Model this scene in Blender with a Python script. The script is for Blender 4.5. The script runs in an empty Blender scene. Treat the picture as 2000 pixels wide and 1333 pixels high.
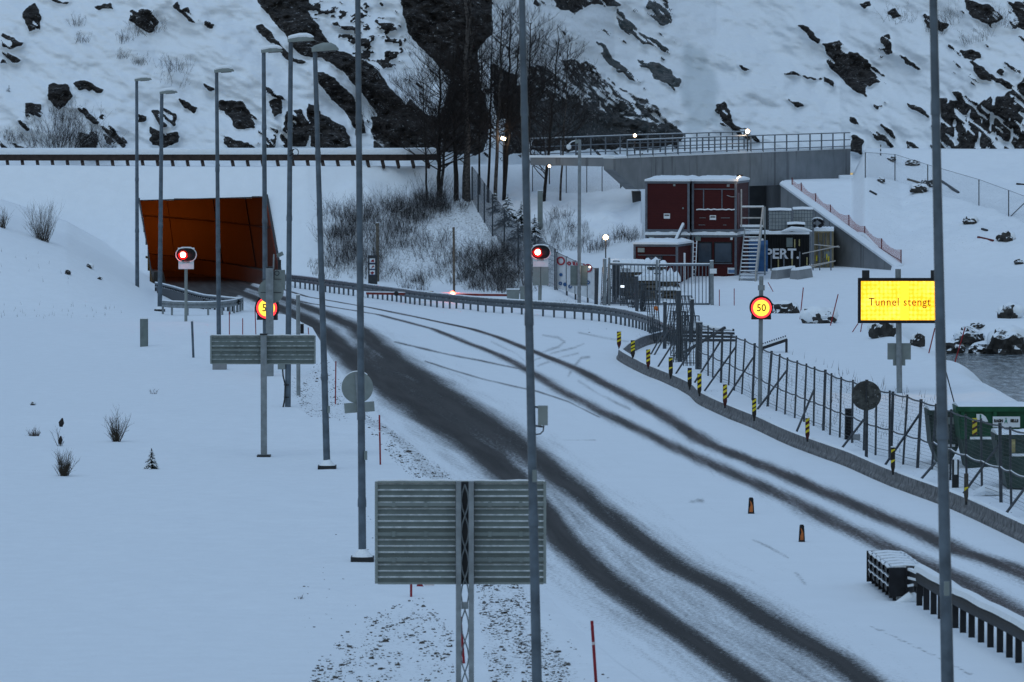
import bpy, bmesh, math, random
import numpy as np
from mathutils import Vector, Matrix
S = bpy.context.scene
COL = S.collection
R = math.radians

# ------------------------------------------------------------------ camera, sky, light, exposure
F = 10000.0                 # focal length in pixels of a 2000 pixel wide frame (180 mm lens)
HC = 10.3                   # height of the overpass the photograph was taken from
PITCH = math.atan((666.5 - 213.0) / F)
cd = bpy.data.cameras.new('camera'); cam = bpy.data.objects.new('camera', cd); COL.objects.link(cam)
cd.sensor_width = 36; cd.lens = 180; cd.clip_start = 1; cd.clip_end = 3000
cam.location = (0, 0, HC); cam.rotation_euler = (math.pi / 2 - PITCH, 0, 0)
cd.dof.use_dof = True; cd.dof.focus_distance = 200; cd.dof.aperture_fstop = 5.0
S.camera = cam
W = bpy.data.worlds.new('World'); S.world = W; W.use_nodes = True
wn = W.node_tree.nodes; sky = wn.new('ShaderNodeTexSky'); sky.sky_type = 'NISHITA'; sky.sun_disc = False
SUN_EL, SUN_AZ = R(72), R(205)
sky.sun_elevation = SUN_EL; sky.sun_rotation = SUN_AZ; sky.air_density = 1.6; sky.dust_density = 0.3; sky.ozone_density = 1.5
wn['Background'].inputs['Strength'].default_value = 0.085
W.node_tree.links.new(sky.outputs[0], wn['Background'].inputs['Color'])
sl = bpy.data.lights.new('sun', 'SUN'); sl.energy = 0.9; sl.angle = R(60); sl.color = (0.66, 0.85, 1.0)
sun = bpy.data.objects.new('sun', sl); COL.objects.link(sun)
_d = Vector((math.sin(SUN_AZ) * math.cos(SUN_EL), math.cos(SUN_AZ) * math.cos(SUN_EL), math.sin(SUN_EL)))
sun.rotation_euler = _d.to_track_quat('Z', 'Y').to_euler()
S.view_settings.view_transform = 'Standard'; S.view_settings.look = 'None'; S.view_settings.gamma = 1
S.view_settings.exposure = 0.10
S.cycles.max_bounces = 6; S.cycles.transparent_max_bounces = 24
S.cycles.use_denoising = True

# ------------------------------------------------------------------ pixel of the 2000 x 1333 frame -> point of the place
CP, SP = math.cos(PITCH), math.sin(PITCH)
def ray(u, v):
    a = 666.5 - v
    return (u - 1000.0), (F * CP + a * SP), (-F * SP + a * CP)
def P(u, v, Y):
    dx, dy, dz = ray(u, v); t = Y / dy
    return Vector((dx * t, Y, HC + dz * t))
def PZ(u, v, z):
    dx, dy, dz = ray(u, v); t = (z - HC) / dz
    return Vector((dx * t, dy * t, z))
def proj(X, Y, Z):
    f_ = Y * CP - (Z - HC) * SP; up = Y * SP + (Z - HC) * CP
    return 1000 + F * X / f_, 666.5 - F * up / f_

# ------------------------------------------------------------------ noise
def _hash(ix, iy, seed):
    h = (ix * 374761393 + iy * 668265263 + seed * 974711) & 0xffffffff
    h = ((h ^ (h >> 13)) * 1274126177) & 0xffffffff
    return ((h ^ (h >> 16)) & 0xffff) / 65535.0
def vnoise(x, y, seed=0):
    x = np.asarray(x, float); y = np.asarray(y, float)
    ix = np.floor(x).astype(np.int64); iy = np.floor(y).astype(np.int64)
    fx = x - ix; fy = y - iy; fx = fx * fx * (3 - 2 * fx); fy = fy * fy * (3 - 2 * fy)
    a = _hash(ix, iy, seed); b = _hash(ix + 1, iy, seed); c = _hash(ix, iy + 1, seed); d = _hash(ix + 1, iy + 1, seed)
    return (a * (1 - fx) + b * fx) * (1 - fy) + (c * (1 - fx) + d * fx) * fy
def fbm(x, y, seed=0, o=4):
    s = 0; a = 1; t = 0
    for i in range(o):
        s = s + a * vnoise(np.asarray(x) * 2 ** i, np.asarray(y) * 2 ** i, seed + i * 17); t += a; a *= 0.5
    return s / t
def sst(a, b, x):
    t = np.clip((np.asarray(x, float) - a) / (b - a), 0, 1); return t * t * (3 - 2 * t)

# ------------------------------------------------------------------ terrain height
EDGE_L = [(540, 300), (566, 300), (578, 310), (590, 355), (600, 392), (607, 450), (614, 555), (640, 610), (690, 640), (760, 690), (830, 760), (910, 850), (960, 900), (1010, 960), (1100, 1020), (1200, 1100), (1290, 1200), (1340, 1270), (1450, 1400), (1700, 1700)]
EDGE_R = [(540, 540), (545, 545), (567, 640), (585, 750), (610, 900), (620, 1050), (642, 1200), (660, 1250), (672, 1220), (690, 1205), (706, 1206), (730, 1240), (768, 1330), (812, 1410), (862, 1510), (912, 1650), (950, 1738), (996, 1860), (1062, 2000), (1200, 2300), (1450, 2900), (1700, 3500)]
def eint(tab, v): return np.interp(v, [a for a, b in tab], [b for a, b in tab])
Y0T = [(-2000, 297), (700, 297), (850, 297), (1000, 292), (1100, 289), (1250, 287), (1400, 292), (1500, 296), (1760, 296), (2000, 291), (4000, 285)]
Y1T = [(-2000, 305.5), (600, 305.5), (760, 307.5), (850, 309), (1000, 312), (1200, 312), (1500, 314), (1660, 316), (1760, 322), (4000, 322)]
ZTT = [(-2000, 6.95), (850, 6.85), (1000, 6.8), (1200, 6.9), (1480, 7.0), (1525, 5.45), (1664, 5.45), (1690, 7.3), (4000, 7.3)]
def tab(t, x): return np.interp(x, [a for a, b in t], [b for a, b in t])
CUT = []          # construction yard, filled in below
def inpoly(x, y, poly):
    x = np.asarray(x, float); y = np.asarray(y, float); r = np.zeros(np.broadcast(x, y).shape, bool); n = len(poly)
    for i in range(n):
        x1, y1 = poly[i]; x2, y2 = poly[(i + 1) % n]
        if y1 == y2: continue
        r ^= ((y1 > y) != (y2 > y)) & (x < (x2 - x1) * (y - y1) / (y2 - y1) + x1)
    return r
def height(X, Y):
    X = np.asarray(X, float); Y = np.asarray(Y, float)
    u = 1000 + F * X / np.maximum(Y, 1.0)
    # small undulation of the snow
    h = (fbm(X / 7, Y / 9, 3, 3) - 0.5) * 0.35 + (fbm(X / 1.3, Y / 2.0, 9, 3) - 0.5) * 0.10
    v0 = 213 + F * HC / np.maximum(Y, 1.0)
    eL = eint(EDGE_L, v0); eR = eint(EDGE_R, v0)
    m = 40 * v0 / 900.0
    onroad = sst(eL - m, eL + 4, u) * (1 - sst(eR - 4, eR + m, u))
    h = h * (1 - onroad) - 0.03 * sst(eL + 4, eL + 34, u) * (1 - sst(eR - 34, eR - 4, u))
    # yard behind the road rises gently
    h = h + 1.0 * sst(268, 302, Y) * sst(1180, 1300, u)
    # knoll under the birches
    k0 = tab(Y0T, u); k1 = tab(Y1T, u); zt = tab(ZTT, u)
    t = np.clip((Y - k0) / (k1 - k0), 0, 1)
    prof = t + 0.05 * np.sin(t * math.pi * 2) * 0.4
    rough = sst(620, 720, u) * (1 - sst(1180, 1230, u))
    bump = (fbm(X / 3, Y / 3, 21, 4) - 0.5) * 2.2 * rough * np.sin(np.clip(t, 0, 1) * math.pi)
    right = sst(1700, 1780, u)
    bump = bump + (fbm(X / 2.5, Y / 4, 31, 4) - 0.5) * 1.0 * right * np.sin(np.clip(t, 0, 1) * math.pi)
    h = h * (1 - 0.6 * t) + zt * prof + bump
    # bank left of the tunnel
    mz = np.interp(u, [-3000, 0, 130, 220, 300, 335], [5.5, 4.3, 3.0, 1.5, 0.25, 0])
    bank = mz * sst(251, 274, Y)
    h = np.where(Y < 300, np.maximum(h, bank + h * 0.3), np.maximum(h, np.minimum(bank, zt)))
    h = h + 0.75 * np.exp(-((u - 1075) / 42.0) ** 2) * np.exp(-((Y - 275.5) / 4.5) ** 2)
    # yard cut between the slopes
    if CUT:
        c = inpoly(X, Y, CUT)
        h = np.where(c, np.minimum(h, 0.95), h)
    # river bed
    rb = sst(17.6, 20.6, X + 0.5 * (vnoise(Y / 5, Y * 0, 5) - 0.5)) * (1 - sst(245, 249, Y + 1.5 * (vnoise(X / 2, X * 0, 6) - 0.5)))
    h = h * (1 - rb) - 2.4 * rb
    # snow berm along the river track and the left bank edge
    h = h + 0.34 * np.exp(-((X - 16.9) / 0.55) ** 2) * (fbm(X / 1.5, Y / 1.5, 77, 3)) * sst(160, 170, Y) * (1 - sst(235, 245, Y))
    return h
def G(u, v):
    Ys = np.linspace(60, 345, 1400); dx, dy, dz = ray(u, v)
    t = Ys / dy; d = (HC + dz * t) - height(dx * t, Ys)
    i = np.argmax(d < 0)
    if d[i] >= 0: return P(u, v, 345)
    lo, hi = Ys[i - 1], Ys[i]
    for _ in range(14):
        mid = (lo + hi) / 2; tt = mid / dy
        if HC + dz * tt - float(height(dx * tt, mid)) < 0: hi = mid
        else: lo = mid
    p = P(u, v, (lo + hi) / 2); p.z = float(height(p.x, p.y)); return p
def xy(u, D): return (u - 1000) * D / F, D
CUT += [xy(1262, 288), xy(1240, 330), xy(1532, 345), xy(1531, 313), xy(1754, 296.5), xy(1700, 280)]

# ------------------------------------------------------------------ objects, tags, mesh builder
ORG = {}
def tag(o, label=None, cat=None, group=None, kind=None):
    if label: o['label'] = label
    if cat: o['category'] = cat
    if group: o['group'] = group
    if kind: o['kind'] = kind
    return o
def thing(name, label, cat, loc, group=None):
    o = bpy.data.objects.new(name, None); COL.objects.link(o); o.empty_display_size = 0.2
    o.location = loc; ORG[o.name] = Vector(loc)
    return tag(o, label, cat, group)
def copy_tree(o, parent=None):
    c = o.copy(); COL.objects.link(c); c.parent = parent
    ORG[c.name] = ORG[o.name].copy()
    for ch in list(o.children): copy_tree(ch, c)
    return c
class MB:
    def __init__(s, T=None): s.v = []; s.f = []; s.m = []; s.T = T
    def add(s, vs, fs, m=0):
        b = len(s.v)
        if s.T is not None: vs = [s.T @ Vector(p) for p in vs]
        s.v += [tuple(p) for p in vs]
        s.f += [tuple(b + i for i in f) for f in fs]; s.m += [m] * len(fs); return s
    def box(s, x0, x1, y0, y1, z0, z1, m=0):
        return s.add([(x0, y0, z0), (x1, y0, z0), (x1, y1, z0), (x0, y1, z0), (x0, y0, z1), (x1, y0, z1), (x1, y1, z1), (x0, y1, z1)],
                     [(0, 3, 2, 1), (4, 5, 6, 7), (0, 1, 5, 4), (1, 2, 6, 5), (2, 3, 7, 6), (3, 0, 4, 7)], m)
    def bar(s, a, b, w, h=None, m=0):
        a = Vector(a); b = Vector(b); d = (b - a).normalized(); h = h or w
        x = d.cross(Vector((0, 0, 1)));
        if x.length < 1e-3: x = Vector((1, 0, 0))
        x.normalize(); y = x.cross(d)
        vs = [p + x * (i * w / 2) + y * (j * h / 2) for p in (a, b) for i, j in ((-1, -1), (1, -1), (1, 1), (-1, 1))]
        return s.add(vs, [(0, 1, 2, 3), (7, 6, 5, 4), (0, 4, 5, 1), (1, 5, 6, 2), (2, 6, 7, 3), (3, 7, 4, 0)], m)
    def tube(s, pts, r, n=8, m=0, cap=True):
        pts = [Vector(p) for p in pts]; k = len(pts)
        rs = r if isinstance(r, (list, tuple)) else [r] * k
        vs = []; ref = None
        for i, p in enumerate(pts):
            d = (pts[min(i + 1, k - 1)] - pts[max(i - 1, 0)])
            if d.length < 1e-9: d = Vector((0, 0, 1))
            d.normalize()
            if ref is None: ref = Vector((0, 0, 1)) if abs(d.z) < 0.9 else Vector((1, 0, 0))
            x = d.cross(ref); x.normalize(); y = d.cross(x)
            for j in range(n):
                a = 2 * math.pi * j / n; vs.append(p + x * (rs[i] * math.cos(a)) + y * (rs[i] * math.sin(a)))
        fs = [(i * n + j, i * n + (j + 1) % n, (i + 1) * n + (j + 1) % n, (i + 1) * n + j) for i in range(k - 1) for j in range(n)]
        if cap: fs += [tuple(range(n))[::-1], tuple((k - 1) * n + j for j in range(n))]
        return s.add(vs, fs, m)
    def prism(s, poly, vec, m=0):
        poly = [Vector(p) for p in poly]; n = len(poly); vec = Vector(vec)
        vs = poly + [p + vec for p in poly]
        fs = [tuple(range(n)), tuple(range(2 * n - 1, n - 1, -1))] + [(i, i + n, (i + 1) % n + n, (i + 1) % n) for i in range(n)]
        return s.add(vs, fs, m)
    def disc(s, c, r, depth, n=32, m=0, sx=1.0):           # a disc facing -Y
        c = Vector(c)
        return s.prism([c + Vector((sx * r * math.cos(2 * math.pi * i / n), 0, r * math.sin(2 * math.pi * i / n))) for i in range(n)], (0, depth, 0), m)
    def ring(s, c, r0, r1, depth, n=32, m=0):
        c = Vector(c); vs = []
        for y in (0, depth):
            for r in (r0, r1):
                vs += [c + Vector((r * math.cos(2 * math.pi * i / n), y, r * math.sin(2 * math.pi * i / n))) for i in range(n)]
        fs = []
        for i in range(n):
            j = (i + 1) % n
            fs += [(i, j, n + j, n + i), (2 * n + i, 3 * n + i, 3 * n + j, 2 * n + j), (n + i, n + j, 3 * n + j, 3 * n + i), (i, 2 * n + i, 2 * n + j, j)]
        return s.add(vs, fs, m)
    def sweep(s, path, prof, m=0, closed=True, cap=True):   # prof: (offset to the right of the path, height) pairs
        path = [Vector(p) for p in path]; k = len(path); n = len(prof); vs = []
        for i, p in enumerate(path):
            d = path[min(i + 1, k - 1)] - path[max(i - 1, 0)]; d.z = 0; d.normalize(); x = Vector((d.y, -d.x, 0))
            vs += [p + x * a + Vector((0, 0, b)) for a, b in prof]
        e = n if closed else n - 1
        fs = [(i * n + j, i * n + (j + 1) % n, (i + 1) * n + (j + 1) % n, (i + 1) * n + j) for i in range(k - 1) for j in range(e)]
        if cap and closed: fs += [tuple(range(n))[::-1], tuple((k - 1) * n + j for j in range(n))]
        return s.add(vs, fs, m)
    def build(s, name, mats, parent=None, smooth=False, org=None, nofix=False):
        me = bpy.data.meshes.new(name); o = bpy.data.objects.new(name, me); COL.objects.link(o)
        if parent is not None:
            base = ORG[parent.name]; o.parent = parent
        else:
            base = Vector(org) if org is not None else Vector((0, 0, 0)); o.location = base
        ORG[o.name] = Vector(base)
        me.from_pydata([(a - base.x, b - base.y, c - base.z) for a, b, c in s.v], [], s.f)
        mats = mats if isinstance(mats, (list, tuple)) else [mats]
        for mt in mats: me.materials.append(mt)
        if len(mats) > 1: me.polygons.foreach_set('material_index', s.m)
        if not nofix and len(s.f) < 60000:
            bm = bmesh.new(); bm.from_mesh(me); bmesh.ops.recalc_face_normals(bm, faces=bm.faces); bm.to_mesh(me); bm.free()
        if smooth:
            me.polygons.foreach_set('use_smooth', [True] * len(me.polygons))
            try: me.set_sharp_from_angle(angle=R(40))
            except Exception: pass
        me.update(); return o
def grid_mesh(name, V, nr, nc, mats, keep=None, attrs=None, smooth=True):
    idx = np.arange(nr * nc).reshape(nr, nc)
    q = np.stack([idx[:-1, :-1], idx[:-1, 1:], idx[1:, 1:], idx[1:, :-1]], -1).reshape(-1, 4)
    if keep is not None: q = q[keep.reshape(-1)]
    me = bpy.data.meshes.new(name); nf = len(q)
    me.vertices.add(len(V)); me.vertices.foreach_set('co', V.astype(np.float32).ravel())
    me.loops.add(nf * 4); me.loops.foreach_set('vertex_index', q.astype(np.int32).ravel())
    me.polygons.add(nf); me.polygons.foreach_set('loop_start', np.arange(0, nf * 4, 4, dtype=np.int32))
    me.polygons.foreach_set('loop_total', np.full(nf, 4, dtype=np.int32))
    me.polygons.foreach_set('use_smooth', np.full(nf, smooth))
    for k, a in (attrs or {}).items():
        at = me.attributes.new(k, 'FLOAT', 'POINT'); at.data.foreach_set('value', a.astype(np.float32).ravel())
    me.update(calc_edges=True); me.validate()
    o = bpy.data.objects.new(name, me); COL.objects.link(o); ORG[o.name] = Vector((0, 0, 0))
    for m in mats: me.materials.append(m)
    return o
def text(body, size, parent, name, m, loc, rot=(math.pi / 2, 0, 0), align='CENTER', bold=0.0, extrude=0.004, xs=1.0, space=1.0):
    cu = bpy.data.curves.new('t', 'FONT'); cu.body = body; cu.size = size; cu.align_x = align; cu.align_y = 'CENTER'
    cu.extrude = extrude; cu.offset = bold; cu.space_character = space; cu.resolution_u = 4
    to = bpy.data.objects.new('t', cu); COL.objects.link(to)
    dg = bpy.context.evaluated_depsgraph_get(); me = bpy.data.meshes.new_from_object(to.evaluated_get(dg))
    bpy.data.objects.remove(to); bpy.data.curves.remove(cu)
    base = ORG[parent.name]
    me.transform(Matrix.Translation(Vector(loc) - base) @ Matrix.Rotation(rot[2], 4, 'Z') @ Matrix.Rotation(rot[0], 4, 'X') @ Matrix.Diagonal((xs, 1, 1, 1)))
    me.name = name; me.materials.clear(); me.materials.append(m)
    o = bpy.data.objects.new(name, me); COL.objects.link(o); o.parent = parent; ORG[o.name] = Vector(base)
    return o

# ------------------------------------------------------------------ materials
def newmat(name):
    m = bpy.data.materials.new(name); m.use_nodes = True
    return m, m.node_tree.nodes, m.node_tree.links, m.node_tree.nodes['Principled BSDF']
def nd(n, t, **kw):
    x = n.new(t)
    for k, v in kw.items(): setattr(x, k, v)
    return x
def noise_node(n, l, scale, detail=4, vec=None, rough=0.55):
    t = n.new('ShaderNodeTexNoise'); t.inputs['Scale'].default_value = scale; t.inputs['Detail'].default_value = detail
    t.inputs['Roughness'].default_value = rough
    if vec is None:
        g = n.new('ShaderNodeNewGeometry'); vec = g.outputs['Position']
    l.new(vec, t.inputs['Vector']); return t
def ramp(n, l, src, p0, p1, c0=(0, 0, 0, 1), c1=(1, 1, 1, 1)):
    r = n.new('ShaderNodeValToRGB'); l.new(src, r.inputs[0])
    e = r.color_ramp.elements; e[0].position = p0; e[1].position = p1; e[0].color = c0; e[1].color = c1; return r
def mixc(n, l, fac, a, b):
    x = n.new('ShaderNodeMix'); x.data_type = 'RGBA'
    if isinstance(fac, (int, float)): x.inputs['Factor'].default_value = fac
    else: l.new(fac, x.inputs['Factor'])
    for k, c in ((6, a), (7, b)):
        if isinstance(c, tuple): x.inputs[k].default_value = (*c[:3], 1)
        else: l.new(c, x.inputs[k])
    return x.outputs[2]
def math_(n, l, op, a, b=None, clamp=False):
    x = n.new('ShaderNodeMath'); x.operation = op; x.use_clamp = clamp
    for k, c in ((0, a), (1, b)):
        if c is None: continue
        if isinstance(c, (int, float)): x.inputs[k].default_value = c
        else: l.new(c, x.inputs[k])
    return x.outputs[0]
def bump(n, l, b, h, strength, dist=0.05):
    x = n.new('ShaderNodeBump'); x.inputs['Strength'].default_value = strength; x.inputs['Distance'].default_value = dist
    l.new(h, x.inputs['Height']); l.new(x.outputs[0], b.inputs['Normal'])
def simple(name, c, rough=0.6, metal=0.0, var=0.25, scale=6.0, bmp=0.0, frost=0.0, patchy=0.9):
    """a painted, cast or rolled surface: base colour with uneven wear; frost = thin snow dust on upward faces"""
    m, n, l, b = newmat(name); b.inputs['Roughness'].default_value = rough; b.inputs['Metallic'].default_value = metal * 0.4; b.inputs['Specular IOR Level'].default_value = 0.25
    t = noise_node(n, l, scale, 5); r = ramp(n, l, t.outputs[0], 0.3, 0.7)
    k0 = tuple(x * (1 - var) for x in c); k1 = tuple(min(1, x * (1 + var)) for x in c)
    out = mixc(n, l, r.outputs[0], k0, k1)
    if frost:
        g = n.new('ShaderNodeNewGeometry'); s = n.new('ShaderNodeSeparateXYZ'); l.new(g.outputs['Normal'], s.inputs[0])
        t2 = noise_node(n, l, scale * 3, 4)
        f = math_(n, l, 'ADD', s.outputs[2], math_(n, l, 'MULTIPLY', math_(n, l, 'SUBTRACT', t2.outputs[0], 0.5), patchy))
        rr = ramp(n, l, f, 1 - frost, 1.02 - frost * 0.6); out = mixc(n, l, rr.outputs[0], out, (0.72, 0.76, 0.80))
    l.new(out, b.inputs['Base Color'])
    if bmp: bump(n, l, b, t.outputs[0], bmp)
    return m
def emit(name, c, strength):
    m, n, l, b = newmat(name); b.inputs['Base Color'].default_value = (*c, 1); b.inputs['Emission Color'].default_value = (*c, 1)
    b.inputs['Emission Strength'].default_value = strength; return m
SNOWC = (0.76, 0.80, 0.84)
def snow_mat(name, bs=0.35, scale=2.2):
    m, n, l, b = newmat(name); b.inputs['Roughness'].default_value = 0.65
    t = noise_node(n, l, scale, 6); t2 = noise_node(n, l, 22, 3)
    r = ramp(n, l, t.outputs[0], 0.3, 0.75)
    l.new(mixc(n, l, r.outputs[0], tuple(x * 0.955 for x in SNOWC), SNOWC), b.inputs['Base Color'])
    h = math_(n, l, 'ADD', t.outputs[0], math_(n, l, 'MULTIPLY', t2.outputs[0], 0.25)); bump(n, l, b, h, bs, 0.12)
    try: b.inputs['Specular IOR Level'].default_value = 0.2
    except Exception: pass
    return m
M = {}
M['snow'] = snow_mat('snow'); M['cap'] = snow_mat('snow_cap', 0.5, 5.0)
def ground_mat():
    """snow with soil and stones showing through where the 'soil' attribute says so"""
    m, n, l, b = newmat('ground_snow'); b.inputs['Roughness'].default_value = 0.7
    t = noise_node(n, l, 1.6, 7); t2 = noise_node(n, l, 9, 6, rough=0.7)
    a = nd(n, 'ShaderNodeAttribute', attribute_name='soil')
    r = ramp(n, l, t.outputs[0], 0.3, 0.75); sn = mixc(n, l, r.outputs[0], tuple(x * 0.95 for x in SNOWC), SNOWC)
    f = math_(n, l, 'ADD', a.outputs['Fac'], math_(n, l, 'MULTIPLY', math_(n, l, 'SUBTRACT', t2.outputs[0], 0.5), 1.5))
    fr = ramp(n, l, f, 0.52, 0.75)
    so = mixc(n, l, t2.outputs[0], (0.02, 0.018, 0.015), (0.10, 0.09, 0.075))
    l.new(mixc(n, l, fr.outputs[0], sn, so), b.inputs['Base Color'])
    h = math_(n, l, 'ADD', t.outputs[0], math_(n, l, 'MULTIPLY', t2.outputs[0], 0.3)); bump(n, l, b, h, 0.35, 0.15)
    return m
def road_mat():
    m, n, l, b = newmat('road_surface')
    a = nd(n, 'ShaderNodeAttribute', attribute_name='bare'); w = nd(n, 'ShaderNodeAttribute', attribute_name='wet'); la = nd(n, 'ShaderNodeAttribute', attribute_name='lane')
    fine = noise_node(n, l, 10, 6, rough=0.8); big = noise_node(n, l, 0.8, 4)
    cmb = n.new('ShaderNodeCombineXYZ'); l.new(la.outputs['Fac'], cmb.inputs[0]); l.new(math_(n, l, 'MULTIPLY', nd(n, 'ShaderNodeAttribute', attribute_name='along').outputs['Fac'], 0.05), cmb.inputs[1])
    streak = n.new('ShaderNodeTexNoise'); streak.inputs['Scale'].default_value = 2.2; streak.inputs['Detail'].default_value = 5; l.new(cmb.outputs[0], streak.inputs['Vector'])
    f = math_(n, l, 'ADD', a.outputs['Fac'], math_(n, l, 'MULTIPLY', math_(n, l, 'SUBTRACT', fine.outputs[0], 0.5), 2.4))
    f = math_(n, l, 'ADD', f, math_(n, l, 'MULTIPLY', math_(n, l, 'SUBTRACT', streak.outputs[0], 0.5), 0.75))
    f = math_(n, l, 'ADD', f, math_(n, l, 'MULTIPLY', math_(n, l, 'SUBTRACT', big.outputs[0], 0.5), 0.15))
    fr = ramp(n, l, f, 0.27, 0.97)
    asph = mixc(n, l, w.outputs['Fac'], (0.031, 0.029, 0.028), (0.070, 0.055, 0.053))
    asph = mixc(n, l, ramp(n, l, streak.outputs[0], 0.42, 0.66).outputs[0], asph, (0.056, 0.053, 0.052))
    sn = mixc(n, l, big.outputs[0], tuple(x * 0.92 for x in SNOWC), SNOWC)
    l.new(mixc(n, l, fr.outputs[0], sn, asph), b.inputs['Base Color'])
    b.inputs['Roughness'].default_value = 0.75
    try: b.inputs['Specular IOR Level'].default_value = 0.15
    except Exception: pass
    h = math_(n, l, 'SUBTRACT', math_(n, l, 'MULTIPLY', fine.outputs[0], 0.6), fr.outputs[0]); bump(n, l, b, h, 0.3, 0.04)
    return m
def cliff_mat():
    m, n, l, b = newmat('cliff'); b.inputs['Roughness'].default_value = 0.8
    a = nd(n, 'ShaderNodeAttribute', attribute_name='rock'); ic = nd(n, 'ShaderNodeAttribute', attribute_name='ice')
    mp = n.new('ShaderNodeMapping'); g = n.new('ShaderNodeNewGeometry'); l.new(g.outputs['Position'], mp.inputs[0])
    mp.inputs['Rotation'].default_value = (0, R(-42), 0); mp.inputs['Scale'].default_value = (0.45, 1, 1.3)
    t = noise_node(n, l, 2.0, 7, mp.outputs[0], 0.65); t2 = noise_node(n, l, 5, 5, mp.outputs[0])
    f = math_(n, l, 'ADD', a.outputs['Fac'], math_(n, l, 'MULTIPLY', math_(n, l, 'SUBTRACT', t.outputs[0], 0.5), 0.9))
    fr = ramp(n, l, f, 0.46, 0.56)
    t3_ = noise_node(n, l, 3.2, 8, mp.outputs[0], 0.75); rk = mixc(n, l, ramp(n, l, t3_.outputs[0], 0.36, 0.70).outputs[0], (0.002, 0.002, 0.0025), (0.060, 0.055, 0.053))
    gr = mixc(n, l, ramp(n, l, t3_.outputs[0], 0.35, 0.65).outputs[0], (0.03, 0.05, 0.055), (0.13, 0.13, 0.135))
    rk = mixc(n, l, nd(n, 'ShaderNodeAttribute', attribute_name='grey').outputs['Fac'], rk, gr)
    fl = noise_node(n, l, 4.5, 9, mp.outputs[0], 0.8); rk = mixc(n, l, math_(n, l, 'MULTIPLY', ramp(n, l, fl.outputs[0], 0.58, 0.66).outputs[0], 0.55), rk, SNOWC)
    sn = mixc(n, l, t2.outputs[0], tuple(x * 0.94 for x in SNOWC), SNOWC)
    sn = mixc(n, l, ic.outputs['Fac'], sn, (0.56, 0.61, 0.645))
    l.new(mixc(n, l, fr.outputs[0], sn, rk), b.inputs['Base Color']); b.inputs['Specular IOR Level'].default_value = 0.1
    h = math_(n, l, 'ADD', t.outputs[0], math_(n, l, 'MULTIPLY', t2.outputs[0], 0.4)); bump(n, l, b, h, 0.4, 0.3)
    return m
# ------------------------------------------------------------------ ground sheet
TUN = [(272, 392), (521, 385), (550, 546), (300, 563)]     # tunnel opening in the photograph
us = np.concatenate([np.arange(-2600, -260, 60), np.arange(-260, 2270, 4), np.arange(2270, 5000, 60)]).astype(float)
vs_ = np.concatenate([np.arange(2600, 1400, -40), np.arange(1400, 560, -2.5)])
ys = np.concatenate([F * HC / (vs_ - 213), np.arange(297.3, 323, 0.16), np.arange(323, 346, 2.0)])
UU, YY = np.meshgrid(us, ys); XX = (UU - 1000) * YY / F
ZZ = height(XX, YY)
pu, pv = proj(XX, YY, ZZ)
soil = np.zeros_like(ZZ)
def patch(poly, amount, warp=18, seed=1):
    wx = pu + (fbm(pu / 40, pv / 40, seed, 3) - 0.5) * warp * 2; wy = pv + (fbm(pu / 40, pv / 40, seed + 5, 3) - 0.5) * warp * 2
    m = inpoly(wx, wy, poly).astype(float)
    for ax in (0, 1):
        for _ in range(3): m = (m + np.roll(m, 1, ax) + np.roll(m, -1, ax)) / 3
    np.maximum(soil, m * amount, out=soil)
patch([(560, 745), (640, 700), (660, 740), (700, 800), (690, 830), (600, 815), (570, 790)], 0.46, 14, 2)
patch([(640, 715), (660, 720), (700, 795), (760, 835), (830, 885), (880, 930), (860, 950), (820, 930), (800, 900), (740, 845), (690, 805)], 0.56, 10, 3)
patch([(930, 1140), (1020, 1140), (1060, 1230), (1140, 1333), (950, 1333), (935, 1230)], 0.47, 22, 4)
patch([(640, 1260), (700, 1210), (820, 1180), (880, 1230), (890, 1333), (600, 1333)], 0.42, 25, 5)
patch([(1040, 620), (1180, 632), (1290, 660), (1250, 668), (1120, 645)], 0.34, 6, 6)
patch([(1290, 730), (1480, 830), (1700, 930), (1900, 1010), (2000, 1060), (2000, 1020), (1850, 950), (1600, 850), (1400, 760)], 0.33, 10, 7)
patch([(650, 470), (760, 400), (900, 390), (1030, 500), (1010, 580), (760, 555), (620, 540)], 0.50, 22, 8)
patch([(1600, 385), (1720, 350), (2010, 400), (2010, 520), (1790, 520), (1700, 450)], 0.37, 10, 12)
patch([(1060, 430), (1240, 430), (1240, 500), (1180, 520), (1090, 480)], 0.33, 22, 9)
cu = (UU[:-1, :-1] + UU[1:, 1:]) / 2; cpu = (pu[:-1, :-1] + pu[1:, 1:]) / 2; cpv = (pv[:-1, :-1] + pv[1:, 1:]) / 2; cy = (YY[:-1, :-1] + YY[1:, 1:]) / 2
hole = (inpoly(cpu, cpv, TUN) & (cy > 294)) | (inpoly(cpu, cpv, [(285, 500), (540, 500), (551, 546), (551, 566), (300, 582)]) & (cy > 295.4))
M['ground'] = ground_mat()
g = grid_mesh('ground', np.stack([XX, YY, ZZ], -1).reshape(-1, 3), *XX.shape, [M['ground']], ~hole, {'soil': soil})
tag(g, 'snow covered ground of the field, banks and yard', 'ground', kind='structure')

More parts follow.
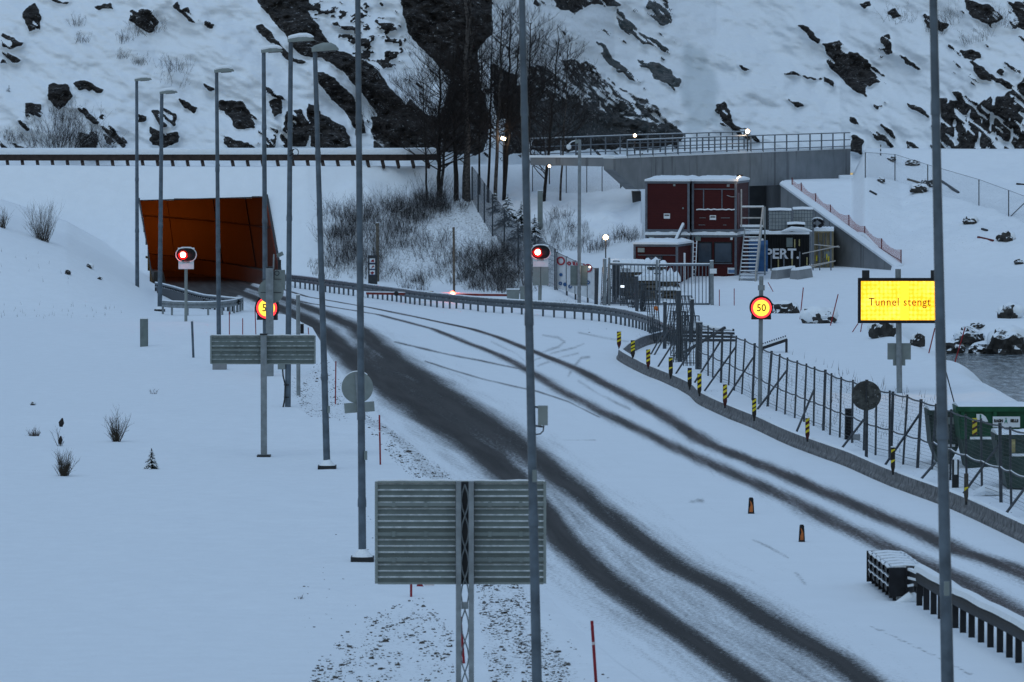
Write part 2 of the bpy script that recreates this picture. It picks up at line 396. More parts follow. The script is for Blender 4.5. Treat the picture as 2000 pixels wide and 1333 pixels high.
# ------------------------------------------------------------------ road sheet, snow worn off along the wheel tracks
rv = np.concatenate([np.arange(541, 1400, 1.0), np.arange(1400, 1700, 8)]); nc = 260
UL = eint(EDGE_L, rv); UR = eint(EDGE_R, rv)
RU = UL[:, None] + (UR - UL)[:, None] * np.linspace(0, 1, nc)[None]; RV = np.repeat(rv[:, None], nc, 1)
def track(nodes, soft=1.0):
    a = np.array(nodes, float); c = np.interp(rv, a[:, 0], a[:, 1])[:, None]; w = np.interp(rv, a[:, 0], a[:, 2])[:, None] * (1.12 if a[0, 2] > 10 else 1.0)
    d = (RU - c) / w; return np.exp(-np.abs(d) ** 2.3 / soft), d
L, dL = track([(541, 420, 20), (560, 440, 22), (575, 478, 24), (600, 543, 28), (620, 588, 32), (643, 625, 36), (678, 665, 40), (713, 702, 45), (748, 750, 50), (783, 797, 54), (818, 848, 58), (853, 902, 60), (888, 952, 58), (936, 1002, 52), (1000, 1060, 46), (1060, 1105, 45), (1111, 1160, 48), (1160, 1222, 50), (1216, 1300, 50), (1251, 1355, 50), (1333, 1470, 52), (1450, 1650, 55), (1700, 2000, 60)])
Rr, dR = track([(541, 450, 15), (560, 485, 18), (575, 530, 18), (600, 600, 24), (620, 652, 28), (643, 700, 32), (678, 738, 42), (713, 780, 50), (748, 832, 54), (783, 885, 54), (818, 940, 52), (853, 990, 50), (888, 1040, 46), (936, 1095, 46), (1000, 1178, 45), (1060, 1255, 46), (1111, 1328, 48), (1146, 1400, 50), (1216, 1502, 58), (1286, 1628, 54), (1333, 1690, 52), (1450, 1860, 55), (1700, 2250, 60)])
A, _ = track([(541, 470, 5), (560, 535, 6), (580, 600, 7), (601, 722, 8), (619, 810, 9), (643, 922, 11), (657, 968, 12), (678, 1020, 14), (699, 1073, 16), (724, 1133, 19), (766, 1213, 24), (811, 1297, 28), (866, 1380, 31), (901, 1468, 34), (936, 1552, 37), (971, 1633, 39), (1006, 1713, 42), (1041, 1797, 44), (1076, 1871, 46), (1100, 1948, 48), (1130, 2020, 50), (1700, 3200, 60)])
B, _ = track([(541, 440, 5), (575, 530, 6), (592, 600, 8), (615, 740, 9), (643, 845, 11), (671, 915, 14), (692, 971, 16), (713, 1013, 18), (738, 1055, 20), (766, 1101, 22), (801, 1168, 24), (836, 1241, 27), (864, 1297, 30), (883, 1335, 32), (918, 1415, 35), (954, 1496, 38), (989, 1570, 40), (1024, 1633, 42), (1059, 1710, 44), (1076, 1748, 45), (1129, 1867, 47), (1164, 1930, 49), (1202, 1997, 50), (1700, 2900, 60)])
mid = np.exp(-np.abs(((dL - 1) * 0 + (RU - (RU - dL * 0)))) * 0) * 0
cl = np.clip((dL > 0) & (dR < 0), 0, 1)
bet = cl * np.interp(rv, [541, 600, 630, 655, 685, 760, 860, 930, 1010, 1100, 1200, 1400], [.7, .7, .5, .48, .92, .98, .94, .66, .52, .48, .50, .54])[:, None]
bare = np.maximum.reduce([L * 1.05, Rr * 1.0, A * 0.96, B * 0.90, bet, np.where((RV < 588) & (RU < 485 - (RV - 560) * 1.2), 1.1, 0.0) * np.ones_like(RU)])
halo = np.maximum(track([(a, b - 6, c * 1.7) for a, b, c in [(541, 420, 20), (640, 620, 36), (750, 752, 50), (860, 910, 62), (936, 1000, 64), (1060, 1100, 66), (1160, 1215, 66), (1333, 1460, 70), (1700, 2000, 80)]])[0] * 0.47,
                  track([(a, b + 8, c * 1.5) for a, b, c in [(541, 450, 15), (640, 695, 32), (750, 835, 54), (860, 1000, 52), (1000, 1178, 48), (1146, 1400, 52), (1333, 1690, 56), (1700, 2250, 60)]])[0] * 0.38)
bare = np.maximum(bare, halo)
def line(pts, w, amt):
    global bare
    d = np.full(RU.shape, 1e9)
    for (x1, y1), (x2, y2) in zip(pts[:-1], pts[1:]):
        ex, ey = x2 - x1, y2 - y1; t = np.clip(((RU - x1) * ex + (RV - y1) * ey) / (ex * ex + ey * ey), 0, 1)
        d = np.minimum(d, np.hypot(RU - x1 - t * ex, RV - y1 - t * ey))
    bare = np.maximum(bare, amt * np.exp(-(d / w) ** 2))
line([(770, 668), (820, 680), (880, 694), (940, 705), (985, 715), (1013, 720), (1060, 735)], 2.6, 0.75)
line([(830, 706), (880, 722), (940, 740), (1000, 754), (1050, 765), (1110, 785), (1170, 815)], 2.4, 0.72)
line([(1060, 655), (1090, 660), (1103, 668), (1090, 678), (1050, 692)], 3.5, 0.5)
line([(1040, 705), (1080, 690), (1120, 680), (1140, 672)], 3, 0.5)
line([(1110, 735), (1118, 720), (1135, 700), (1150, 698)], 4, 0.55)
line([(1050, 715), (1090, 700), (1130, 690)], 3, 0.45)
line([(1130, 650), (1180, 660), (1230, 668)], 3, 0.45)
line([(960, 668), (1010, 692), (1040, 720)], 3, 0.4)
line([(1130, 745), (1170, 770), (1230, 800)], 4, 0.45)

for q_ in range(22):
    u_, v_ = 1700 + q_ * 9.2, 1224 + q_ * 4.1 + 0.1 * max(0, q_ - 4) ** 1.5; line([(u_, v_), (u_ + 6.5, v_ + 1.5 + 2.2 * math.sin(q_ * 2.3))], 1.5 + 0.7 * math.sin(q_ * 1.3), 0.62)
line([(1470, 1055), (1500, 1068), (1540, 1090)], 3.0, 0.42)
line([(1350, 980), (1372, 978)], 5, 0.5); line([(1555, 1120), (1572, 1140)], 4, 0.42); line([(1100, 860), (1165, 860)], 1.5, 0.45)
bare = np.clip(bare * np.where(bare > 0.6, 1.0 + (bare - 0.6) * 0.45, 1.0), 0, 1.25)
wet = np.maximum(A, B)
pz = (0.004 - HC) / (-F * SP + (666.5 - RV) * CP)
RX = (RU - 1000) * pz; RY = (F * CP + (666.5 - RV) * SP) * pz
lane = np.where(np.abs(dL) < np.abs(dR), dL, dR + 7) * 1.0
M['road'] = road_mat()
r = grid_mesh('road', np.stack([RX, RY, np.full_like(RX, 0.004)], -1).reshape(-1, 3), *RX.shape, [M['road']], None, {'bare': bare, 'wet': wet, 'lane': lane, 'along': RY})
tag(r, 'snowy two carriageway road with dark wheel tracks', 'road', kind='structure')

# ------------------------------------------------------------------ hillside: cliff and snow above the tunnel
hu = np.concatenate([np.arange(-2600, -120, 60), np.arange(-120, 2122, 2.5), np.arange(2122, 5000, 60)]).astype(float)
hv = np.concatenate([np.arange(338, -60, -2.0), np.arange(-60, -2200, -25)])
HU, HV = np.meshgrid(hu, hv)
Yp = np.interp(HU, [-2600, 600, 850, 960, 1200, 1640, 1900, 5000], [311, 311, 314.5, 316, 333, 339, 331, 331]); zt = np.interp(HU, [-2600, 850, 1200, 1760, 5000], [6.65, 6.5, 6.6, 7.0, 7.0])
kk = np.interp(HU, [0, 700, 900, 1100, 1400, 1900], [0.95, 1.1, 1.6, 1.3, 0.75, 1.0])
HY = (HC - zt + kk * Yp) / (kk + (HV - 213) / F)
wx = HU + (fbm(HU / 32, HV / 32, 41, 4) - 0.5) * 34 + (fbm(HU / 7, HV / 7, 43, 2) - 0.5) * 9; wy = HV + (fbm(HU / 32, HV / 32, 47, 4) - 0.5) * 34 + (fbm(HU / 7, HV / 7, 49, 2) - 0.5) * 9
da, db_ = (HU + HV * 0.9) / 1.38, (HU * 0.9 - HV) / 1.38
rock = np.zeros_like(HU); grey = np.zeros_like(HU); ice = np.zeros_like(HU)
def blur(m, k=1):
    for _ in range(k):
        for ax in (0, 1): m = (m * 2 + np.roll(m, 1, ax) + np.roll(m, -1, ax)) / 4
    return m
def rk(poly, a=1.0, wp=0.55):
    np.maximum(rock, blur(inpoly(HU + (wx - HU) * wp, HV + (wy - HV) * wp, poly).astype(float), 1) * a, out=rock)
def gy(poly, a=1.0):
    np.maximum(grey, blur(inpoly(wx, wy, poly).astype(float), 6) * a, out=grey)
# left outcrops
for p in ([(0, 62), (28, 70), (46, 86), (30, 98), (0, 95)], [(0, 98), (22, 108), (44, 120), (20, 128), (0, 124)], [(45, 22), (70, 8), (82, 40), (78, 62), (58, 66)],
          [(84, 0), (138, 0), (132, 10), (100, 6)], [(255, 20), (300, 18), (312, 48), (300, 68), (270, 58), (252, 40)], [(185, 12), (215, 5), (220, 14), (190, 22)],
          [(332, 14), (345, 4), (356, 24), (368, 12), (378, 30), (392, 40), (380, 46), (352, 30)], [(398, 40), (420, 44), (418, 56), (402, 52)],
          [(135, 160), (165, 158), (205, 172), (200, 182), (150, 180)], [(48, 198), (84, 202), (86, 224), (70, 236), (52, 224)],
          [(95, 170), (128, 160), (140, 190), (120, 215), (98, 200)], [(145, 200), (170, 214), (190, 236), (212, 206), (206, 230), (188, 252), (165, 225)],
          [(195, 248), (220, 244), (232, 258), (252, 282), (236, 292), (208, 280)], [(295, 214), (322, 212), (350, 222), (346, 248), (318, 248)],
          [(296, 252), (350, 262), (350, 280), (318, 284), (296, 280)], [(346, 186), (372, 200), (390, 208), (384, 218), (360, 212)],
          [(396, 160), (420, 168), (424, 176), (408, 176)], [(425, 196), (470, 200), (500, 232), (496, 252), (460, 246), (440, 226), (424, 214)],
          [(520, 188), (548, 196), (552, 222), (535, 230), (524, 210)], [(515, 166), (540, 178), (560, 200), (545, 196), (520, 180)],
          [(560, 215), (590, 212), (608, 250), (600, 290), (560, 290), (545, 262)], [(600, 205), (640, 225), (668, 250), (690, 288), (610, 290)],
          [(500, 252), (540, 250), (545, 290), (505, 290)], [(430, 262), (470, 272), (520, 290), (440, 291)], [(270, 226), (290, 228), (288, 242), (272, 240)],
          [(160, 252), (192, 262), (190, 292), (150, 292)], [(40, 230), (70, 244), (60, 256), (40, 246)], [(0, 270), (50, 285), (70, 294), (0, 294)]):
    rk(p, 0.95)
# black gully bands running down to the right
rk([(480, -120), (590, -120), (604, 20), (630, 70), (662, 102), (704, 112), (740, 140), (764, 176), (796, 212), (832, 248), (866, 296), (752, 300), (744, 250), (728, 212), (704, 178), (676, 146), (628, 114), (592, 108), (566, 84), (536, 42), (505, 10)], 1, 0.3)
rk([(496, 48), (515, 50), (545, 84), (575, 112), (600, 122), (590, 128), (560, 116), (535, 100), (512, 72)], 1, 0.4)
rk([(618, 142), (640, 144), (668, 166), (690, 186), (704, 222), (716, 262), (690, 250), (668, 214), (640, 184), (622, 164)], 1, 0.4)
rk([(770, -200), (970, -200), (962, 60), (936, 98), (940, 150), (915, 186), (884, 166), (858, 132), (828, 98), (800, 66), (784, 30)], 1, 0.35)
rk([(880, 140), (938, 110), (945, 170), (960, 230), (940, 300), (860, 300), (845, 240), (868, 190)], 0.9)
rk([(720, 225), (770, 232), (800, 200), (860, 230), (870, 300), (730, 300)], 0.8)
rk([(960, 120), (1010, 150), (1000, 230), (970, 240)], 0.8)
rk([(1000, 170), (1040, 160), (1060, 215), (1030, 300), (985, 300), (985, 240)], 0.8)
rk([(1030, 130), (1070, 128), (1110, 160), (1140, 200), (1160, 250), (1100, 262), (1040, 250)], 0.62); rk([(1040, 200), (1100, 190), (1200, 225), (1300, 240), (1340, 262), (1320, 290), (1040, 296)], 0.85)
rk([(1090, 110), (1150, 120), (1210, 170), (1270, 200), (1330, 240), (1320, 262), (1220, 260), (1150, 220), (1120, 170)], 0.60)
rk([(1160, 82), (1184, 92), (1200, 118), (1225, 132), (1258, 150), (1250, 160), (1210, 146), (1180, 118)], 0.95); rk([(1240, 118), (1290, 130), (1332, 160), (1326, 176), (1280, 150)], 0.9)
rk([(1202, 12), (1222, 40), (1268, 70), (1310, 96), (1300, 104), (1250, 82), (1208, 52)], 0.9); rk([(1250, -60), (1300, -60), (1312, 52), (1292, 50), (1262, 20)], 0.95)
rk([(1040, -60), (1160, -60), (1210, 10), (1200, 16), (1150, 14), (1120, 30), (1080, 14), (1040, 10)], 0.9); rk([(1398, 205), (1420, 200), (1430, 240), (1452, 250), (1490, 280), (1470, 278), (1430, 256), (1400, 235)], 0.95)
gy([(1150, 75), (1340, 120), (1340, 180), (1160, 130)], .8); gy([(1190, 0), (1330, 0), (1330, 110), (1200, 60)], .8); gy([(1040, 120), (1340, 200), (1340, 270), (1040, 270)], .35)
# right outcrops
for p in ([(1552, 48), (1574, 54), (1606, 76), (1602, 86), (1575, 74)], [(1604, 84), (1640, 80), (1660, 96), (1690, 108), (1704, 130), (1696, 160), (1690, 190), (1660, 170), (1640, 150), (1620, 128)],
          [(1698, 130), (1738, 152), (1734, 172), (1712, 160), (1696, 168)], [(1720, 72), (1740, 68), (1744, 104), (1722, 118), (1716, 100)], [(1754, 104), (1776, 116), (1804, 132), (1790, 142), (1764, 122)],
          [(1440, 122), (1460, 134), (1466, 142), (1448, 136)], [(1520, 140), (1545, 142), (1570, 154), (1600, 152), (1604, 158), (1572, 158), (1545, 148)], [(1604, 150), (1628, 162), (1630, 170), (1608, 160)],
          [(1534, 196), (1560, 202), (1578, 214), (1560, 212)], [(1656, 224), (1672, 230), (1680, 246), (1664, 240)], [(1690, 246), (1720, 240), (1744, 258), (1756, 280), (1736, 290), (1706, 268)],
          [(1764, 196), (1790, 204), (1816, 222), (1812, 234), (1784, 216)], [(1700, 202), (1730, 200), (1732, 212), (1710, 216)], [(1665, 262), (1690, 270), (1684, 298), (1662, 296)],
          [(1770, 270), (1796, 284), (1800, 305), (1764, 303)], [(1855, 176), (1890, 186), (1912, 200), (1900, 206), (1870, 196)], [(1870, 96), (1900, 96), (1918, 112), (1902, 122), (1880, 112)],
          [(1896, 120), (1926, 134), (1944, 150), (1990, 165), (1990, 178), (1940, 160), (1910, 150)], [(1727, 24), (1750, 18), (1760, 38), (1740, 38)], [(1680, 6), (1700, 0), (1705, 12), (1690, 20)],
          [(1805, 30), (1850, 50), (1840, 70), (1810, 56)], [(1880, 0), (1930, 10), (1960, 40), (1930, 50), (1890, 30)], [(1960, 0), (2010, 0), (2010, 60), (1975, 50)]):
    rk(p, 0.95, 0.5)
vst = fbm(HU / 9 + HV / 60, HV / 34 - HU / 60, 88, 4)
dens = blur(inpoly(wx, wy, [(1830, 186), (1900, 200), (1960, 180), (2030, 120), (2120, 120), (2120, 320), (1780, 320), (1800, 286), (1830, 280)]).astype(float), 4)
rock = np.maximum(rock, dens * sst(0.28, 0.47, vst + 0.06) * 0.95)
dens = blur(inpoly(wx, wy, [(560, 0), (700, 0), (760, 40), (800, 100), (760, 150), (700, 110), (640, 50)]).astype(float), 5)
rock = np.maximum(rock, dens * sst(0.50, 0.62, fbm(HU / 14, HV / 8, 61, 4)) * 0.9)
ledge = sst(0.52, 0.62, fbm(da / 34, db_ / 5.5, 101, 4)) * sst(0.35, 0.6, fbm(HU / 40, HV / 40, 105, 3))
gul = blur(inpoly(HU, HV, [(520, -80), (1000, -80), (1000, 160), (1100, 190), (1340, 250), (1340, 310), (900, 320), (560, 310), (590, 200), (610, 140), (500, 60)]).astype(float), 6)
rock = rock * (1 - ledge * (0.85 - 0.62 * gul))
lz = np.interp(HU, [-200, 560, 760, 1000, 1330, 1360, 1690, 1760, 2100], [-.1, -.2, .4, .3, .2, -0.8, -0.7, 0.1, 0.7])
rock = np.maximum(rock, sst(0.66, 0.74, fbm(da / 26, db_ / 8, 71, 4) + 0.05 * (lz - 1) + 0.075 * sst(150, 250, HV) * (HU < 700)) * 0.85 * (lz > 0.2))
out = (HU < -120) | (HU > 2122) | (HV < -60)
rock = np.where(out, sst(0.5, 0.62, fbm(HU / 120 - HV / 90, HV / 60, 91, 4)), rock)
ice = np.maximum(ice, blur(inpoly(wx, wy, [(1345, 90), (1385, 110), (1410, 170), (1400, 240), (1345, 258), (1330, 180)]).astype(float), 5))
top = rock > 0.5
relief = blur(rock, 1)
HY2 = HY - relief * 0.55 + (fbm(HU / 90 - HV / 120, HV / 70, 13, 4) - 0.5) * 3.6 + (fbm(HU / 18, HV / 14, 19, 4) - 0.5) * 1.3 * (0.14 + relief)
fade = sst(300, 338, HV); HY2 = HY2 * (1 - fade) + HY * fade
tt = HY2 / (F * CP + (666.5 - HV) * SP); HX = (HU - 1000) * tt; HZ = HC + (-F * SP + (666.5 - HV) * CP) * tt
M['cliff'] = cliff_mat()
h = grid_mesh('hillside', np.stack([HX, HY2, HZ], -1).reshape(-1, 3), *HX.shape, [M['cliff']], None, {'rock': rock, 'grey': grey, 'ice': ice})
tag(h, 'steep snowy hillside with black rock faces above the tunnel', 'hillside', kind='structure')

# ------------------------------------------------------------------ river
m, n, l, b = newmat('river_water'); b.inputs['Base Color'].default_value = (0.05, 0.065, 0.07, 1); b.inputs['Roughness'].default_value = 0.12
mp = n.new('ShaderNodeMapping'); gg = n.new('ShaderNodeNewGeometry'); l.new(gg.outputs['Position'], mp.inputs[0]); mp.inputs['Scale'].default_value = (1, 0.25, 1)
t = noise_node(n, l, 2.6, 6, mp.outputs[0], 0.65); bump(n, l, b, t.outputs[0], 1.0, 0.35)
fo = ramp(n, l, t.outputs[0], 0.42, 0.64); l.new(mixc(n, l, fo.outputs[0], (0.06, 0.075, 0.08), (0.42, 0.47, 0.50)), b.inputs['Base Color'])
M['water'] = m
mb = MB(); mb.add([(15, 20, -1.5), (120, 20, -1.5), (120, 256, -1.5), (15, 256, -1.5)], [(0, 1, 2, 3)])
tag(mb.build('river', M['water']), 'dark rippled river beside the site track', 'river', kind='structure')
# ------------------------------------------------------------------ shared materials
M['pole'] = simple('grey_pole_paint', (0.085, 0.112, 0.140), 0.5, 0.2, 0.32, 3.2)
M['galv'] = simple('galvanised_steel', (0.20, 0.225, 0.24), 0.5, 0.3, 0.22, 5)
M['alu'] = simple('sign_back_aluminium', (0.135, 0.165, 0.160), 0.6, 0.0, 0.18, 3, 0, 0.40, 0.30)
M['alu2'] = simple('sign_plate_aluminium', (0.20, 0.23, 0.225), 0.5, 0.3, 0.12, 4)
M['alu3'] = simple('rail_aluminium', (0.17, 0.20, 0.195), 0.6, 0, 0.12, 4)
M['dsteel'] = simple('dark_weathered_steel', (0.035, 0.038, 0.043), 0.55, 0.3, 0.3, 6)
M['fsteel'] = simple('fence_steel', (0.050, 0.058, 0.068), 0.5, 0.4, 0.3, 5)
M['rail'] = simple('guardrail_steel', (0.085, 0.10, 0.115), 0.5, 0.4, 0.25, 4, 0, 0.25)
M['concrete'] = simple('concrete', (0.23, 0.24, 0.25), 0.85, 0, 0.18, 1.4, 0.15)
M['dconcrete'] = simple('old_concrete', (0.13, 0.135, 0.14), 0.85, 0, 0.35, 5, 0.3, 0.12)
M['black'] = simple('black_paint', (0.010, 0.010, 0.012), 0.5, 0, 0.3, 5)
M['dark'] = simple('dark_plastic', (0.02, 0.022, 0.025), 0.5, 0, 0.3, 5)
M['red'] = simple('container_red', (0.085, 0.012, 0.014), 0.5, 0, 0.25, 1.6)
M['frame'] = simple('container_frame', (0.11, 0.125, 0.15), 0.5, 0.2, 0.2, 4)
M['wood'] = simple('wet_wood', (0.11, 0.095, 0.075), 0.8, 0, 0.45, 6)
M['bark'] = simple('dark_bark', (0.022, 0.019, 0.018), 0.9, 0, 0.5, 9)
M['birch'] = simple('birch_bark', (0.070, 0.062, 0.058), 0.9, 0, 0.85, 9)
M['twig'] = simple('twig_bark', (0.026, 0.021, 0.020), 0.9, 0, 0.4, 3)
M['brush'] = simple('frosted_twig', (0.028, 0.023, 0.022), 0.9, 0, 0.4, 3, 0, 0.45)
M['dry'] = simple('dry_stem', (0.055, 0.045, 0.035), 0.9, 0, 0.5, 5)
M['stake'] = simple('stake_red', (0.22, 0.012, 0.02), 0.5, 0, 0.2, 4)
M['white'] = simple('white_paint', (0.62, 0.64, 0.66), 0.5, 0, 0.1, 4)
M['yellow'] = simple('yellow_reflective', (0.62, 0.50, 0.03), 0.45, 0, 0.25, 9)
M['mark'] = simple('dirty_black', (0.02, 0.016, 0.013), 0.6, 0, 0.5, 12)
M['orange'] = simple('orange_reflective', (0.42, 0.12, 0.03), 0.5, 0, 0.3, 9)
M['rock'] = simple('boulder_rock', (0.040, 0.038, 0.036), 0.85, 0, 0.6, 3, 0.6, 0.52)
M['stone'] = simple('roadside_stone', (0.060, 0.054, 0.048), 0.9, 0, 0.6, 8, 0.3, 0.30)
M['green'] = simple('skip_green', (0.009, 0.068, 0.032), 0.5, 0.1, 0.35, 2.5)
M['green2'] = simple('skip_grey_green', (0.028, 0.050, 0.043), 0.55, 0.1, 0.3, 2.5)
M['glass'] = simple('window_glass', (0.045, 0.06, 0.08), 0.1, 0, 0.3, 1)
M['blue'] = simple('blue_plastic', (0.03, 0.10, 0.24), 0.5, 0, 0.2, 3)
M['beige'] = simple('beige_paint', (0.19, 0.16, 0.10), 0.6, 0, 0.25, 3)
M['ibc'] = simple('translucent_tank', (0.36, 0.40, 0.41), 0.4, 0, 0.2, 3)
M['red_led'] = emit('red_signal_lamp', (1.0, 0.10, 0.05), 9.0)
M['red_led2'] = emit('red_signal_core', (1.0, 0.55, 0.42), 14.0)
M['red_ring'] = emit('red_led_ring', (1.0, 0.03, 0.035), 2.0)
M['yel_led'] = emit('yellow_led', (1.0, 0.60, 0.05), 1.5)
M['lamp'] = emit('floodlight_glass', (1.0, 0.80, 0.55), 7.0)
M['sodium'] = emit('sodium_lamp', (1.0, 0.22, 0.02), 10.0)

# ------------------------------------------------------------------ road tunnel cut into the embankment
t3 = [G(*TUN[0]), G(*TUN[1]), G(*TUN[2]), G(*TUN[3])]
k = lambda y: float((y - 297) * 0.818)
def onslope(u, v):
    dx, dy, dz = ray(u, v); lo, hi = 290.0, 312.0
    for _ in range(40):
        mid = (lo + hi) / 2; t = mid / dy
        if HC + dz * t - (mid - 297) * 0.818 < 0: hi = mid
        else: lo = mid
    return P(u, v, lo)
TL, TR, BR, BL = [onslope(*p) for p in TUN]
AX = Vector((-0.178, 1, 0)).normalized()
tn = thing('road_tunnel', 'open rectangular road tunnel mouth glowing orange in the snowy embankment', 'tunnel', (BL + BR) / 2)
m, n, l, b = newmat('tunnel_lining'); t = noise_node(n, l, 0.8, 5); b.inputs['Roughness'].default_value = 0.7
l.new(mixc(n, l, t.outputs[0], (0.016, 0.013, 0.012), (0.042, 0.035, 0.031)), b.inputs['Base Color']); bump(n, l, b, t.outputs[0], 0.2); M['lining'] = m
LEN = 110.0
zt_ = (TL.z + TR.z) / 2
def axp(p, z, d): return Vector((p.x, p.y, z)) + AX * d
def curve(d): return Vector((-0.0022 * d * d, 0, 0)) if d > 0 else Vector((0, 0, 0))
lin = MB(); secs = [0, 4, 9, 15, 22, 30, 40, 50, 62, 75, 90, 110]
# the walls start on the slope and run back along the axis, bending to the left
def sec(d):
    w0 = BL + AX * d + curve(d); w1 = BR + AX * d + curve(d)
    l_ = TL + AX * d + curve(d); r_ = TR + AX * d + curve(d)
    return [Vector((w0.x, w0.y, -0.3)), l_, r_, Vector((w1.x, w1.y, -0.3))]
vs = []; fs = []
for d in secs: vs += sec(d)
for i in range(len(secs) - 1):
    for j in range(3): fs.append((i * 4 + j, i * 4 + j + 1, i * 4 + 4 + j + 1, i * 4 + 4 + j))
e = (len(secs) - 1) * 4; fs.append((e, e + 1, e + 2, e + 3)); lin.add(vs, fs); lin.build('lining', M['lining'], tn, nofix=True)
M['tfloor'] = simple('tunnel_road', (0.12, 0.11, 0.10), 0.75, 0, 0.3, 1.5)
fl = MB(); vs = []
for d in [-1.0] + secs:
    w0 = BL + AX * d + curve(max(d, 0)); w1 = BR + AX * d + curve(max(d, 0)); vs += [Vector((w0.x, w0.y, -0.03)), Vector((w1.x, w1.y, -0.03))]
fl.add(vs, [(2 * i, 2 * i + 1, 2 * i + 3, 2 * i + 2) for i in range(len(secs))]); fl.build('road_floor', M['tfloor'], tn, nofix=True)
# kerb ledge along the left wall and along the right wall
for nm, p0, s_ in (('kerb', BR, -1), ('kerb', BL, 1)):
    kb = MB(); pts = [Vector((p0.x + s_ * 0.45, p0.y, 0)) + AX * d + curve(d) for d in secs[:-1]]
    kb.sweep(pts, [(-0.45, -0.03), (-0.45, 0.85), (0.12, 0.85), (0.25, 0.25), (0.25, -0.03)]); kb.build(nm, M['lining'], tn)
# concrete edge round the opening
fr = MB()
for a_, b_, c_ in ((BL, TL, 0.06), (TL, TR, 0.05), (TR, BR, 0.14)):
    fr.bar(a_ + AX * 0.16, b_ + AX * 0.16, *((c_, 0.4) if c_ != 0.05 else (0.4, 0.05)))
fr.build('portal_edge', M['dsteel'], tn)
for d in (9, 20, 33, 48):
    rb_ = MB(); w0, l_, r_, w1 = [p_.copy() for p_ in sec(d)]; ins = Vector((-0.10, 0, 0))
    rb_.bar(r_ + ins * .3, w1 + ins * .3, 0.05, 0.16); rb_.bar(l_ + Vector((0.1, 0, -0.03)), r_ + Vector((-0.1, 0, -0.03)), 0.16, 0.05); rb_.build('lining_rib', M['lining'], tn)
cb_ = MB(); cb_.tube([Vector((BR.x - 0.25, BR.y, 3.3)) + AX * d + curve(d) for d in secs[1:-1]], 0.045, 6); cb_.build('cable_tray', M['dsteel'], tn)
for d in (26, 40, 54, 68, 84, 100):
    lm = MB(); c = (TL + TR) / 2 + AX * d + curve(d) + Vector((-1.2, 0, -0.25)); lm.box(c.x - 0.2, c.x + 0.2, c.y - 0.6, c.y + 0.6, c.z - 0.08, c.z + 0.08); lm.build('tunnel_lamp', M['sodium'], tn)
for i, (d, e_) in enumerate(((6, 45), (15, 45), (30, 60), (39, 620), (60, 200))):
    pl = bpy.data.lights.new('sodium_light', 'POINT'); pl.energy = e_; pl.color = (1.0, 0.17, 0.012); pl.shadow_soft_size = 0.3
    c = (TL + TR) / 2 + AX * d + curve(d); po = bpy.data.objects.new('sodium_light', pl); COL.objects.link(po)
    po.location = (c.x - (3.2 if d < 20 else 2.2), c.y, c.z - (3.4 if d < 20 else 1.2))
    po.parent = tn; po.location = po.location - ORG[tn.name]

# ------------------------------------------------------------------ rockfall barrier beam on top of the embankment
pa = [P(u, 318, 307.3) for u in (-260, -100, 60, 220, 380, 540, 700, 790)]; pa.append(P(848, 317, 309.5))
th = thing('rockfall_barrier', 'long dark snow capped barrier beam on posts above the tunnel', 'barrier', pa[4])
M['rust'] = simple('rusty_beam', (0.040, 0.028, 0.024), 0.7, 0.2, 0.4, 3, 0.1)
bm_ = MB(); bm_.sweep(pa, [(-0.25, 0.12), (0.25, 0.12), (0.25, 0.50), (-0.25, 0.50)]); bm_.build('beam', M['rust'], th)
cp = MB(); sp = []
for p, q_ in zip(pa[:-1], pa[1:]): sp += [p.lerp(q_, i / 8) for i in range(8)]
sp.append(pa[-1])
cp.sweep(sp, [(-0.30, 0.49), (0.30, 0.49), (0.31, 0.62), (0.20, 0.82), (-0.10, 0.88), (-0.30, 0.68)]); cp.build('snow_cap', M['cap'], th, True)
for i in range(38):
    u = -250 + i * 29.3; p = P(u, 318, 307.35); z = float(height(p.x, p.y)); pb = MB(); pb.bar((p.x, p.y, p.z + 0.15), (p.x + 0.12, p.y - 0.5, max(z - 0.25, p.z - 0.28)), 0.16, 0.2); pb.build('post', M['rust'], th)

# ------------------------------------------------------------------ street lamps
def lamp_head(mb, T, L=1.35):
    """cobra head: a tapering hood on a short stub, pointing +X"""
    pts = [(-0.18, 0.10), (0.0, 0.16), (0.5, 0.24), (0.95, 0.22), (1.2, 0.12), (1.35, -0.02)]
    s = L / 1.35; vs = []; fs = []; n_ = 6
    for x, z in pts:
        w = 0.08 + 0.09 * math.sin(min(1, max(0, (x + 0.2) / 1.6)) * math.pi)
        z *= 0.8; vs += [T @ Vector((x * s, -w, -0.05)), T @ Vector((x * s, -w, z * 0.45)), T @ Vector((x * s, -w * 0.5, z)), T @ Vector((x * s, w * 0.5, z)), T @ Vector((x * s, w, z * 0.45)), T @ Vector((x * s, w, -0.05))]
    for i in range(len(pts) - 1):
        for j in range(6): fs.append((i * 6 + j, i * 6 + (j + 1) % 6, (i + 1) * 6 + (j + 1) % 6, (i + 1) * 6 + j))
    fs += [tuple(range(6))[::-1], tuple(range((len(pts) - 1) * 6, len(pts) * 6))]
    mb.add(vs, fs)
